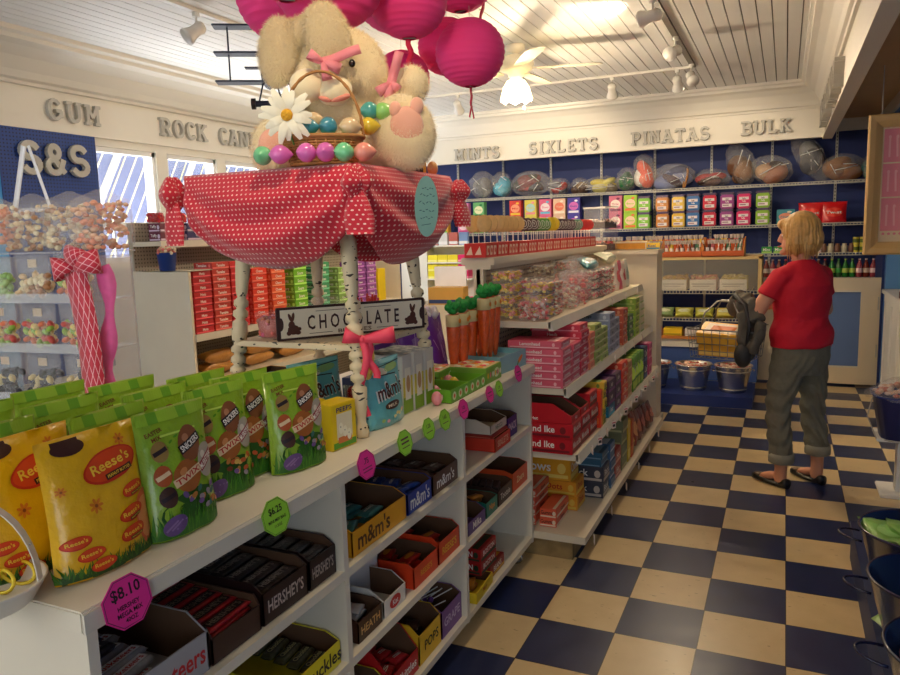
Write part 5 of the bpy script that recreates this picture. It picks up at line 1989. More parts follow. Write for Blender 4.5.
# arms
loft(b, [((.12, .0, .24), .05, .05, (0, 1, 0)), ((.19, -.07, .235), .052, .052, (0, 1, 0)), ((.235, -.12, .27), .055, .055, (0, 1, 0))], FUR, 14)
b.ell((.240, -.125, .285), (.06, .05, .062), FUR, 16, 12)
loft(b, [((-.12, .0, .22), .045, .045, (0, 1, 0)), ((-.17, -.10, .18), .045, .045, (0, 1, 0)), ((-.12, -.16, .15), .045, .045, (0, 1, 0))], FUR, 14)
me = blob(b, FUR, .010, 8, 'body')
mesh_obj('body', furry(me, FUR, 60000, .013), o)
b = MB()
b.ell((-.205, -.085, .405), (.064, .042, .115), FUR, 20, 14, M=Matrix.Rotation(.10, 4, 'Y'))
b.ell((-.125, -.06, .475), (.085, .045, .045), FUR, 18, 12, M=Matrix.Rotation(-.35, 4, 'Y'))
e1 = mesh_obj('ear', furry(blob(b, FUR, .009, 6, 'ear'), FUR, 18000, .014, 2), o)
b = MB()
b.ell((-.030, -.155, .430), (.072, .042, .118), FUR, 20, 14, M=Matrix.Rotation(-.22, 4, 'Y'))
b.ell((-.055, -.10, .495), (.065, .055, .045), FUR, 18, 12)
mesh_obj('ear', furry(blob(b, FUR, .009, 6, 'ear'), FUR, 18000, .014, 3), o)
MB().ell((-.105, -.175, .275), (.058, .050, .054), FUR, 20, 14).ell((-.02, -.165, .262), (.062, .05, .05), FUR, 20, 14).build('muzzle', o)
b = MB()
b.ell((.004, -.192, .232), (.036, .014, .010), mat('pink_felt', (236, 150, 130), .9, noise=.1), 14, 8, M=Matrix.Rotation(-.25, 4, 'Y'))
b.ell((-.048, -.196, .228), (.022, .012, .008), MATS['pink_felt'], 14, 8, M=Matrix.Rotation(.3, 4, 'Y'))
b.build('mouth', o)
MB().ell((.045, -.172, .345), (.011, .008, .013), mat('toy_eye', (26, 18, 14), .1), 12, 8).build('eye', o)
for (fx, fz, s_) in ((-.215, .075, .82), (.215, .125, 1.0)):
    b = MB()
    b.ell((fx, -.268, fz), (.055 * s_, .018, .065 * s_), PINKF, 16, 10)
    if fx > 0:
        b.ell((fx - .035, -.268, fz + .055), (.020, .014, .026), PINKF, 12, 8)
        b.ell((fx + .035, -.266, fz + .065), (.022, .014, .028), PINKF, 12, 8)
    mesh_obj('foot_pad', b.mesh('foot_pad'), o)
o.scale = (.95, .95, .95)
# gingham bows
GH = lattice_mat('pink_gingham', (246, 190, 190), (226, 96, 110), .006, .45)
for (cx_, cy_, cz_, L_, lab) in ((-.045, -.235, .335, .06, ''), (.17, -.19, .275, .055, '')):
    w_ = .034
    for (dx, dz, ln) in (((-.8, .5, L_ * .9), (.9, -.35, L_), (.95, .30, L_ * 2.1), (.2, -.9, L_)) if cx_ < 0 else ((-.8, -.5, L_), (.3, .95, L_ * 1.9), (-.2, -.95, L_), (.5, -.5, L_ * .8))):
        s_ = bow_loop(dx, dz, ln, w_, GH, 0) if ln < L_ * 1.5 else strip([(dx * ln * t, -.004 + .01 * math.sin(t * 6), dz * ln * t) for t in [i / 8 for i in range(9)]], .030, GH, (-dz, 0, dx))
        s_.v = [(x_ + cx_, y_ + cy_, z_ + cz_) for x_, y_, z_ in s_.v]
        s_.build('gingham_ribbon', o)

# wicker basket with eggs, held in front of the rabbit
WK = mat('wicker', (176, 122, 66), .7, noise=.3, nscale=40)
Mb = Matrix.Translation(BO) @ Matrix.Rotation(.50, 4, 'Z')
bp_ = Mb @ Vector((-.045, -.335, .0))
o = empty('wicker_basket', bp_, .50, 'small oval wicker basket with an arched handle before the plush rabbit', 'basket')
b = MB()
for k in range(9):
    z_ = .004 + k * .0085
    g_ = 1 + .025 * k
    pts = [(.095 * g_ * math.cos(a) + .0015 * math.cos(26 * a + PI * k), .050 * g_ * math.sin(a) + .0015 * math.sin(26 * a + PI * k), z_) for a in [2 * PI * i / 52 for i in range(52)]]
    b.tube(pts, .0042, WK, 5, True)
for k in range(26):
    a = 2 * PI * k / 26
    b.tube([(.095 * math.cos(a), .05 * math.sin(a), 0), (.117 * math.cos(a), .062 * math.sin(a), .078)], .003, WK, 5)
b.lathe([(.0, .0), (.09, .0), (.09, .004), (.0, .004)], WK, 24, sy=.52)
b.build('body', o)
b = MB()
for ph in (0, PI):
    pts = [(.119 * math.cos(a) + .002 * math.cos(14 * a + ph), .002 * math.sin(14 * a + ph), .078 + .19 * math.sin(a)) for a in [PI * i / 40 for i in range(41)]]
    b.tube(pts, .0038, WK, 6)
b.tube([(.120 * math.cos(a), .064 * math.sin(a), .080) for a in [2 * PI * i / 40 for i in range(40)]], .0065, WK, 6, True)
b.build('handle', o)

eg = {'pink': (226, 110, 190), 'green': (120, 210, 150), 'blue': (70, 150, 170), 'salmon': (240, 150, 130), 'cream': (226, 196, 150), 'yellow': (240, 206, 60), 'teal': (80, 170, 160), 'lime': (150, 214, 110)}


def egg(cn):
    def mk():
        n = 10
        pr = [(.0, 0)] + [(.0235 * math.sin(PI * t) ** .85 * (1.12 - .28 * t), .064 * t) for t in [i / n for i in range(1, n)]] + [(.0, .064)]
        b = MB().lathe(pr, mat('egg_' + cn, eg[cn], .28, noise=.06, nscale=12, coat=.5), 20)
        b.v = [(z - .032, y, x + .024) for x, y, z in b.v]
        return b.build('easter_egg')
    return mk


def eggat(cn, x, y, z, rz, lab):
    p = Mb @ Vector((x, y, z))
    place('egg' + cn, egg(cn), p, rz, lab, 'egg', 'plastic easter eggs', scale=(1.12, 1.15, 1.18))


eggat('green', -.215, -.372, 0, 1.9, 'light green easter egg at the left end of the row on the cloth')
eggat('pink', -.160, -.398, 0, .5, 'pink easter egg, leftmost pink one of the row on the cloth')
eggat('pink', -.083, -.428, 0, 1.2, 'pink easter egg in the middle of the row on the cloth')
eggat('pink', -.030, -.432, 0, 1.9, 'round-looking pink easter egg before the basket, right of the other pinks')
eggat('green', .022, -.425, 0, 1.1, 'light green easter egg right of the pink ones on the cloth')
eggat('salmon', .078, -.420, 0, .3, 'salmon easter egg at the right end of the row on the cloth')
eggat('blue', -.085, -.345, .082, .4, 'blue easter egg lying across the basket, left')
eggat('blue', -.025, -.352, .082, 1.5, 'blue easter egg standing end-on in the basket, right')
eggat('cream', .038, -.350, .080, .8, 'cream easter egg on the right rim of the basket')
eggat('cream', -.07, -.30, .105, .8, 'cream easter egg at the back of the basket')
eggat('yellow', .090, -.250, .095, .4, 'yellow easter egg against the rabbit, right of the basket')
eggat('teal', .095, -.235, .143, .9, 'teal easter egg on top of the yellow one by the rabbit')
eggat('lime', .135, -.235, .140, .3, 'lime green easter egg beside the teal one by the rabbit')
# fill under the basket eggs
b = MB()
b.lathe([(.0, .070), (.10, .070), (.09, .078), (.0, .084)], mat('paper_grass', (120, 170, 70), .8, noise=.4, nscale=60), 20, sy=.52)
g_ = b.build('paper_grass', loc=bp_, rz=.50)
tag(g_, 'green paper grass filling the wicker basket under the eggs', 'paper grass', kind='stuff')
# daisy
dp = Mb @ Vector((-.135, -.405, .135))
o = empty('daisy', dp, .45, 'large white artificial daisy with a yellow centre on the basket', 'flower')
PT = mat('petal_white', (246, 240, 216), .7, noise=.05)
for k in range(16):
    a = 2 * PI * k / 16 + (.1 if k % 2 else 0)
    L_ = .062 + .006 * (k % 3)
    M = Matrix.Rotation(-a, 4, 'Y')
    vs, fs = [], []
    for i in range(6):
        t = i / 5
        ww = .010 * math.sin(PI * (.15 + .75 * t)) + .002
        for q in (-1, 0, 1):
            vs.append((.008 + L_ * t, -.010 * math.sin(PI * t) - .003 * (k % 2) + abs(q) * .002, q * ww))
    for i in range(5):
        for q in range(2):
            fs.append((i * 3 + q, i * 3 + q + 1, (i + 1) * 3 + q + 1, (i + 1) * 3 + q))
    MB().add(vs, fs, PT, True, M).build('petal', o)
MB().ell((0, -.006, 0), (.017, .010, .017), mat('daisy_centre', (236, 170, 40), .8, noise=.3, nscale=90, bump=.8, bscale=120), 14, 8).build('centre', o)
MB().tube([(0, .0, 0), (.005, .02, -.06), (.02, .05, -.115)], .003, col(80, 140, 60, 'plastic'), 6).build('stem', o)
# yellow crate behind the rabbit
p = Mb @ Vector((.0, .23, .0))
o = carton(.56, .10, .115, (238, 180, 40), (60, 40, 30), '', name='gift_box')()
o.location = p
o.rotation_euler = (0, 0, .50)
tag(o, 'yellow and dark gift box lying behind the plush rabbit', 'box')
o = wrapped_egg((236, 170, 100), (240, 200, 140))()
o.location = (TX + hx - .06, TY + hy - .02, ZC + .8185)
tag(o, 'peach foil egg at the right corner of the cloth', 'candy')

# ================================================================== GONDOLA STOCK
def gstack(key, w, d, h, c, c2, text, tc, xf, y, z, n, label, group, rz=PI / 2, cat='candy box'):
    stack(key, carton(w, d, h, c, c2, text, tc), xf - d / 2, y + w / 2, z, n, h, label, group, rz, cat=cat)


Z1, Z2, Z3, Z0 = .532, .842, 1.152, .132
# second shelf from the top: pink, coral, green, blue-grey, rust, lime
PKc, PKd = (226, 96, 118), (250, 190, 196)
gstack('g_pk', .155, .26, .036, PKc, PKd, 'Lemonhead', INKW, -.965, .235, Z2, 6, 'pink candy box at the near end of the second gondola shelf', 'pink boxes, near column')
gstack('g_pk', .155, .26, .036, PKc, PKd, '', INKW, -.960, .400, Z2, 5, 'pink candy box, second column on the second gondola shelf', 'pink boxes, second column')
gstack('g_pk2', .155, .26, .036, (216, 60, 84), (250, 170, 180), 'Heads', INKW, -.960, .565, Z2, 7, 'deep pink candy box, third column on the second gondola shelf', 'pink boxes, third column')
gstack('g_co', .10, .22, .038, (236, 130, 104), (250, 200, 170), '', INKW, -.955, .735, Z2, 5, 'coral candy box on the second gondola shelf', 'coral boxes')
gstack('g_lg', .15, .22, .036, (170, 190, 100), (226, 226, 170), 'Sour', INKB, -.955, .850, Z2, 6, 'pale green candy box on the second gondola shelf', 'pale green boxes')
gstack('g_lg', .15, .22, .036, (170, 190, 100), (226, 226, 170), '', INKB, -.955, 1.01, Z2, 5, 'pale green candy box, far column, second gondola shelf', 'pale green boxes, far column')
gstack('g_bl', .15, .22, .048, (150, 160, 184), (200, 206, 220), 'Pops', INKB, -.955, 1.20, Z2, 5, 'blue-grey candy box on the second gondola shelf', 'blue-grey boxes')
gstack('g_bl', .15, .22, .048, (150, 160, 184), (200, 206, 220), '', INKB, -.960, 1.37, Z2, 4, 'blue-grey candy box, far column, second gondola shelf', 'blue-grey boxes, far column')
gstack('g_rs', .14, .22, .045, (196, 86, 60), (230, 160, 120), 'Hot', INKW, -.955, 1.60, Z2, 5, 'rust red candy box on the second gondola shelf', 'rust red boxes')
gstack('g_dg', .15, .22, .055, (60, 110, 60), (150, 190, 110), 'Mint', INKW, -.955, 1.80, Z2, 3, 'dark green candy box on the second gondola shelf', 'dark green boxes')
gstack('g_ye', .15, .22, .042, (150, 184, 70), (210, 220, 120), 'Lime', INKB, -.955, 2.00, Z2, 6, 'lime green candy box at the far end of second shelf', 'lime green boxes')
gstack('g_wg', .15, .22, .050, (206, 200, 170), (150, 180, 110), '', INKB, -.955, 2.20, Z2, 5, 'cream and green candy box at the far end, upper middle shelf', 'cream green boxes')
# lower shelf: red Mike and Ike cartons, orange, yellow, purple, teal, tan, green, navy
REDM = (196, 20, 36)
gstack('g_mi', .16, .34, .072, REDM, (120, 14, 26), 'Mike and Ike', INKW, -.915, .230, Z1, 2, 'red fruit chew carton at the near end of the third shelf', 'red cartons, near column')
gstack('g_mi', .16, .34, .072, REDM, (120, 14, 26), 'Mike and Ike', INKW, -.915, .400, Z1, 2, 'red fruit chew carton, second column of the third shelf', 'red cartons, second column')
gstack('g_mi', .16, .34, .072, REDM, (120, 14, 26), 'Mike and Ike', INKW, -.915, .570, Z1, 3, 'red fruit chew carton, third column of the third shelf', 'red cartons, third column')
for k, y in enumerate((.31, .48)):
    place('t_mired', tray(.155, .30, .035, .09, REDM, 'Hot', INKW, tcut=.3), (-1.07, y, Z1 + .1465), PI / 2, 'open red carton on top of the red pile, %s one' % ('nearer', 'farther')[k], 'display carton')
    heap('p_red', packet((206, 40, 50), '', INKW, .07, .05, c2=(250, 200, 190)), -1.08, y, Z1 + .155, .2, .12, 6, 'red packet in the %s open red carton' % ('nearer', 'farther')[k], 'red packets, ' + ('nearer', 'farther')[k], layers=1)
gstack('g_ot', .05, .26, .20, (232, 60, 26), (240, 120, 40), '', INKW, -.905, .74, Z1, 1, 'tall bright orange-red box on the third gondola shelf', '')
gstack('g_yl', .07, .24, .046, (226, 190, 60), (120, 150, 60), 'Gum', INKB, -.900, .80, Z1, 5, 'yellow and green candy box on the third gondola shelf', 'yellow green boxes')
gstack('g_te', .16, .24, .062, (20, 120, 150), (60, 170, 190), 'Razz', INKW, -.905, .96, Z1, 1, 'teal candy carton under the purple cartons', '')
gstack('g_pu', .16, .24, .070, (72, 34, 74), (140, 80, 140), 'Jolly', INKW, -.905, .96, Z1 + .0635, 2, 'dark purple candy carton above the teal one', 'dark purple cartons')
gstack('g_pu', .16, .24, .070, (72, 34, 74), (140, 80, 140), 'Jolly', INKW, -.905, 1.13, Z1, 3, 'dark purple candy carton, far column on the third gondola shelf', 'dark purple cartons, far column')
gstack('g_ro', .17, .24, .048, (222, 66, 44), (246, 170, 130), 'Zotz', INKW, -.905, 1.32, Z1, 5, 'orange-red candy box on the third gondola shelf', 'orange-red boxes')
gstack('g_ta', .12, .24, .055, (196, 140, 96), (226, 190, 150), '', INKW, -.905, 1.51, Z1, 4, 'tan candy box on the third gondola shelf', 'tan boxes')
for k in range(4):
    gstack('g_gt', .085, .20, .22, (96, 160, 50), (190, 220, 90), 'Kiwi', INKW, -.905, 1.66 + k * .10, Z1, 1, 'tall leaf green box on the third gondola shelf, %s of four from near' % NTH[k], 'tall green boxes')
gstack('g_ny', .12, .24, .11, (30, 52, 92), (90, 120, 170), 'Cool', INKW, -.905, 2.10, Z1, 2, 'navy candy box at the far end of the third shelf', 'navy boxes')
gstack('g_pk3', .12, .24, .055, (200, 70, 120), (240, 170, 200), '', INKW, -.905, 2.27, Z1, 4, 'magenta candy box at the far end of the third shelf', 'magenta boxes')
# bottom deck
CO = (228, 98, 66)
for j, (xx, n) in enumerate(((-1.21, 4), (-1.105, 2))):
    gstack('g_cs', .22, .085, .045, CO, (236, 214, 190), 'Gummi', INKB, xx + .085, .31, Z0, n, 'small coral box on the bottom deck, %s pile' % ('left', 'right')[j], 'small coral boxes, %s pile' % ('left', 'right')[j])
gstack('g_cs2', .20, .085, .045, CO, (236, 214, 190), '', INKB, -1.22, .31, Z0, 5, 'small coral box at the very left of the bottom deck', 'small coral boxes behind')
gstack('g_yb', .16, .20, .075, (236, 160, 40), (240, 200, 80), 'Dots', col(200, 60, 30, 'ink'), -.985, .56, Z0, 2, 'golden candy carton on the bottom deck', 'golden cartons')
gstack('g_yc', .16, .34, .115, (238, 172, 40), (250, 220, 110), 'Crows', INKW, -1.02, .56, Z0 + .153, 1, 'big golden carton with white lettering on top of the golden pile', '')
gstack('g_bk', .15, .24, .085, (60, 64, 80), (200, 190, 180), 'Black', INKW, -.90, .78, Z0, 2, 'slate box with a pale end on the bottom deck', 'slate boxes')
gstack('g_bb', .15, .22, .04, (44, 96, 130), (120, 160, 190), '', INKW, -.905, .78, Z0 + .172, 2, 'blue box lying on the slate boxes', 'blue boxes on slate')
gstack('g_b2', .12, .22, .05, (70, 110, 150), (200, 210, 220), '', INKW, -.895, .95, Z0, 5, 'blue and white box on the bottom deck', 'blue and white boxes')
gstack('g_r2', .16, .22, .085, (170, 60, 60), (230, 170, 150), 'Hot', INKW, -.895, 1.09, Z0, 2, 'brick red box on the bottom deck', 'brick red boxes')
gstack('g_g2', .15, .22, .075, (126, 132, 96), (190, 190, 140), '', INKW, -.895, 1.28, Z0, 4, 'olive grey box on the bottom deck', 'olive grey boxes')
gstack('g_y2', .08, .22, .26, (206, 176, 50), (236, 220, 120), '', INKW, -.895, 1.46, Z0, 1, 'tall mustard box on the bottom deck', '')
gstack('g_o2', .07, .22, .24, (206, 84, 40), (236, 150, 90), '', INKW, -.895, 1.56, Z0, 1, 'tall rust orange box on the bottom deck', '')


def soft_bag(w, h, d, c, c2=None, seed=1, kind='foil', name='candy_bag', text='', spots=None):
    def mk():
        b = MB()
        s = pouch_into(b, w, h, d, c, nu=10, nv=10, wr=.006, seed=seed, kind=kind)
        if c2:
            b.oval(0, h * .5, w * .34, h * .22, col(*c2, 'ink'), y=-.002, surf=s)
        if text:
            b.txt(text, 0, h * .5, h * .14, INKW, y=-.0035, surf=s, w=w * .6)
        if spots:
            rnd = random.Random(seed)
            for i in range(spots[1]):
                x, z = rnd.uniform(-.38, .38) * w, rnd.uniform(.08, .75) * h
                b.oval(x, z, w * .05, w * .04, col(*rnd.choice(spots[0]), 'candy'), y=-.002, surf=s, n=8, rings=1, rot=rnd.uniform(0, 3))
        return b.build(name)
    return mk


for k, (y, c, c2, hh) in enumerate(((1.72, (190, 150, 50), (230, 200, 110), .20), (1.86, (150, 60, 40), (220, 160, 110), .22), (2.0, (120, 50, 40), (200, 120, 90), .20), (2.16, (110, 44, 44), (190, 110, 100), .19), (2.33, (96, 40, 36), (180, 100, 80), .17), (2.50, (120, 50, 44), (200, 130, 110), .15))):
    place('gb%d' % k, soft_bag(.15, hh, .10, c, c2, seed=k), (-.96, y, Z0), PI / 2, ('mustard', 'rust brown', 'dark brown', 'maroon', 'dark maroon', 'reddish brown')[k] + ' candy bag slumped on the far half of the bottom deck', 'candy bag')


# clear clamshell boxes on the top shelf
def clam(w, d, h, cs, seed=1, lay=True):
    def mk():
        o = empty('candy_clamshell')
        MB().rbx(-w / 2, -d / 2, 0, w / 2, d / 2, h, CLEAR, .006).bx(-w / 2 - .003, -d / 2 - .003, h * .78, w / 2 + .003, d / 2 + .003, h * .82, mat('clear_rim', (240, 236, 228), .1, alpha=.4)).build('shell', o)
        f = MB()
        rnd = random.Random(seed)
        r_ = min(w, h) * .16
        for k in range(80):
            x, y, z = rnd.uniform(-w / 2 + r_, w / 2 - r_), rnd.uniform(-d / 2 + r_, d / 2 - r_), rnd.uniform(r_, h - r_ * 1.3)
            if k % 3 == 0:
                y = -d / 2 + r_
            elif k % 3 == 1:
                x = -w / 2 + r_
            f.ell((x, y, z), (r_, r_, r_ * .8), col(*rnd.choice(cs), 'candy'), 7, 5)
        fo = f.build('candy_filling', o)
        fo['kind'] = 'stuff'
        return o
    return mk


YO = [(250, 200, 50), (246, 180, 40), (240, 150, 140), (250, 220, 120)]
PI_ = [(236, 120, 130), (246, 200, 190), (214, 80, 96), (250, 226, 200)]
MX = [(236, 140, 120), (200, 90, 80), (246, 220, 190), (180, 120, 90), (230, 180, 150)]
cc = 0
for (key, cs, y, n, x, nm) in (('cl_y', YO, .42, 3, -1.13, 'yellow and pink'), ('cl_m', MX, .55, 3, -1.12, 'pink and yellow speckled'), ('cl_y', YO, .36, 4, -1.27, 'yellow candy'), ('cl_p', PI_, .70, 3, -1.26, 'pink candy'),
                                ('cl_d', [(120, 90, 60), (170, 140, 100), (210, 190, 150)], .90, 4, -1.26, 'brown nut'), ('cl_p', PI_, 1.42, 3, -1.14, 'dusty pink candy'), ('cl_b', [(96, 60, 50), (240, 220, 200), (200, 120, 110)], 1.56, 3, -1.13, 'brown and white candy'),
                                ('cl_m', MX, 1.42, 4, -1.27, 'speckled candy, back row'), ('cl_p', PI_, 1.72, 3, -1.13, 'rose candy'), ('cl_m', MX, 1.88, 3, -1.14, 'speckled candy, far')):
    for k in range(n):
        place(key, clam(.12, .125, .058, cs, seed=cc), (x + random.uniform(-.004, .004), y + random.uniform(-.004, .004), Z3 + k * .0595), PI / 2 + random.uniform(-.05, .05),
              'clear clamshell of %s on the top gondola shelf, %s from the top' % (nm, ORD[n - 1 - k].replace('topmost', 'first')), 'candy box', 'clear clamshells')
    cc += 1


def film_bag(w, h, d, cs, seed, neck=True):
    """gathered clear bag of candies"""
    def mk():
        o = empty('candy_bag')
        rnd = random.Random(seed)
        b = MB()
        nz, n = 12, 22
        ph = rnd.uniform(0, 6)
        vs, fs = [], []
        for j in range(nz + 1):
            t = j / nz
            if neck:
                r_ = (1.0 - .05 * math.sin(t * 8)) if t < .62 else (1 - (t - .62) / .16 * .78 if t < .78 else .22 + (t - .78) * 1.6)
                r_ = max(.14, r_)
            else:
                r_ = 1 - .9 * max(0, t - .8) / .2
            if j == 0:
                r_ = .75
            for i in range(n):
                a = 2 * PI * i / n
                q = 1 + .08 * math.sin(5 * a + ph + t * 3) + .05 * math.sin(9 * a - t * 8)
                vs.append((w / 2 * r_ * q * math.cos(a), d / 2 * r_ * q * math.sin(a), t * h))
        for j in range(nz):
            for i in range(n):
                fs.append((j * n + i, j * n + (i + 1) % n, (j + 1) * n + (i + 1) % n, (j + 1) * n + i))
        fs.append(tuple(range(n - 1, -1, -1)))
        b.add(vs, fs, FILM, True)
        b.build('clear_wrap', o)
        f = MB()
        for k in range(110):
            a, t = rnd.uniform(0, 6.28), rnd.uniform(.03, .56 if neck else .78)
            rr = .86 * (rnd.random() ** .35)
            s_ = w * rnd.uniform(.045, .07)
            f.ell((w / 2 * rr * math.cos(a), d / 2 * rr * math.sin(a), max(s_ * .8, t * h)), (s_, s_ * .8, s_ * .7), col(*rnd.choice(cs), 'candy'), 6, 5, M=Matrix.Rotation(rnd.uniform(0, 3), 4, 'X'))
        fo = f.build('candy_filling', o)
        fo['kind'] = 'stuff'
        return o
    return mk


RS = [(230, 100, 100), (250, 220, 210), (206, 60, 70), (236, 160, 140)]
for (key, y, x, w, h, cs, sd, lab) in (('fb1', .30, -1.12, .16, .15, RS, 1, 'clear bag of red and white candies at the near end of the top gondola shelf'),
                                       ('fb2', 1.02, -1.13, .20, .26, RS, 2, 'large gathered clear bag of pink candies in the middle of the top gondola shelf'),
                                       ('fb3', .84, -1.12, .16, .20, [(214, 190, 160), (226, 150, 130), (240, 220, 190)], 3, 'clear bag of beige and pink candies left of the large pink bag'),
                                       ('fb4', 1.24, -1.16, .18, .27, [(226, 120, 120), (240, 170, 160), (200, 80, 90)], 4, 'gathered clear bag of rose candies right of the large pink bag')):
    place(key, film_bag(w, h, w * .9, cs, sd), (x, y, Z3), .3, lab, 'candy bag')
for k in range(4):
    c = ((246, 226, 206), (230, 110, 130), (246, 226, 206), (226, 226, 206))[k]
    place('gs%d' % k, soft_bag(.10, .19 + .01 * (k % 2), .05, c, ((236, 120, 120), (250, 240, 230), (200, 90, 90), (160, 190, 170))[k], seed=20 + k), (-1.10, 2.06 + k * .11, Z3), PI / 2,
          ('cream and pink', 'rose pink', 'cream and red', 'pale green and cream')[k] + ' bag standing at the far end of the top gondola shelf', 'candy bag')
o = place('gteal', soft_bag(.30, .09, .06, (70, 160, 176), (240, 240, 236), seed=31), (-1.15, 1.62, Z3 + .185), PI / 2, 'teal and white striped packet lying on the brown clamshells', 'candy bag', tilt=(-.9, 0))
place('gwht', soft_bag(.30, .11, .07, (206, 214, 190), (236, 236, 220), seed=32), (-1.18, 2.30, Z3 + .20), PI / 2, 'white and green packet lying over the bags at the far end', 'candy bag', tilt=(-1.1, 0))

# ------------------------------------------------------------------ lollipop boxes along the gondola top
ZT = 1.4508
POPC = [((232, 190, 120), 'butterscotch'), ((90, 60, 60), 'dark swirl'), ((90, 150, 60), 'green swirl'), ((230, 200, 40), 'yellow'), ((80, 50, 60), 'purple swirl'), ((110, 160, 120), 'mint swirl'), ((230, 80, 70), 'red striped')]


def pop_box():
    b = MB()
    rd = col(214, 40, 30)
    b.rbx(-.075, -.055, 0, .075, .055, .068, rd, .002)
    for k in range(3):
        b.prism([(-.066 + .046 * k, .012), (-.040 + .046 * k, .012), (-.028 + .046 * k, .054), (-.058 + .046 * k, .056)], -.0562, -.0552, col(246, 214, 190, 'ink'))
        b.oval(-.048 + .046 * k, .034, .010, .012, col(226, 90, 60, 'ink'), y=-.0568, n=10)
    M = Matrix.Rotation(-PI / 2, 4, 'Z')
    for k in range(2):
        b.prism([(-.045 + .045 * k, .014), (-.012 + .045 * k, .014), (-.020 + .045 * k, .054)], -.0762, -.0752, col(246, 214, 190, 'ink'), M)
    return b.build('lollipop_box')


def pop(c, swirl, r_=.036, flat=.0055):
    def mk():
        o = empty('lollipop')
        MB().cyl((0, 0, 0), (0, 0, .052), .0022, col(246, 240, 232, 'plastic'), 6).build('stick', o)
        h = MB()
        h.ell((0, 0, .052 + r_), (r_, flat, r_ * 1.1), col(*c, 'candy'), 20, 10)
        if swirl:
            for ph in (0, PI):
                pts = [(r_ * (.15 + .75 * t) * math.cos(ph + t * 7), -flat * (1 - .6 * t * t) - .0005, 052e-3 + r_ + 1.08 * r_ * (.15 + .75 * t) * math.sin(ph + t * 7)) for t in [i / 16 for i in range(17)]]
                h.tube(pts, .0022, col(240, 232, 220, 'candy'), 5)
                h.tube([(x, -y, z) for x, y, z in pts], .0022, col(240, 232, 220, 'candy'), 5)
        h.build('candy_head', o)
        return o
    return mk


for k in range(14):
    y = .29 + k * .158
    place('popbox', pop_box, (-1.375, y, ZT), PI / 2, 'red lollipop box on the gondola top, %s' % ('nearest' if k == 0 else 'farthest' if k == 13 else OW[k] + ' from the near end'), 'lollipop box', 'red lollipop boxes along the gondola top')
kk = 0
for k in range(26):
    y = .26 + k * .083
    ci = 0 if k < 7 else 1 if k < 10 else 2 if k < 13 else 3 if k < 15 else 4 if k < 20 else 5 if k < 22 else 6
    cc_, nm = POPC[ci]
    for r in range(2):
        if ci == 0 and r == 1 and k > 6:
            continue
        rz = (PI / 2 + (-1.0 if ci == 0 else -1.05) + random.uniform(-.15, .15))
        place('pop%d' % ci, pop(cc_, ci in (1, 2, 4, 5), .038 if ci in (0, 3) else .034), (-1.345 - r * .06 + random.uniform(-.004, .004), y + random.uniform(-.006, .006), ZT + .069), rz,
              '%s lollipop in the %s row on the gondola top, %s along' % (nm, ('aisle', 'rear')[r], OW[k]), 'lollipop', 'lollipops on the gondola top')

# clear acrylic drawers at the far end of the gondola top
for k, (x, y, z, nm, cs) in enumerate(((-1.36, 2.76, 1.406, 'lower', [(150, 80, 60), (90, 50, 40), (230, 60, 60)]), (-1.36, 2.76, 1.575, 'upper', [(130, 70, 60), (60, 40, 36), (230, 210, 200)]))):
    o = empty('acrylic_bin', (x, y, z), PI / 2 - .5, '%s clear acrylic candy bin beyond the lollipops' % nm, 'candy bin')
    MB().rbx(-.075, -.11, 0, .075, .11, .165, CLEAR, .005).bx(-.077, -.112, .155, .077, .112, .168, mat('clear_rim', (240, 236, 228), .1, alpha=.4)).build('shell', o)
    f = MB()
    rnd = random.Random(k)
    f.bx(-.068, -.10, .004, .068, .10, .05, col(*cs[1], 'candy'))
    for q in range(60):
        f.ell((rnd.uniform(-.06, .06), rnd.uniform(-.1, .1), .055 + rnd.uniform(-.01, .012)), .012, col(*rnd.choice(cs), 'candy'), 6, 5)
    fo = f.build('candy_filling', o)
    fo['kind'] = 'stuff'
o = empty('candy_trough', (-1.14, 2.84, 1.4058), 0, 'open trough of yellow ribbon candy on the end cabinet', 'tray')
MB().bx(-.13, -.08, 0, .13, -.075, .06, col(226, 206, 170, 'card')).bx(-.13, .075, 0, .13, .08, .06, col(226, 206, 170, 'card')).bx(-.13, -.08, 0, .13, .08, .004, col(226, 206, 170, 'card')).bx(-.135, -.085, .058, .135, -.07, .066, col(244, 232, 206, 'card')).build('box', o)
f = MB().bx(-.12, -.0815, .008, .12, -.0802, .052, col(214, 150, 50, 'candy'))
for q in range(60):
    f.ell((random.uniform(-.12, .12), random.uniform(-.07, .07), .05 + random.uniform(0, .015)), (.014, .008, .008), col(*random.choice([(226, 170, 60), (206, 130, 40), (240, 200, 90)]), 'candy'), 6, 5)
f.build('candy_filling', o)['kind'] = 'stuff'
place('c_yel', carton(.12, .10, .05, (236, 200, 60), (60, 140, 190), 'Kool', col(40, 90, 160, 'ink')), (-.98, 2.84, 1.4058), .1, 'yellow and blue candy box beside the trough on the end cabinet', 'candy box')

# ================================================================== BACK WALL
WS = mat('wire_shelf', (196, 194, 186), .4)


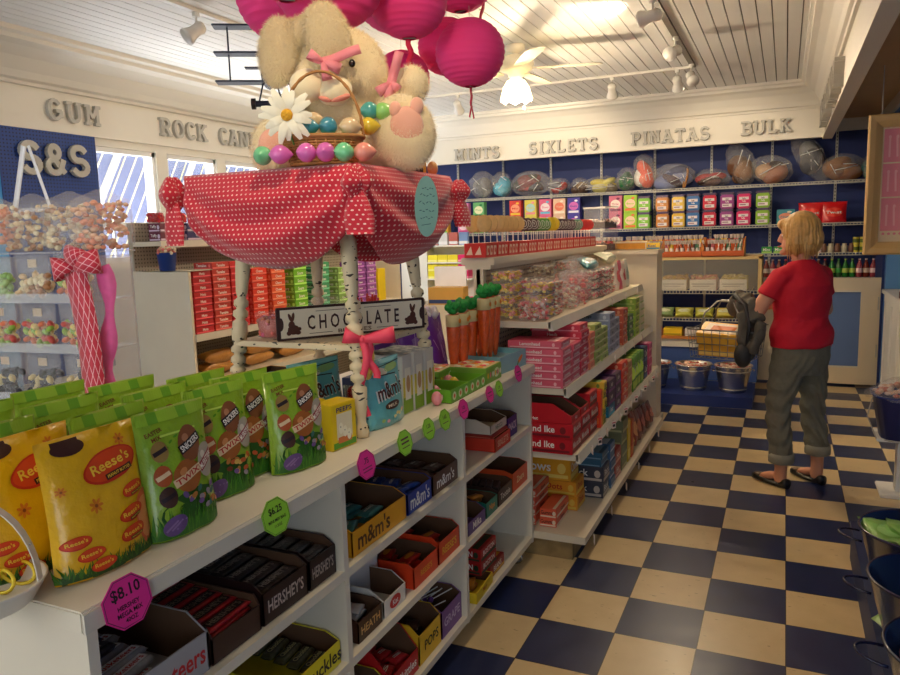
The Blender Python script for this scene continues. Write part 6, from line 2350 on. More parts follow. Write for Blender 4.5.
def wire_shelf(x0, x1, yb, yf, z, lab, loc=None):
    b = MB()
    b.bx(x0, yf - .004, z - .028, x1, yf, z - .020, WS)
    b.bx(x0, yf - .004, z - .004, x1, yf, z + .003, WS)
    n = int((x1 - x0) / .03)
    for i in range(n + 1):
        x = x0 + (x1 - x0) * i / n
        b.bx(x - .003, yf - .003, z - .024, x + .003, yf, z, WS)
    for i in range(int((x1 - x0) / .05) + 1):
        x = x0 + i * .05
        b.bx(x - .002, yf, z - .004, x + .002, yb, z, WS)
    for y in (yb - .01, (yb + yf) / 2):
        b.bx(x0, y - .003, z - .009, x1, y + .003, z - .004, WS)
    o = b.build('wire_shelf')
    tag(o, lab, 'shelf', 'wire shelves on the back wall')
    return o


XSH = XR - .02
wire_shelf(XL + .05, XSH, YB - .02, 5.40, 1.985, 'topmost white wire shelf on the navy back wall, carrying wrapped pinatas')
wire_shelf(XL + .05, XSH, YB - .02, 5.40, 1.570, 'white wire shelf on the back wall carrying square candy tubs')
wire_shelf(XL + .05, XSH, YB - .02, 5.40, 1.270, 'white wire shelf on the back wall, third from the top')
wire_shelf(-1.9, XSH, YB - .02, 5.40, 1.020, 'white wire shelf on the back wall, fourth from the top, with bottles')
for k in range(9):
    x = .41 - .61 * k
    b = MB().bx(x - .012, YB - .016, .5, x + .012, YB - .001, 2.56, WS)
    for i in range(58):
        z = .55 + i * .035
        b.bx(x - .004, YB - .0168, z, x + .004, YB - .0158, z + .016, INKB)
    tag(b.build('shelf_standard'), 'slotted white shelf standard on the back wall, %s from the right' % NTH[min(k, 7)] if k < 8 else 'slotted white shelf standard on the back wall, leftmost', 'shelf standard', 'shelf standards on the back wall')


def pinata_bag(w, h, d, cs, seed, lean=0.0):
    """crumpled clear cellophane wrapped round a papier-mache shape"""
    def mk():
        o = empty('wrapped_pinata')
        rnd = random.Random(seed)
        b = MB()
        n, m = 18, 12
        vs, fs = [], []
        for j in range(m + 1):
            th = PI * j / m
            for i in range(n):
                a = 2 * PI * i / n
                q = 1 + rnd.uniform(-.12, .12)
                vs.append((w / 2 * q * math.sin(th) * math.cos(a) + lean * math.cos(th) * .5 * h, d / 2 * q * math.sin(th) * math.sin(a), h / 2 - h / 2 * math.cos(th) * (1 if 0 < j < m else 1)))
        for j in range(m):
            for i in range(n):
                fs.append((j * n + i, j * n + (i + 1) % n, (j + 1) * n + (i + 1) % n, (j + 1) * n + i))
        b.add(vs, fs, FILM, False)
        b.build('cellophane', o)
        f = MB()
        for k in range(5):
            c = col(*cs[k % len(cs)], 'cloth')
            f.ell((rnd.uniform(-.16, .16) * w, rnd.uniform(-.1, .1) * d, h * (.42 + rnd.uniform(-.14, .16))), (w * rnd.uniform(.22, .36), d * .34, h * rnd.uniform(.2, .34)), c, 14, 9, M=Matrix.Rotation(rnd.uniform(-.6, .6), 4, 'Y'))
        for k in range(3):
            f.tube([(rnd.uniform(-.4, .4) * w, -d * .36, h * rnd.uniform(.2, .7)), (rnd.uniform(-.4, .4) * w, -d * .42, h * rnd.uniform(.3, .8))], .004, mat('painted_glint', (236, 236, 236), .08), 4)  # white strands modelled as highlights on the cellophane
        f.build('pinata', o)
        return o
    return mk


ZS = 1.986
for i, (x, w, h, cs, lean, lab) in enumerate((
        (-3.46, .30, .30, [(110, 112, 116), (150, 150, 150)], 0, 'grey cellophane-wrapped pinata at the left of the top wire shelf'),
        (-3.20, .22, .28, [(60, 170, 200), (90, 190, 214)], .1, 'turquoise cellophane-wrapped pinata on the top wire shelf'),
        (-2.84, .46, .27, [(120, 30, 40), (50, 50, 66), (190, 60, 70), (60, 60, 60)], 0, 'dark red and grey wrapped pinata on the top wire shelf'),
        (-2.50, .26, .18, [(200, 40, 40), (110, 110, 120)], 0, 'small red wrapped pinata on the top wire shelf'),
        (-2.24, .20, .17, [(150, 120, 80), (80, 60, 50)], 0, 'small bronze wrapped ball pinata on the top wire shelf'),
        (-1.98, .42, .17, [(226, 206, 60), (230, 220, 110), (120, 110, 80)], 0, 'yellow fish-like wrapped pinata on the top wire shelf'),
        (-1.70, .22, .24, [(30, 110, 60), (20, 90, 70)], 0, 'dark green wrapped pinata on the top wire shelf'),
        (-1.50, .24, .36, [(230, 90, 60), (236, 130, 100), (230, 226, 220)], .1, 'orange-red fan-shaped wrapped pinata on the top wire shelf'),
        (-1.20, .42, .25, [(40, 56, 110), (130, 140, 180), (70, 40, 60)], 0, 'wrapped navy and white pinata with a wicker ring on the top wire shelf'),
        (-.78, .36, .18, [(180, 30, 44), (70, 40, 36), (110, 70, 60)], .2, 'red and brown wrapped pinata lying on the top wire shelf'),
        (-.50, .26, .40, [(110, 72, 50), (150, 110, 80), (90, 60, 46)], .25, 'tall brown wrapped pinata on the top wire shelf'),
        (-.20, .38, .27, [(170, 110, 80), (200, 160, 120), (60, 40, 36)], .15, 'tan wrapped pinata with a dark eye on the top wire shelf'),
        (.16, .26, .46, [(130, 130, 132), (90, 90, 96), (190, 190, 190)], .45, 'tall silver wrapped pinata leaning right on the top wire shelf'),
        (.46, .36, .24, [(150, 96, 50), (120, 76, 40)], 0, 'brown football-shaped wrapped pinata on the top wire shelf'),
        (.70, .14, .22, [(20, 120, 120), (30, 90, 100)], 0, 'teal wrapped pinata at the right end of the top wire shelf'))):
    place('pin%d' % i, pinata_bag(w * 1.08, h * 1.15, .28, cs, 40 + i, lean), (x, 5.57, ZS), 0, lab, 'pinata')
MB_ = MB().tube([(-1.055 + .02 * math.cos(a), 5.50 + .055 * math.sin(a), 2.10 + .10 * math.cos(a) * 0 + .10 * math.sin(a + .6)) for a in [2 * PI * i / 20 for i in range(20)]], .012, WK, 6, True)
tag(MB_.build('wicker_ring'), 'wicker ring handle standing up beside the navy pinata', 'wicker ring')


def tub(c, name='candy_tub'):
    def mk():
        o = empty(name)
        b = MB()
        m = col(*c, 'plastic')
        vs = []
        for (s_, z) in ((.86, 0), (1, .004), (1.02, .12)):
            pass
        b.rbx(-.056, -.056, 0, .056, .056, .125, m, .010)
        b.build('body', o)
        MB().bx(-.040, -.0572, .018, .040, -.0562, .098, col(236, 226, 226, 'ink')).bx(-.040, -.0576, .045, .040, -.0570, .075, m).txt('Salt', 0, .085, .014, INKB, y=-.0580).txt('Taffy', 0, .060, .016, INKW, y=-.0582).rect(-.01, .032, .05, .010, col(160, 130, 140, 'ink'), y=-.0580).build('label', o)
        MB().rbx(-.061, -.061, .125, .061, .061, .143, col(92, 66, 104, 'plastic'), .008).build('lid', o)
        return o
    return mk


ZM = 1.571
for i, (x, c, nm) in enumerate(((-1.49, (130, 200, 40), 'lime green'), (-1.29, (216, 140, 50), 'orange'), (-1.12, (236, 196, 50), 'yellow'), (-.965, (40, 110, 180), 'blue'), (-.80, (216, 36, 66), 'crimson'), (-.62, (160, 60, 140), 'plum'), (-.455, (226, 40, 110), 'magenta'), (-.27, (150, 196, 50), 'yellow-green'))):
    for r in range(2):
        place('tub%d' % i, tub(c), (x, 5.49, ZM + r * .1775), random.uniform(-.05, .05), '%s square candy tub with a purple lid, %s of the pair' % (nm, ('lower', 'upper')[r]), 'candy tub', 'square tubs', scale=(1.2, 1.2, 1.22))


def face_box(w, h, c, c2, c3, text):
    def mk():
        b = MB()
        b.rbx(-w / 2, -.045, 0, w / 2, .045, h, col(*c), .002)
        b.oval(0, h * .50, w * .38, h * .26, col(*c2, 'ink'), y=-.0458)
        b.bx(-w * .4, -.0456, h * .08, w * .4, -.0452, h * .22, col(*c3, 'ink'))
        b.txt(text, 0, h * .5, h * .12, col(*c, 'ink'), y=-.0466, w=w * .55)
        b.oval(w * .2, h * .82, w * .14, h * .07, col(*c3, 'ink'), y=-.0458, n=10)
        return b.build('candy_carton')
    return mk


for i, (x, c, c2, c3, nm, t) in enumerate(((-1.80, (214, 110, 140), (250, 236, 226), (120, 40, 80), 'pink', 'Trix'), (-1.635, (160, 206, 40), (250, 210, 180), (236, 120, 60), 'lime', 'Boo'),
                                          (-3.67, (230, 130, 190), (250, 220, 230), (200, 60, 130), 'rose', 'Pop'), (-3.46, (110, 190, 120), (240, 240, 200), (40, 130, 80), 'pale green', 'Pop'), (-2.99, (226, 70, 60), (250, 170, 130), (240, 200, 60), 'red', 'Mix'),
                                          (-2.80, (226, 214, 90), (180, 220, 220), (240, 150, 160), 'yellow', 'Sun'), (-2.62, (236, 110, 150), (250, 236, 240), (110, 190, 230), 'pink and sky blue', 'Sno'), (-2.45, (240, 200, 170), (240, 130, 100), (250, 236, 220), 'peach', 'Yum'),
                                          (-2.28, (70, 60, 170), (220, 110, 200), (240, 240, 250), 'violet blue', 'Gum'), (-3.95, (236, 180, 60), (250, 120, 80), (120, 180, 60), 'orange', 'Zip'), (-4.15, (200, 60, 70), (250, 220, 190), (240, 200, 70), 'cherry', 'Red'))):
    for r in range(2):
        w_ = .145
        place('fbx%d' % i, face_box(w_, .185, c, c2, c3, t), (x, 5.465, ZM + r * .187), 0, '%s printed carton on the second wire shelf, %s of the pair' % (nm, ('lower', 'upper')[r]), 'candy box', 'printed cartons on the second wire shelf')
place('fteal', face_box(.17, .15, (70, 150, 160), (230, 150, 120), (240, 220, 200), 'Nuts'), (-.05, 5.475, ZM), 0, 'teal printed carton right of the square tubs', 'candy box')
for k in range(2):
    place('rbag', soft_bag(.24, .21, .09, (214, 24, 30), (236, 60, 40), seed=50, text='Twist'), (.19 + k * .20, 5.49, ZM), -.05 + k * .1, '%s red candy bag on the second wire shelf above the woman' % ('left', 'right')[k], 'candy bag', 'red bags')
# third and fourth shelves
Z4, Z5 = 1.271, 1.021
for k in range(7):
    place('wflat', carton(.15, .10, .028, (222, 206, 196), (206, 100, 90), '', INKB), (.215, 5.47, Z4 + k * .0288), 0, 'flat white and pink candy box behind the woman, %s of the stack' % ORD[6 - k], 'candy box', 'flat white boxes')
for k in range(3):
    place('gbx', carton(.10, .08, .07, (60, 170, 70), (190, 230, 120), 'Mint', INKW), (-.22 + k * .115, 5.46, Z4), 0, 'green candy box left of the woman, %s of three' % ('left', 'middle', 'right')[k], 'candy box', 'green boxes on the third shelf')
for k in range(5):
    place('jar%d' % (k % 2), (lambda c=((120, 80, 60), (200, 190, 160))[k % 2]: MB().lathe([(.0, 0), (.026, 0), (.028, .01), (.028, .065), (.020, .075), (.022, .09), (.0, .092)], col(*c, 'plastic'), 14).build('candy_jar')), (.315 + k * .062, 5.45, Z4), 0, '%s small candy jar on the third wire shelf, %s from left' % (('brown', 'pale')[k % 2], OW[k]), 'candy jar', 'small jars')
for k in range(6):
    place('can', lambda: MB().cyl((0, 0, 0), (0, 0, .075), .029, col(206, 190, 60, 'foil'), 16).cyl((0, 0, .02), (0, 0, .055), .0295, col(90, 110, 40, 'ink'), 16).build('candy_tin'), (.60 + (k % 3) * .063, 5.45, Z4 + (k // 3) * .0765), 0,
          'yellow-green candy tin, %s row, %s' % (('lower', 'upper')[k // 3], ('left', 'middle', 'right')[k % 3]), 'tin', 'yellow-green tins')


def bottle(c, c2):
    def mk():
        o = empty('soda_bottle')
        MB().lathe([(.0, 0), (.028, 0), (.030, .01), (.030, .10), (.026, .12), (.012, .155), (.011, .175), (.0, .176)], mat('bottle_%d%d' % (c[0], c[1]), c, .12, coat=.5), 14).build('body', o)
        MB().cyl((0, 0, .045), (0, 0, .09), .0305, col(*c2, 'ink'), 14, cap=False).build('label', o)
        MB().cyl((0, 0, .172), (0, 0, .185), .0125, col(*c2, 'plastic'), 10).build('cap', o)
        return o
    return mk


BC = [((120, 50, 40), (220, 200, 180)), ((40, 120, 50), (190, 210, 90)), ((150, 60, 70), (230, 200, 200)), ((60, 100, 60), (60, 160, 60)), ((90, 60, 60), (200, 60, 60))]
for k in range(17):
    x = -.22 + k * .0615
    i = (0, 2, 0, 4, 2, 0, 4, 2, 0, 4, 1, 3, 1, 1, 2, 0, 2)[k]
    place('bot%d' % i, bottle(*BC[i]), (x, 5.46 + .02 * (k % 2), Z5), 0, '%s bottle on the fourth wire shelf, %s from the left' % (('brown', 'green', 'rose', 'dark green', 'dark')[i], OW[k]), 'bottle', 'bottles on the fourth wire shelf')

# ------------------------------------------------------------------ bulk candy display in front of the wall
bx0, by0 = -1.75, 4.36
o = empty('bulk_candy_display', (-1.0, 4.62, 0), 0, 'bulk candy display with a plexiglass front, wire racks and blue base', 'display')
q = MB()
q.bx(-.92, -.26, .10, .745, .26, .42, mat('base_blue', (60, 88, 150), .6, noise=.06, nscale=5))
q.build('base_panel', o)
MB().bx(-.92, -.28, .42, .75, .26, .50, LAMI).build('base_rail', o)
WOOD = mat('honey_wood', (206, 130, 60), .45, noise=.2, nscale=7)
MB().bx(-.92, -.30, .50, .75, .26, .525, WOOD).bx(-.35, -.303, .503, -.18, -.300, .522, col(230, 110, 50, 'ink')).build('wooden_ledge', o)
for z in (.70, .965):
    b = MB()
    b.bx(-.92, -.29, z, .74, -.283, z + .006, WS).bx(-.92, -.29, z - .028, .74, -.283, z - .022, WS)
    for i in range(56):
        b.bx(-.92 + i * .03, -.289, z - .024, -.914 + i * .03, -.284, z + .002, WS)
    for i in range(34):
        b.bx(-.92 + i * .05, -.284, z - .002, -.916 + i * .05, .25, z + .002, WS)
    b.build('wire_rack', o)
MB().bx(-.92, .25, .525, .75, .265, 1.28, NAVY).build('back_panel', o)
for x in (-.60, -.20, .22):
    MB().bx(x - .010, .235, .53, x + .010, .25, 1.26, WS).build('upright_strip', o)
MB().bx(.735, -.30, .94, .765, .26, 1.285, mat('pale_wood', (222, 190, 130), .5, noise=.1, nscale=6)).build('side_frame', o)
MB().bx(-.92, -.302, .975, .735, -.298, 1.26, mat('plexiglass', (240, 236, 220), .03, alpha=.15, spec=.9)).build('plexiglass_front', o)
MB().bx(-.92, -.30, 1.26, .765, .26, 1.284, mat('pale_wood', (222, 190, 130))).build('top_board', o)
# bags and label cards in the racks
for k in range(6):
    x = -1.83 + k * .27
    t = empty('bulk_candy_bin', (x, 4.40, .970), 0, 'bulk candy bin with a white card behind the plexiglass, %s from the left' % NTH[k], 'candy bin', 'bulk candy bins')
    MB().bx(-.12, -.03, 0, .12, -.026, .10, mat('card_white', (232, 226, 214), .5)).bx(-.1, -.0315, .055, .1, -.0302, .060, INKB).bx(-.09, -.0315, .035, .06, -.0302, .039, INKB).build('label_card', t)
    f = MB()
    rnd = random.Random(k)
    cs = [[(80, 90, 90), (120, 130, 120)], [(220, 190, 90), (236, 210, 140)], [(220, 150, 170), (236, 200, 190)], [(220, 180, 60), (200, 150, 90)], [(230, 150, 130), (240, 206, 150)], [(226, 206, 110), (236, 220, 150)]][k]
    f.bx(-.12, -.02, .0, .12, .26, .10, col(*cs[0], 'candy'))
    for q_ in range(60):
        f.ell((rnd.uniform(-.11, .11), rnd.uniform(-.01, .25), .105 + rnd.uniform(-.01, .03)), (.016, .010, .010), col(*rnd.choice(cs), 'candy'), 6, 4)
    f.build('candy_filling', t)['kind'] = 'stuff'
for k in range(9):
    x = -1.85 + k * .185
    c = [(120, 170, 150), (150, 180, 160), (110, 160, 150), (130, 170, 140), (150, 180, 120), (206, 206, 90), (200, 200, 80), (214, 200, 90), (226, 206, 120)][k]
    place('bk%d' % k, soft_bag(.17, .10, .12, c, (226, 230, 200), seed=60 + k), (x, 4.44, .703), 0, '%s candy bag lying on the lower wire rack, %s from the left' % ('greenish' if k < 5 else 'yellow', (NTH + ['ninth'])[k]), 'candy bag', 'bags on the lower wire rack', tilt=(-.5, 0))
for k in range(6):
    x = -1.62 + k * .20
    c, nm = [((240, 120, 50), 'orange'), ((230, 110, 50), 'orange'), ((236, 120, 50), 'orange'), ((244, 206, 40), 'yellow'), ((226, 220, 214), 'white striped'), ((130, 160, 60), 'green')][k]
    place('bl%d' % k, carton(.17, .12, .075, c, tuple(int(q_ * .8) for q_ in c), ''), (x, 4.41, .5262), 0, '%s candy box on the wooden ledge, %s from the left' % (nm, NTH[k]), 'candy box', 'boxes on the wooden ledge')

# wooden lolly trays on top of the display
for k in range(4):
    x = -1.70 + k * .375
    o = empty('wooden_tray', (x, 4.53, 1.285), 0, 'wooden tray of wrapped stick candy on the display top, %s from the left' % NTH[k], 'tray', 'wooden stick candy trays')
    w = .185
    b = MB()
    OR_ = mat('orange_wood', (196, 92, 36), .4, noise=.2, nscale=8)
    b.bx(-w, -.18, 0, w, -.165, .055, OR_).bx(-w, -.18, 0, w, .14, .008, OR_)
    b.bx(-w, .125, 0, w, .14, .165, OR_)
    for s in (-1, 1):
        x0 = s * w - (.010 if s > 0 else 0)
        pl = [(-.18, 0), (.14, 0), (.14, .18), (.10, .18), (-.165, .06)]
        vs = [(x0, p[0], p[1]) for p in pl] + [(x0 + .010, p[0], p[1]) for p in pl]
        b.add(vs, [tuple(range(5)), tuple(range(9, 4, -1))] + [(i, 5 + i, 5 + (i + 1) % 5, (i + 1) % 5) for i in range(5)], WOOD)
    b.bx(-w, -.03, .0, w, -.022, .09, WOOD)
    b.build('body', o)
    rnd = random.Random(k + 70)
    for j in range(7):
        for r in range(2):
            if k == 3 and r == 1 and j < 2:
                continue
            cx_ = -.145 + j * .048
            ci = rnd.randrange(5)
            cs = [((200, 110, 120), 'rose'), ((236, 200, 70), 'yellow'), ((110, 70, 60), 'brown'), ((90, 140, 110), 'green'), ((226, 110, 60), 'orange')][ci]

            def sc(c=cs[0], sd=ci):
                b = MB()
                r2 = random.Random(sd)
                for z_ in range(5):
                    a, e = r2.uniform(-.35, .35), r2.uniform(-.25, .25)
                    b.cyl((0, 0, 0), (a * .10, e * .1, .11), .006, col(*c, 'candy'), 7)
                    b.cyl((a * .10, e * .1, .11), (a * .13, e * .13, .145), .009, mat('cellophane_twist', (236, 226, 216), .15, alpha=.6), 6, r2=.013)
                b.cyl((0, 0, .03), (0, 0, .075), .018, col(236, 226, 220, 'ink'), 8)
                return b.build('stick_candy_bundle')
            place('scb%d' % ci, sc, (x + cx_, 4.53 + (-.10 if r == 0 else .05), 1.285 + (.012 if r == 0 else .06)), random.uniform(-.4, .4),
                  '%s stick candy bundle, %s row of the %s wooden tray, %s along' % (cs[1], ('front', 'back')[r], NTH[k], OW[j]), 'stick candy', 'stick candy bundles')

# blue plinth with shiny pails
o = MB().bx(-2.0, 3.665, 0, -.262, 4.34, .098, mat('plinth_blue', (26, 46, 112), .5, noise=.06, nscale=4))
tag(o.build('low_plinth'), 'low navy blue plinth under the shiny candy pails', 'plinth')


def pail():
    o = empty('steel_pail')
    SM = mat('polished_steel', (226, 222, 214), .26, metal=1.0)
    b = MB().lathe([(.0, .004), (.105, .0), (.11, .006), (.155, .225), (.160, .232), (.168, .235), (.162, .242), (.152, .236), (.11, .02), (.0, .015)], SM, 32)
    for z in (.03, .19):
        r_ = .11 + .045 * z / .225
        b.tube([(r_ * 1.012 * math.cos(a), r_ * 1.012 * math.sin(a), z) for a in [2 * PI * i / 32 for i in range(32)]], .003, SM, 5, True)
    b.build('body', o)
    for s in (-1, 1):
        h = MB()
        h.tube([(s * (.162 + .02 * math.sin(t)), .03 * math.cos(t), .19 + .0 * t) for t in [PI * i / 8 for i in range(9)]], .004, SM, 6)
        h.build('handle', o)
    f = MB()
    rnd = random.Random(5)
    f.lathe([(.0, .15), (.135, .15), (.145, .20), (.0, .215)], col(180, 120, 100, 'candy'), 20)
    for k in range(90):
        a, r_ = rnd.uniform(0, 6.28), .14 * rnd.random() ** .5
        f.ell((r_ * math.cos(a), r_ * math.sin(a), .215 + rnd.uniform(-.01, .02)), (.018, .012, .010), col(*rnd.choice([(206, 150, 130), (226, 200, 180), (180, 80, 60), (200, 170, 150)]), 'candy'), 6, 4)
    f.build('candy_filling', o)['kind'] = 'stuff'
    return o


for k, (x, lab) in enumerate(((-.775, 'shiny steel pail of wrapped candy on the blue plinth, middle'), (-.435, 'shiny steel pail on the blue plinth by the woman'), (-1.13, 'shiny steel pail on the plinth, partly behind the gondola'))):
    place('pail', pail, (x, 3.92, .099), .3 * k, lab, 'pail', 'steel pails')

# half door with blue inset
o = empty('half_door', (.24, 4.90, 0), 0, 'cream framed half door with a blue inset panel behind the woman', 'half door')
FR = mat('cream_frame', (222, 206, 176), .5, noise=.04, nscale=5)
MB().bx(-.48, 0, .03, .545, .03, 1.05, mat('door_inset_blue', (96, 122, 172), .6, noise=.04, nscale=4)).build('inset_panel', o)
MB().bx(-.50, -.02, .03, -.36, .035, 1.05, FR).bx(.38, -.02, .03, .545, .035, 1.05, FR).bx(-.36, -.018, .03, .38, .035, .20, FR).bx(-.36, -.018, .92, .38, .035, 1.05, FR).bx(-.36, -.022, .19, .38, -.015, .205, EDGE).bx(-.36, -.022, .915, .38, -.015, .93, EDGE).build('frame', o)
MB().bx(.52, -.025, .3, .53, -.018, .42, GREYL).bx(.52, -.025, .75, .53, -.018, .87, GREYL).build('hinge', o)
struct('wall_alcove', MB().bx(XR - .02, 4.86, 0, XR, YB, 2.5, NAVY))

# ================================================================== RIGHT SIDE
# white wainscot counter with till
o = empty('checkout_counter', (1.05, 3.3, 0), 0, 'white panelled checkout counter at the right edge', 'counter')
PNL = mat('wainscot_white', (234, 232, 226), .45, noise=.03, nscale=4)
MB().bx(-.26, -.95, 0, .24, 1.30, .93, PNL).build('body', o)
b = MB()
for k in range(5):
    y = -.93 + k * .45
    b.bx(-.268, y, .14, -.26, y + .03, .88, PNL)
    b.bx(-.268, y + .40, .14, -.26, y + .43, .88, PNL)
b.bx(-.270, -.95, .86, -.26, 1.30, .93, PNL).bx(-.270, -.95, .0, -.26, 1.30, .14, PNL)
b.bx(-.26, -.958, .0, .24, -.95, .14, PNL).bx(-.26, -.958, .86, .24, -.95, .93, PNL)
b.build('moulding', o)
MB().rbx(-.29, -.98, .93, .26, 1.33, .965, PNL, .004).build('countertop', o)
bpy.data.objects.remove(bpy.data.objects['wall_right'])
struct('wall_right', MB().bx(XR, 4.66, 0, XR + .12, YB, 2.62, BLUEW).bx(XR + 1.2, YF, 0, XR + 1.3, YB, 2.62, BLUEW).bx(XR, 1.2, 2.35, XR + .12, 4.66, 2.62, BLUEW).bx(XR + .12, 4.66, 0, XR + 1.2, 4.76, 2.62, mat('greyblue_wall', (120, 136, 160), .6, noise=.05, nscale=4)))
struct('door_1', MB().bx(XR - .012, 4.64, .965, XR + .13, 4.68, 2.35, mat('light_blue_trim', (96, 150, 206), .5)))
o = empty('receipt_printer', (.98, 4.05, .966), .3, 'black and white receipt printer on a brown box on the checkout counter', 'printer')
MB().rbx(-.10, -.10, 0, .10, .10, .11, mat('printer_black', (30, 28, 28), .4), .01).build('body', o)
MB().rbx(-.06, -.05, .11, .06, .07, .15, mat('printer_white', (230, 228, 222), .4), .01).txt('- - -', 0, .13, .01, INKB, y=-.0506).build('paper_cover', o)
o = carton(.30, .30, .05, (120, 60, 40), None, '', INKW, False, name='brown_box')()
o.location = (.93, 3.55, .966)
tag(o, 'flat brown box on the checkout counter', 'box')

# wooden frame with a pink poster, hung from the soffit
o = empty('framed_poster', (.455, 3.0, 1.335), 0, 'large pale wooden frame holding a pink poster, hanging at the right edge', 'picture frame')
PW2 = mat('blond_wood', (196, 158, 98), .5, noise=.18, nscale=5)
fw2, fh2 = .62, .96
b = MB()
prof_ = [(0, 0), (.0, -.035), (.012, -.045), (.045, -.040), (.075, -.026), (.09, -.022), (.09, 0)]
for (x0, z0, x1, z1, nx2, nz2) in ((0, 0, 0, fh2, 1, 0), (fw2, fh2, fw2, 0, -1, 0), (fw2, 0, 0, 0, 0, 1), (0, fh2, fw2, fh2, 0, -1)):
    vs = []
    n = len(prof_)
    for (px_, pz_, e) in ((x0, z0, 0), (x1, z1, 1)):
        for (a, d_) in prof_:
            tx, tz = (1 if px_ == 0 else -1), (1 if pz_ == 0 else -1)
            if nx2:
                vs.append((px_ + nx2 * a, d_, pz_ + tz * a))
            else:
                vs.append((px_ + tx * a, d_, pz_ + nz2 * a))
    b.add(vs, [(i, (i + 1) % n, n + (i + 1) % n, n + i) for i in range(n)], PW2)
b.build('frame', o)
b = MB().bx(.085, -.012, .085, fw2 - .085, -.004, fh2 - .085, mat('poster_cream', (226, 200, 160), .6))
pk = col(226, 130, 140, 'ink')
pl = col(236, 170, 170, 'ink')
for r in range(3):
    z0 = .165 + r * .235
    b.bx(.10, -.0135, z0, fw2 - .10, -.0125, z0 + .225, pk)
    for k in range(9):
        b.rect(.135 + k * .045, z0 + .10, .012, .13, pl, y=-.0142, rot=.05 * math.sin(k))
        b.oval(.135 + k * .045, z0 + .17, .009, .012, pl, y=-.0146, n=10, rings=1)
for z_ in (.145, .875):
    for k in range(12):
        b.oval(.12 + k * .034, z_, .010, .009, pk, y=-.0142, n=10, rings=1)
b.bx(.30, -.0138, .10, .42, -.0128, .13, col(214, 60, 60, 'ink'))
b.build('poster', o)
b = MB()
for x_ in (.08, fw2 - .08):
    b.cyl((x_, -.01, fh2), (x_, -.01, 2.62 - 1.335), .003, GREYL, 6)
b.build('hanging_wire', o)

# navy tubs on a low bench
BN = mat('bench_blue', (36, 50, 92), .55, noise=.08, nscale=5)
o = empty('tub_bench', (.55, -.35, 0), 0, 'low dark blue bench under the navy candy tubs at the lower right', 'bench')
MB().bx(-.275, -.95, 0, .30, 1.10, .16, BN).build('body', o)
MB().bx(-.28, -.96, .16, .31, 1.11, .18, BN).build('top', o)
TB = mat('navy_enamel', (16, 24, 62), .25, noise=.06, nscale=6, coat=.5)


def navy_tub(fill=None):
    def mk():
        o = empty('party_tub')
        MB().lathe([(.0, .004), (.135, .0), (.14, .006), (.205, .255), (.213, .262), (.208, .268), (.200, .262), (.136, .014), (.0, .012)], TB, 40).build('body', o)
        for s in (-1, 1):
            h = MB()
            h.tube([(s * (.200 + .075 * math.sin(t)), .055 * math.cos(t), .215 + .012 * math.sin(t)) for t in [PI * i / 14 for i in range(15)]], .0042, TB, 6)
            h.build('handle', o)
        return o
    return mk


for k, (x, y, rz, lab) in enumerate(((.445, .02, 0, 'navy party tub with green candy bags, farthest of the three on the bench'), (.435, -.41, 0, 'navy party tub in the middle of the bench'), (.435, -.84, 0, 'navy party tub nearest the camera, holding melon-coloured candy'))):
    place('ntub', navy_tub(), (x, y, .181), rz, lab, 'tub', 'navy party tubs')
GR = [(130, 190, 80), (150, 206, 100), (110, 170, 70)]
for k, (x, y, z, r_) in enumerate(((.36, .00, .345, .5), (.47, .08, .35, 1.5), (.46, -.05, .355, 2.2))):
    place('gcand', soft_bag(.17, .16, .10, (150, 200, 96), (176, 220, 130), seed=81, kind='foil'), (x, y, z), r_, 'clear bag of pale green candy in the far navy tub, %s' % ('left', 'rear', 'right')[k], 'candy bag', 'pale green candy bags', tilt=(-1.0, .2))
ME = [(206, 70, 60), (90, 150, 70), (226, 130, 80)]
for k, (x, y, z) in enumerate(((.33, -.80, .35), (.36, -.92, .35), (.44, -.76, .35), (.48, -.90, .345))):
    place('mel%d' % (k % 3), (lambda c=ME[k % 3]: MB().ell((0, 0, .045), (.06, .045, .045), col(*c, 'foil'), 14, 10).build('wrapped_candy_ball')), (x, y, z), k * .8, '%s wrapped candy ball in the nearest navy tub, %s' % (('red', 'green', 'orange', 'red')[k], ('far', 'near', 'middle', 'right')[k]), 'candy', 'wrapped balls in the nearest tub')
for k, (x, y, z) in enumerate(((.42, -.38, .21), (.50, -.44, .21))):
    place('gcand', None, (x, y, z), 1.0 + k, 'pale green candy bag low in the middle navy tub, %s' % ('left', 'right')[k], 'candy bag', 'pale green candy bags', tilt=(-1.2, 0))

# blue bucket of pink candy on a white post stand
o = empty('post_stand', (.62, 1.80, 0), 0, 'white square post stand under the blue candy bucket', 'stand')
MB().rbx(-.045, -.045, .0, .045, .045, .33, PNL, .004).build('post', o)
MB().rbx(-.13, -.13, 0, .13, .13, .02, PNL, .004).build('base_plate', o)
MB().rbx(-.16, -.13, .33, .16, .13, .345, PNL, .003).build('top_plate', o)
o = empty('blue_bucket', (.64, 1.78, .346), 0, 'square-shouldered navy bucket heaped with a bag of pink candy', 'bucket')
b = MB()
vs = []
for (s_, z) in ((.80, 0), (1.0, .235), (1.05, .24), (1.05, .25), (.96, .25), (.78, .012)):
    for i in range(24):
        a = 2 * PI * i / 24
        q = (abs(math.cos(a)) ** 4 + abs(math.sin(a)) ** 4) ** -.25
        vs.append((.20 * s_ * q * math.cos(a), .17 * s_ * q * math.sin(a), z))
fs = [(j * 24 + i, j * 24 + (i + 1) % 24, (j + 1) * 24 + (i + 1) % 24, (j + 1) * 24 + i) for j in range(5) for i in range(24)] + [tuple(range(23, -1, -1)), tuple(range(120, 144))]
b.add(vs, fs, mat('bucket_blue', (24, 40, 110), .35, noise=.06, nscale=6), True)
b.build('body', o)
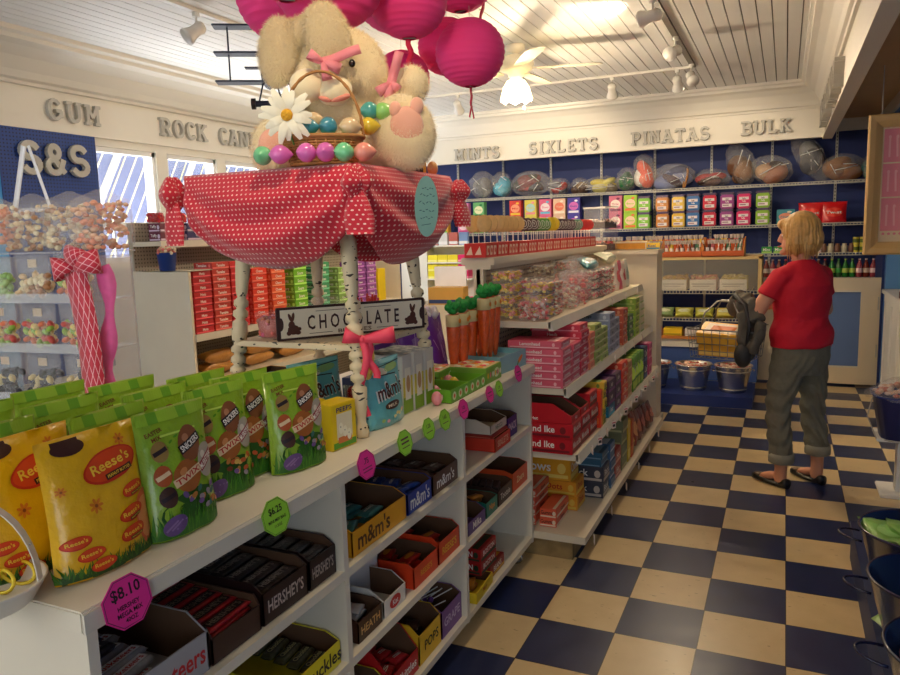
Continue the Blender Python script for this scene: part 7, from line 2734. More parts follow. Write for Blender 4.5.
MB().tube([(-.20, .0, .22), (-.22, .02, .10), (-.18, -.08, -.005), (-.05, -.17, -.004), (.1, -.19, .05)], .004, GREYL, 6).build('handle', o)
o = empty('candy_bag', (.64, 1.78, .57), 0, 'clear bag of pink wrapped candy spilling over the navy bucket', 'candy bag')
f = MB()
rnd = random.Random(12)
for k in range(150):
    a, r_ = rnd.uniform(0, 6.28), rnd.random() ** .5
    f.ell((.19 * r_ * math.cos(a), .16 * r_ * math.sin(a), .03 + .045 * (1 - r_ * r_) + rnd.uniform(-.01, .01)), (.018, .013, .011), col(*rnd.choice([(226, 160, 140), (240, 206, 190), (206, 110, 90), (236, 190, 160)]), 'candy'), 6, 5)
f.build('candy_filling', o)['kind'] = 'stuff'
vs, fs = [], []
for j in range(7):
    for i in range(30):
        a = 2 * PI * i / 30
        r_ = j / 6
        vs.append((.245 * r_ * math.cos(a), .205 * r_ * math.sin(a), .105 * (1 - r_ ** 2.5) + .012 * math.sin(7 * a + j) * r_ + .012))
for j in range(6):
    for i in range(30):
        fs.append((j * 30 + i, j * 30 + (i + 1) % 30, (j + 1) * 30 + (i + 1) % 30, (j + 1) * 30 + i))
MB().add(vs, fs, FILM, True).build('clear_wrap', o)

# ================================================================== LEFT AISLE
o = empty('aisle_shelf_unit', (-3.78, 2.2, 0), 0, 'cream shelf unit along the windows stocked with red and green candy boxes', 'shelving')
MB().bx(-.20, -1.62, 0, .28, -1.60, 1.383, GW).build('end_panel', o)
GP = pegboard_mat('grey_pegboard', (170, 160, 144), (90, 84, 76))
MB().bx(-.24, -1.60, .1, -.20, 1.2, 1.70, GP).build('back_panel', o)
for z, xf in ((.08, .27), (.60, .24), (.935, .28), (1.545, .04)):
    MB().bx(-.20, -1.60, z, xf, 1.2, z + .03, GW).bx(xf, -1.60, z - .012, xf + .008, 1.2, z + .034, EDGE).build('shelf', o)
MB().bx(-.20, 1.2, 0, .28, 1.22, 1.70, GW).build('end_panel', o)
ZA = .966
LA = [(.72, (190, 30, 40), 'dark red', 'Hots', 9, .046), (.90, (200, 60, 50), 'brick and cream', 'Tamales', 10, .046), (1.08, (206, 40, 44), 'cherry red', 'Reds', 10, .046), (1.30, (226, 60, 40), 'orange-red', 'Chews', 8, .05),
      (1.52, (232, 90, 50), 'light orange-red', 'Chews', 8, .05), (1.80, (120, 190, 50), 'lime green', 'Sours', 7, .06), (2.12, (60, 150, 100), 'mint green', 'Mints', 7, .058), (2.42, (140, 180, 90), 'pale green', 'Limes', 6, .058), (2.70, (140, 70, 150), 'purple', 'Grapes', 7, .055), (2.90, (150, 84, 160), 'light purple', 'Nerds', 7, .055)]
for (y, c, nm, t, n, h) in LA:
    for k in range(n):
        pos = 'number %d from the top' % (n - k)
        place('la%d' % int(y * 100), carton(.165, .16, h - .002, c, tuple(min(255, q + 70) for q in c), t, INKW), (-3.60 + random.uniform(-.004, .004), y, ZA + k * h), PI / 2,
              '%s candy box in the window aisle, %s in stack' % (nm, ['topmost', 'second', 'third', 'fourth', 'fifth', 'sixth', 'seventh', 'eighth', 'ninth', 'lowest'][n - 1 - k]), 'candy box', nm + ' boxes in the window aisle')
place('la_y', carton(.14, .12, .30, (240, 210, 30), None, '', INKW, False), (-3.60, 3.12, ZA), PI / 2, 'tall yellow box at the far end of the window aisle shelf', 'candy box')
for k in range(11):
    y = .72 + k * .24
    c = [(110, 30, 60), (60, 50, 110), (170, 40, 60)][k % 3]
    for r in range(2):
        place('lt%d' % (k % 3), carton(.20, .10, .058, c, (220, 200, 220), 'Taffy', INKW), (-3.80, y, 1.576 + r * .059), PI / 2, '%s box on the top window aisle shelf, %s layer, %s' % (('maroon', 'indigo', 'crimson')[k % 3], ('lower', 'upper')[r], (NTH + ['ninth', 'tenth', 'last'])[k]), 'candy box', 'boxes on the top window aisle shelf')
for k in range(3):
    place('redtub', candy_tub((216, 40, 50), .05, .055, .07), (-3.82, .66 + k * .20, 1.696), 0, 'red candy tub against the window, %s from the left' % NTH[k], 'candy tub', 'red tubs')
for k in range(6):
    place('gold%d' % (k % 2), soft_bag(.36, .12, .09, (206, 146, 70), (226, 180, 100), seed=90 + k % 2), (-3.66 + .02 * (k % 2), 1.0 + (k // 2) * .42, .678 + (k % 2) * .08), PI / 2, 'golden caramel candy bag on the low aisle shelf, %s pile, %s' % (NTH[k // 2], ('bottom', 'top')[k % 2]), 'candy bag', 'golden bags', tilt=(-1.35, 0))
o = empty('blue_pail', (-3.69, .60, 1.3838), 0, 'small blue pail of popcorn-like candy on the aisle end panel', 'pail')
BP = mat('pail_blue', (24, 60, 140), .4, noise=.05)
MB().lathe([(.0, .0), (.048, .0), (.062, .115), (.066, .118), (.060, .118), (.046, .008), (.0, .006)], BP, 20).build('body', o)
f = MB()
rnd = random.Random(2)
for k in range(40):
    a, r_ = rnd.uniform(0, 6.28), .062 * rnd.random() ** .5
    f.ell((r_ * math.cos(a), r_ * math.sin(a), .118 + rnd.uniform(-.01, .045) * (1 - r_ * 8)), (.012, .012, .011), col(*rnd.choice([(240, 220, 190), (214, 170, 120), (226, 130, 120)]), 'candy'), 6, 5)
f.build('candy_filling', o)['kind'] = 'stuff'
MB().bx(-.2, -.12, 1.379, .2, .1, 1.3834, GW).build('cap', bpy.data.objects['aisle_shelf_unit']).location = (0.08, -1.50, 0)

# corner shelves at the back left with packets
o = empty('corner_display', (-3.95, 5.25, 0), 0, 'white corner display with yellow and pink packet rows at the back wall', 'display')
MB().bx(-.46, -.10, 0, -.10, .10, 1.42, mat('white_panel2', (236, 232, 222), .5)).build('side_panel', o)
b = MB()
for z in (.25, .62, 1.02, 1.22):
    b.bx(-.10, -.12, z, .50, .12, z + .018, mat('white_panel2', (236, 232, 222)))
b.bx(-.5, -.14, 1.42, .55, .14, 1.44, mat('white_panel2', (236, 232, 222))).bx(-.10, .10, .1, .50, .12, 1.42, mat('white_panel2', (236, 232, 222)))
b.build('shelves', o)
for r, z in enumerate((1.238, 1.038, .638)):
    for k in range(4):
        yl = k < 3
        for s in range(1 if r == 0 else 2):
            place('pk_%s' % ('y' if yl else 'p'), carton(.13, .14, .085, (240, 226, 40) if yl else (226, 40, 110), (250, 244, 150) if yl else (250, 170, 200), '', INKW), (-3.975 + k * .135, 5.22, z + s * .0865), 0,
                  '%s packet box in the white corner display, %s shelf, %s layer, %s' % ('yellow' if yl else 'pink', ('top', 'middle', 'lower')[r], ('lower', 'upper')[s], NTH[k]), 'candy box', 'corner display packets')
for k in range(7):
    c = [(150, 190, 150), (190, 210, 226), (180, 200, 220), (196, 90, 80), (210, 210, 214), (190, 100, 90), (120, 150, 200)][k]
    place('dv%d' % k, carton(.115, .04, .15, c, (230, 230, 235), ''), (-4.38 + k * .135, 5.20, 1.441), 0, 'upright thin box on the corner display top, %s from the left' % NTH[k], 'candy box', 'thin boxes on the corner display')
o = carton(.30, .05, .34, (226, 226, 234), (90, 90, 160), '', name='printed_box')()
o.location, o.rotation_euler = (-2.90, 3.3, .93), (0, 0, .2)
tag(o, 'white and purple printed box beside the gondola end', 'box')
b = MB()
b.bx(-3.25, 3.1, 0, -2.6, 3.55, .925, GW)
tag(b.build('low_cabinet'), 'low cream cabinet behind the gondola carrying party boxes', 'cabinet')
o = carton(.34, .16, .16, (196, 150, 60), (40, 60, 110), '', name='printed_box')()
o.location, o.rotation_euler = (-2.88, 3.19, .926), (0, 0, .1)
tag(o, 'mustard and navy printed box on the low cream cabinet', 'box')

# ------------------------------------------------------------------ acrylic rack of popcorn and pretzel bags behind the counter
RX0, RX1, RY = -2.54, -2.03, -1.32
o = empty('acrylic_rack', ((RX0 + RX1) / 2, RY, 0), .10, 'clear acrylic tiered rack hung with small candy bags behind the counter', 'rack')
hw = (RX1 - RX0) / 2
ACR = mat('acrylic_edge', (240, 242, 246), .08, alpha=.28, spec=.8)
MB().bx(-hw, .10, .70, hw, .11, 1.54, CLEAR).build('back_panel', o)
for s in (-1, 1):
    MB().bx(s * hw - .002, -.10, .70, s * hw + .002, .11, 1.53, ACR).build('side_panel', o)
TZ = [1.385, 1.225, 1.06, .90, .76]
for z in TZ:
    MB().bx(-hw, -.11, z, hw, .10, z + .006, ACR).bx(-hw, -.114, z, hw, -.108, z + .03, ACR).build('shelf', o)
b = MB()
for s in (-1, 1):
    b.cyl((s * (hw - .03), 0, 0), (s * (hw - .03), 0, .70), .012, GREYL, 8)
b.bx(-hw, -.14, .0, hw, .14, .02, GREYL).bx(-hw, -.11, .69, hw, .11, .70, GREYL)
b.build('floor_stand', o)
Mr = Matrix.Translation(((RX0 + RX1) / 2, RY, 0)) @ Matrix.Rotation(.10, 4, 'Z')
CSS = {'popcorn': [(226, 196, 150), (170, 120, 80), (240, 220, 180)], 'taffy': [(226, 120, 80), (150, 190, 70), (240, 210, 120), (206, 80, 70)], 'licorice': [(26, 28, 40), (36, 38, 54), (50, 50, 66), (20, 22, 30), (60, 60, 76), (226, 206, 150)],
       'green': [(40, 140, 80), (90, 180, 110)], 'red': [(206, 40, 44), (230, 90, 80)], 'peach': [(236, 150, 110), (246, 190, 150)], 'lime': [(150, 190, 110), (180, 210, 140)], 'rose': [(200, 90, 110), (236, 170, 170)]}


def hangbag(cn, w=.15, h=.145, seed=1):
    def mk():
        o = empty('small_candy_bag')
        b = MB()
        pouch_into(b, w, h, .05, FILM, nu=8, nv=8, wr=.004, seed=seed)
        b.build('clear_wrap', o)
        MB().bx(-.018, -.004, h * .72, .018, -.0025, h * .90, col(206, 186, 160, 'ink')).build('label', o)
        f = MB()
        rnd = random.Random(seed)
        for k in range(44):
            f.ell((rnd.uniform(-.42, .42) * w, rnd.uniform(-.014, .014), rnd.uniform(.012, h * .56)), (.017, .012, .010), col(*rnd.choice(CSS[cn]), 'candy'), 6, 4, M=Matrix.Rotation(rnd.uniform(0, 3), 4, 'Y'))
        f.build('candy_filling', o)['kind'] = 'stuff'
        return o
    return mk


for r, row in enumerate((('lime', 'popcorn', 'taffy'), ('taffy', 'taffy', 'taffy'), ('licorice', 'licorice', 'licorice'), ('red', 'green', 'green'), ('red', 'green', 'rose'))):
    for k, cn in enumerate(row):
        p = Mr @ Vector((-.165 + k * .165, -.05, TZ[r] + .007))
        place('hb_' + cn, hangbag(cn, seed=len(cn)), p, .10, 'small clear bag of %s candy on the acrylic rack, %s tier, %s' % ({'lime': 'pale green', 'popcorn': 'popcorn', 'taffy': 'mixed coloured', 'licorice': 'black', 'red': 'red', 'green': 'green', 'rose': 'rose'}[cn], NTH[r], ('left', 'centre', 'right')[k]), 'candy bag', 'bags in the acrylic rack')
MB().bx(-hw - .01, -.12, 1.54, hw + .01, .12, 1.546, ACR).build('top_shelf', bpy.data.objects['acrylic_rack'])
for k, (x, cn, lab) in enumerate(((-.20, 'peach', 'left'), (-.03, 'popcorn', 'middle'), (.13, 'popcorn', 'right'), (.25, 'peach', 'far right'))):
    place('tb%d' % k, film_bag(.19, .19, .12, CSS[cn], 60 + k, neck=False), Mr @ Vector((x, .0, 1.547)), .2 * k, 'crinkled clear bag of %s candy on top of the acrylic rack, %s' % (cn, lab), 'candy bag')
o = empty('gift_strap', Mr @ Vector((-.01, -.02, 1.547)), .10, 'white inverted-V strap standing over the bags on the rack', 'strap')
for s in (-1, 1):
    strip([(s * (.075 - .065 * t), .0, .14 + .20 * t) for t in [i / 6 for i in range(7)]], .022 if s < 0 else .012, mat('white_satin', (230, 230, 234), .35), (1, 0, 0)).build('strap', o)
MB().cyl((0, 0, 0), (0, 0, .16), .004, CLEAR, 6).bx(-.085, -.006, .13, .085, .006, .142, ACR).build('strap_holder', o)
LAT = lattice_mat('red_lattice_ribbon', (200, 24, 56), (246, 190, 200), .022, .10)
o = empty('lattice_ribbon_bow', Mr @ Vector((.275, -.15, 1.50)), .12, 'wide red lattice ribbon bow hanging down the right side of the rack', 'ribbon')
for dx, dz, L in ((-.95, -.1, .085), (.9, .15, .10), (.3, .9, .06)):
    bow_loop(dx, dz, L, .075, LAT, 0).build('loop', o)
strip([(.012 * math.sin(t * 5) + .05 * t, -.004, -.60 * t) for t in [i / 20 for i in range(21)]], .085, LAT).build('tail', o)
strip([(.06 + .03 * math.sin(t * 6 + 1) + .07 * t, .02, -.58 * t) for t in [i / 20 for i in range(21)]], [.05 + .02 * math.sin(i) for i in range(21)], mat('pink_tulle', (236, 90, 160), .6, alpha=.75, noise=.3, nscale=40)).build('tulle_tail', o)
bow_loop(.9, -.3, .07, .06, LAT, 0).build('loop', o).location = (.10, 0, -.60)
o = empty('pink_ribbon', Mr @ Vector((-.275, -.13, 1.45)), .2, 'pink striped ribbon hanging at the left side of the rack', 'ribbon')
strip([(.02 * math.sin(t * 9), 0, -.65 * t) for t in [i / 20 for i in range(21)]], .075, mat('pink_tulle', (236, 90, 160))).build('tail', o)

# ------------------------------------------------------------------ pink paper lanterns
PL = mat('pink_paper', (244, 62, 142), .75, noise=.06, nscale=6)
nt, bs = nodes_of(PL)
bs.inputs['Subsurface Weight'].default_value = .25
bs.inputs['Subsurface Radius'].default_value = (.1, .03, .05)
DPK = mat('crimson_ribbon', (214, 16, 70), .6)


def lantern():
    o = empty('paper_lantern')
    vs, fs = [], []
    n, m = 40, 64
    for j in range(m + 1):
        th = .16 + (PI - .32) * j / m
        rr = 1 + (.012 if j % 4 < 2 else -.004)
        for i in range(n):
            a = 2 * PI * i / n
            q = rr * (1 - .008 * (i % 10 == 0))
            vs.append((.15 * q * math.sin(th) * math.cos(a), .15 * q * math.sin(th) * math.sin(a), .142 * rr * math.cos(th)))
    for j in range(m):
        for i in range(n):
            fs.append((j * n + i, (j + 1) * n + i, (j + 1) * n + (i + 1) % n, j * n + (i + 1) % n))
    MB().add(vs, fs, PL, True).build('paper_globe', o)
    MB().tube([(.027 * math.cos(a), .027 * math.sin(a), -.141) for a in [2 * PI * i / 20 for i in range(20)]], .002, DPK, 4, True).bx(-.026, -.001, -.142, .026, .001, -.139, GREYL).build('wire_ring', o)
    return o


LANT = []
for n_, x, y, z, r_, lab, tl in (('A', -1.323, .089, 2.344, .150, 'pink paper lantern lowest at the right, with a forked ribbon tail', 1), ('B', -1.629, .527, 2.50, .145, 'pink paper lantern just behind the lowest right one', 0), ('C', -1.373, .116, 2.675, .155, 'pink paper lantern above the lowest right one', 0),
                                 ('D', -1.433, -.273, 2.485, .155, 'pink paper lantern between rabbit and right cluster, nearer', 1), ('E', -1.73, .176, 2.68, .188, 'pink paper lantern right above the rabbit ear', 0), ('F', -1.782, .321, 2.33, .135, 'dark pink lantern low behind the rabbit', 0),
                                 ('G', -1.58, -.62, 2.51, .212, 'largest pink paper lantern directly over the rabbit', 0), ('H', -2.065, -.20, 2.62, .215, 'pink paper lantern at the left end over the airplane', 0), ('I', -1.50, -.98, 2.45, .15, 'pink paper lantern behind the left ones', 0)):
    LANT.append((place('lantern', lantern, (x, y, z), ord(n_) * .7, lab, 'lantern', 'pink paper lanterns', scale=(r_ / .15,) * 3), z, r_, tl))
for o, z, r_, tl in LANT:
    MB().cyl((0, 0, .138), (0, 0, (CZ - z) / (r_ / .15)), .0012, GREYL, 4).build('string', o)
    if tl:
        b = strip([(.006 * math.sin(t * 8), .004 * math.sin(t * 9), -.14 - .09 * t) for t in [i / 8 for i in range(9)]], .020, DPK)
        for s in (-1, 1):
            q = strip([(0, 0, -.225), (s * .012, 0, -.25), (s * .022, 0, -.275)], .012, DPK)
            b.add(q.v, q.f, DPK, True)
        b.build('ribbon_tail', o)
        strip([(.09 + .02 * math.sin(t * 6), -.02, .27 - .15 * t) for t in [i / 8 for i in range(9)]], .022, DPK).build('ribbon', o)

# model triplane
o = empty('toy_triplane', (-2.80, .6, 2.50), .55, 'dark blue model triplane with a red-helmeted pilot hanging from the ceiling', 'toy airplane')
TN = mat('plane_navy', (30, 40, 62), .5, noise=.08)
MB().lathe([(.0, -.20), (.012, -.20), (.035, -.05), (.045, .06), (.048, .15), (.03, .17), (.0, .175)], TN, 14, Matrix.Rotation(-PI / 2, 4, 'X')).build('fuselage', o)
for z in (.28, .13, -.03):
    MB().rbx(-.30, -.005, z, .30, .10, z + .010, TN, .004).build('wing', o)
for s in (-1, 1):
    MB().cyl((s * .22, .05, -.03), (s * .22, .05, .28), .005, TN, 6).build('strut', o)
b = MB()
for s in (-1, 1):
    b.cyl((s * .04, .08, -.03), (s * .07, .08, -.14), .005, TN, 6)
b.cyl((-.10, .08, -.14), (.10, .08, -.14), .018, TN, 10)
b.build('undercarriage', o)
for s in (-1, 1):
    MB().cyl((s * .10 - .012, .08, -.14), (s * .10 + .012, .08, -.14), .032, INKB, 16).build('wheel', o)
MB().ell((0, .0, .075), .032, mat('pilot_red', (200, 30, 40), .4), 14, 10).bx(-.016, -.034, .06, .016, -.026, .085, INKW).build('pilot_head', o)
MB().ell((0, .01, .04), (.028, .03, .03), mat('pilot_brown', (90, 50, 34), .7), 12, 8).build('pilot_body', o)
MB().bx(-.10, -.22, .0, .10, -.17, .006, TN).bx(-.004, -.22, 0, .004, -.17, .07, TN).build('tail_plane', o)
MB().cyl((-.08, .05, .29), (0, .05, CZ - 2.50), .001, GREYL, 4).cyl((.08, .05, .29), (0, .05, CZ - 2.50), .001, GREYL, 4).build('string', o)

# ================================================================== THE WOMAN
WO = Vector((.045, 1.80, 0))
dF, dR = Vector((-.75, .66, 0)).normalized(), Vector((.66, .75, 0)).normalized()


def P(f, r, z):
    return WO + dF * f + dR * r + Vector((0, 0, z))


SKIN = mat('skin', (214, 150, 118), .5, noise=.06, nscale=10)
per_ = empty('person', WO, 0, 'blonde woman in red t-shirt and grey cuffed jeans, back turned, holding a basket', 'person')


def child(name, me):
    me.transform(Matrix.Translation(-WO))
    return mesh_obj(name, me, per_)


RX = tuple(dR)
b = MB()
# head, neck, arms, hands, ankles: one continuous skin surface
HC = P(.035, -.0, 1.50)
hF, hR = Vector((-.97, .22, -.12)).normalized(), Vector((.22, .97, 0)).normalized()
b.ell(HC, (.078, .078, .112), SKIN, 20, 14)
b.ell(HC + hF * .022 + Vector((0, 0, -.055)), (.062, .062, .062), SKIN, 18, 12)
loft(b, [(HC + hF * .088 + Vector((0, 0, .022)), .009, .009, RX), (HC + hF * .104 + Vector((0, 0, -.018)), .015, .013, RX), (HC + hF * .070 + Vector((0, 0, -.030)), .016, .012, RX)], SKIN, 10)
b.ell(HC + hF * .082 + Vector((0, 0, -.052)), (.016, .018, .008), SKIN, 12, 8)
b.ell(HC + hF * .074 + Vector((0, 0, -.092)), (.026, .026, .018), SKIN, 12, 8)
for s in (-1, 1):
    b.ell(HC + hR * s * .078 + Vector((0, 0, -.01)), (.014, .016, .030), SKIN, 10, 8)
loft(b, [(P(-.01, 0, 1.26), .066, .062, RX), (P(.0, 0, 1.36), .052, .052, RX), (HC + Vector((0, 0, -.06)), .050, .052, RX)], SKIN, 16)
b.ell(P(0, 0, 1.26), (.13, .10, .06), SKIN, 16, 10)
LS, LE, LW = P(.0, -.168, 1.27), P(.085, -.245, 1.065), P(.315, -.16, 1.075)
RS_, RE, RW = P(.0, .170, 1.27), P(.03, .25, 1.045), P(.25, .13, 1.06)
for (S_, E_, W_) in ((LS, LE, LW), (RS_, RE, RW)):
    loft(b, [(S_, .052, .052, RX), (S_.lerp(E_, .5), .048, .047, RX), (E_, .043, .042, RX)], SKIN, 16)
    b.ell(E_, .043, SKIN, 14, 10)
    loft(b, [(E_, .042, .040, (0, 0, 1)), (E_.lerp(W_, .4), .040, .038, (0, 0, 1)), (W_, .026, .022, (0, 0, 1))], SKIN, 16)
    # palm with five curled fingers
    d_ = (W_ - E_).normalized()
    side = d_.cross(Vector((0, 0, 1))).normalized()
    inn = side if (W_ == LW) else -side
    pc = W_ + d_ * .045
    b.ell(pc, (.022, .022, .036), SKIN, 12, 8)
    b.ell(W_ + d_ * .02, (.022, .022, .028), SKIN, 12, 8)
    for k in range(4):
        base = pc + d_ * .022 + Vector((0, 0, .027 - .018 * k))
        L = (.030, .034, .032, .025)[k]
        p1 = base + d_ * L
        p2 = p1 + (inn * .8 + d_ * .35).normalized() * L * .75
        p3 = p2 + (inn * .6 - d_ * .7).normalized() * L * .6
        b.tube([base, p1, p2, p3], [.0098, .0092, .0085, .007], SKIN, 8)
    tb = W_ + d_ * .025 + Vector((0, 0, .022))
    b.tube([tb, tb + d_ * .025 + Vector((0, 0, .018)) + inn * .012, tb + d_ * .05 + Vector((0, 0, .014)) + inn * .024], [.012, .010, .008], SKIN, 8)
me_ = blob(b, SKIN, .0065, 3, 'body')
child('body', me_)
LA_, RA_ = Vector((-.03, 1.69, 0)), Vector((.17, 1.835, 0))
TOE1, TOE2 = Vector((-.165, 1.80, 0)), Vector((.035, 1.985, 0))
# bare ankles and insteps
for A_, T_ in ((LA_, TOE1), (RA_, TOE2)):
    b = MB()
    loft(b, [(A_ + Vector((0, 0, .30)), .046, .046, RX), (A_ + Vector((0, 0, .15)), .037, .037, RX), (A_ + Vector((0, 0, .07)), .034, .036, RX), (A_ + Vector((0, 0, .03)), .034, .036, RX)], SKIN, 16)
    fd = (T_ - A_).normalized()
    loft(b, [(A_ + Vector((0, 0, .075)), .032, .034, tuple(fd)), (A_ + fd * .07 + Vector((0, 0, .052)), .034, .026, (-fd.y, fd.x, 0)), (A_ + fd * .13 + Vector((0, 0, .035)), .032, .018, (-fd.y, fd.x, 0))], SKIN, 14)
    child('ankle', blob(b, SKIN, .007, 3, 'ankle'))
    b = MB()
    sdv = Vector((-fd.y, fd.x, 0))
    n, m = 20, 10
    BLK = mat('shoe_black', (22, 18, 18), .3, noise=.2, nscale=60)
    vs, fs = [], []
    for j in range(m + 1):
        t = j / m
        w_ = .040 * (math.sin(PI * min(1, .12 + t * .80)) ** .5) * (1 if t < .6 else 1.06)
        c = A_ - fd * .055 + fd * .25 * t
        hh = .058 if t < .2 else .034 if t < .60 else .040
        for i in range(n):
            a = 2 * PI * i / n
            zz = hh / 2 + hh / 2 * math.sin(a)
            vs.append(c + sdv * w_ * math.copysign(abs(math.cos(a)) ** .7, math.cos(a)) + Vector((0, 0, max(0.001, zz))))
    for j in range(m):
        for i in range(n):
            fs.append((j * n + i, j * n + (i + 1) % n, (j + 1) * n + (i + 1) % n, (j + 1) * n + i))
    fs += [tuple(range(n - 1, -1, -1)), tuple(range(m * n, m * n + n))]
    b.add(vs, fs, BLK, True)
    b.ell(A_ + fd * .16 + Vector((0, 0, .040)), (.030, .030, .008), mat('shoe_leopard', (120, 96, 70), .35, noise=.5, nscale=120), 12, 6)
    child('shoe', b.mesh('shoe'))

# jeans
JN = mat('grey_denim', (112, 108, 92), .85, noise=.14, nscale=30, bump=.5, bscale=50)
b = MB()
loft(b, [(P(-.01, 0, .93), .155, .118, RX), (P(-.02, 0, .84), .180, .140, RX), (P(-.02, 0, .76), .178, .135, RX), (P(-.01, 0, .70), .160, .115, RX)], JN, 24)
for (hp, kn, A_) in ((P(-.01, -.088, .78), Vector((-.055, 1.715, .47)), LA_), (P(-.01, .088, .78), Vector((.135, 1.87, .47)), RA_)):
    cz = .155 if A_ is LA_ else .185
    ank = A_ + Vector((0, 0, cz))
    loft(b, [(hp, .092, .108, RX), (hp.lerp(kn, .4), .086, .096, RX), (kn + Vector((0, 0, .05)), .070, .074, RX), (kn - Vector((0, 0, .06)), .066, .070, RX), (kn.lerp(ank, .6), .066, .070, RX), (ank, .062, .064, RX)], JN, 20)
me_ = blob(b, JN, .009, 3, 'jeans')
# soft creases
for v in me_.vertices:
    z = v.co.z
    k = .0045 * math.sin(z * 60 + 9 * math.sin(v.co.x * 14 + v.co.y * 9)) * (1 if z < .80 else .4) * (1.3 if .25 < z < .62 else .7)
    v.co += v.normal * k
child('jeans', me_)
for A_, cz in ((LA_, .155), (RA_, .185)):
    b = MB()
    n = 28
    vs, fs = [], []
    for (r_, z) in ((.062, cz + .055), (.069, cz + .058), (.073, cz + .03), (.072, cz + .0), (.066, cz - .004), (.060, cz + .01)):
        for i in range(n):
            a = 2 * PI * i / n
            q = 1 + .03 * math.sin(3 * a)
            vs.append(A_ + Vector((r_ * q * math.cos(a), r_ * q * math.sin(a), z)))
    for j in range(5):
        for i in range(n):
            fs.append((j * n + i, (j + 1) * n + i, (j + 1) * n + (i + 1) % n, j * n + (i + 1) % n))
    child('trouser_cuff', b.add(vs, fs, mat('denim_inside', (142, 138, 122), .85, noise=.1, nscale=40), True).mesh('trouser_cuff'))

# t-shirt
TS = mat('red_jersey', (206, 18, 44), .8, noise=.07, nscale=12, bump=.3, bscale=40)
b = MB()
loft(b, [(P(-.02, 0, .845), .196, .152, RX), (P(-.015, 0, .93), .192, .150, RX), (P(-.005, 0, 1.02), .174, .138, RX), (P(-.015, 0, 1.12), .180, .138, RX), (P(-.02, 0, 1.21), .180, .130, RX), (P(-.01, 0, 1.27), .160, .105, RX), (P(.0, 0, 1.325), .100, .078, RX), (P(.005, 0, 1.350), .080, .068, RX)], TS, 28)
for (S_, E_) in ((LS, LE), (RS_, RE)):
    out = (S_ - P(0, 0, 1.275)).normalized()
    loft(b, [(S_ - out * .08 + Vector((0, 0, .0)), .064, .068, RX), (S_ + out * .005 + Vector((0, 0, -.008)), .060, .062, RX), (S_.lerp(E_, .35), .060, .060, RX), (S_.lerp(E_, .58), .064, .062, RX)], TS, 20)
me_ = blob(b, TS, .009, 5, 'tshirt')
for v in me_.vertices:
    c = v.co - WO
    f_, r_ = c.dot(dF), c.dot(dR)
    z = c.z
    v.co += v.normal * (.006 * math.sin(r_ * 22 + z * 26) * max(0, min(1, (1.22 - z) * 5)) + .004 * math.sin(z * 42 - r_ * 30 + f_ * 20) * (1 if z < 1.02 else .5))
child('tshirt', me_)

# hair: layered bob, fuller at the back, parted from the face
HR = mat('blonde_hair', (206, 156, 84), .45, noise=.35, nscale=55, sheen=.2)
b = MB()
b.ell(HC + Vector((0, 0, .030)) - hF * .022, (.106, .106, .110), HR, 28, 18)
b.ell(HC - hF * .048 + Vector((0, 0, -.035)), (.092, .092, .105), HR, 24, 16)
for s in (-1, 1):
    b.ell(HC + hR * s * .070 - hF * .008 + Vector((0, 0, -.030)), (.044, .044, .098), HR, 18, 12)
b.ell(HC + hF * .058 + Vector((0, 0, .072)), (.056, .056, .036), HR, 18, 10)
me_ = blob(b, HR, .007, 4, 'hair')
for v in me_.vertices:
    c = v.co - HC
    a = math.atan2(c.dot(hR), c.dot(hF))
    v.co += v.normal * (.0035 * math.sin(a * 38 + c.z * 16) + .002 * math.sin(a * 17 + c.z * 40)) * (1 if c.z < .09 else .4)
    if c.z < -.06:
        v.co -= v.normal * .006
hb = child('hair', me_)
b = MB()
rnd = random.Random(8)
for k in range(150):
    a = rnd.uniform(.75, 2 * PI - .75)
    ax = hF * math.cos(a) + hR * math.sin(a)
    pts = []
    r1 = .098 + rnd.uniform(-.002, .007)
    zl = -.115 + rnd.uniform(-.035, .03)
    for i in range(8):
        t = i / 7
        th = t * 1.35
        rr = r1 * math.sin(min(PI / 2, th * 1.25)) * (1 if t < .75 else 1 - (t - .75) * .45)
        z = .135 * math.cos(th) - .02 if t < .5 else None
        zt = .125 * math.cos(min(1.35, th * 1.1)) if t < .55 else .045 + (zl - .045) * (t - .55) / .45
        pts.append(HC - hF * .020 + ax * rr + Vector((0, 0, zt)))
    b.tube(pts, [.0022, .003, .0032, .0032, .003, .0028, .0022, .0010], col(*rnd.choice([(222, 176, 104), (190, 138, 70), (236, 196, 128), (170, 118, 60)]), 'plastic'), 4)
child('hair_strands', b.mesh('hair_strands'))
# face details
b = MB()
for s in (-1, 1):
    e = HC + hF * .070 + hR * s * .030 + Vector((0, 0, .008))
    b.ell(e, (.012, .012, .007), mat('eye_white', (230, 224, 216), .3), 10, 8)
    b.ell(e + dF * .007, (.006, .006, .006), mat('eye_dark', (50, 40, 36), .2), 8, 6)
child('eyes', b.mesh('eyes'))
b = MB()
b.ell(HC + hF * .097 + Vector((0, 0, -.054)), (.014, .014, .0055), mat('lips', (190, 96, 90), .5), 10, 6)
child('mouth', b.mesh('mouth'))

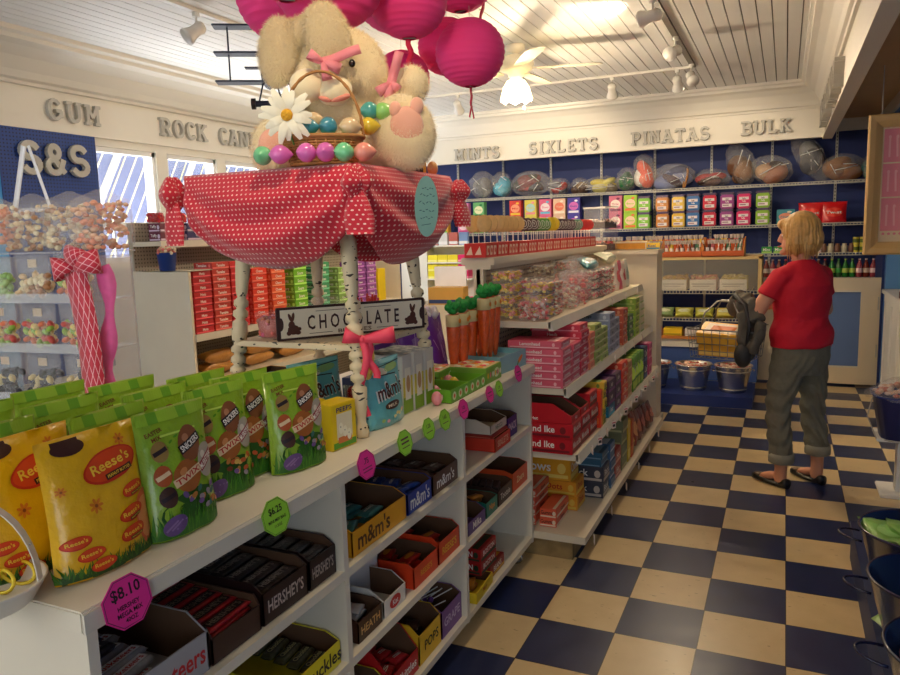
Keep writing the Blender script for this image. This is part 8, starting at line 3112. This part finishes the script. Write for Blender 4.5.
# wire shopping basket on her arm
bc = Vector((-.36, 1.80, .765))
o = empty('shopping_basket', bc, -.25, 'wire shopping basket with candy boxes hanging from the woman\'s arm', 'basket')
BW = mat('basket_wire', (150, 146, 140), .3, metal=.8)
b = MB()
for t in range(5):
    z = .0 + t * .038
    g = 1 + .10 * t / 4
    b.tube([(-.15 * g, -.10 * g, z), (.15 * g, -.10 * g, z), (.15 * g, .10 * g, z), (-.15 * g, .10 * g, z)], .0022 if t < 4 else .004, BW, 5, True)
for k in range(9):
    u = -.15 + .3 * k / 8
    for s in (-1, 1):
        b.cyl((u, s * .10, 0), (u * 1.1, s * .11, .152), .0018, BW, 5)
for k in range(6):
    u = -.10 + .2 * k / 5
    for s in (-1, 1):
        b.cyl((s * .15, u, 0), (s * .165, u * 1.1, .152), .0018, BW, 5)
for k in range(8):
    b.cyl((-.15 + .3 * k / 7, -.10, 0), (-.15 + .3 * k / 7, .10, 0), .0018, BW, 5)
b.build('wire_body', o)
b = MB()
for s in (-1, 1):
    b.tube([(-.10, s * .11, .152), (-.085, s * .09, .24), (-.04, s * .03, .300), (.04, s * .03, .300), (.085, s * .09, .24), (.10, s * .11, .152)], .0045, BW, 6)
b.build('handle', o)
o.scale = (1.2, 1.15, 1.15)
BM = Matrix.Translation(bc) @ Matrix.Rotation(-.25, 4, 'Z')
place('ybx', carton(.24, .13, .075, (226, 166, 50), (240, 206, 110), '', INKW), BM @ Vector((-.01, .0, .006)), -.25, 'amber candy box lying in the wire shopping basket', 'candy box', scale=(1.15, 1.1, 1.15))
place('ybx2', lambda: MB().rbx(-.13, -.08, 0, .13, .08, .07, col(232, 176, 60), .003).bx(-.10, -.06, .07, .10, .06, .0715, col(236, 216, 190, 'ink')).bx(-.07, -.03, .0716, .05, .03, .0722, col(214, 120, 60, 'ink')).build('candy_box'),
      BM @ Vector((.0, -.005, .10)), -.25, 'amber box with a window lid tilted in the wire basket', 'candy box', tilt=(.30, .04), scale=(1.2, 1.1, 1.1))
# grey jacket and bag over the arm
GJ = mat('grey_jacket', (92, 86, 76), .9, noise=.18, nscale=18, bump=.6, bscale=40)
b = MB()
loft(b, [(P(.33, -.19, 1.06), .05, .05, (0, 0, 1)), (P(.24, -.225, 1.10), .075, .062, (0, 0, 1)), (P(.14, -.25, 1.08), .075, .055, (0, 0, 1)), (P(.07, -.27, 1.00), .05, .05, (0, 0, 1))], GJ, 18)
loft(b, [(P(.15, -.27, 1.05), .075, .04, RX), (P(.13, -.28, .95), .060, .040, RX), (P(.12, -.28, .86), .055, .042, RX), (P(.14, -.27, .78), .045, .035, RX)], GJ, 18)
loft(b, [(P(.03, -.265, 1.0), .030, .030, RX), (P(.05, -.275, .90), .034, .026, RX), (P(.08, -.28, .82), .026, .02, RX)], GJ, 14)
me_ = blob(b, GJ, .008, 3, 'jacket')
for v in me_.vertices:
    c = v.co - WO
    v.co += v.normal * (.008 * math.sin(c.dot(dF) * 70 + c.z * 18) + .005 * math.sin(c.z * 45 + c.dot(dR) * 60))
me_.transform(Matrix.Translation(-P(.15, -.25, 1.0)))
o = mesh_obj('jacket', me_)
o.location = P(.15, -.25, 1.0)
tag(o, 'grey jacket draped over the woman\'s left arm', 'jacket')
b = MB()
b.tube([P(.30, -.24, 1.12), P(.22, -.29, 1.15), P(.12, -.31, 1.10), P(.08, -.315, .98), P(.10, -.315, .86)], [.012, .014, .014, .012, .010], mat('dark_strap', (44, 42, 42), .6), 8)
b.ell(P(.125, -.315, .80), (.050, .050, .075), MATS['dark_strap'], 16, 12)
o = b.build('handbag')
tag(o, 'small dark handbag with a thick strap against the grey jacket', 'handbag')
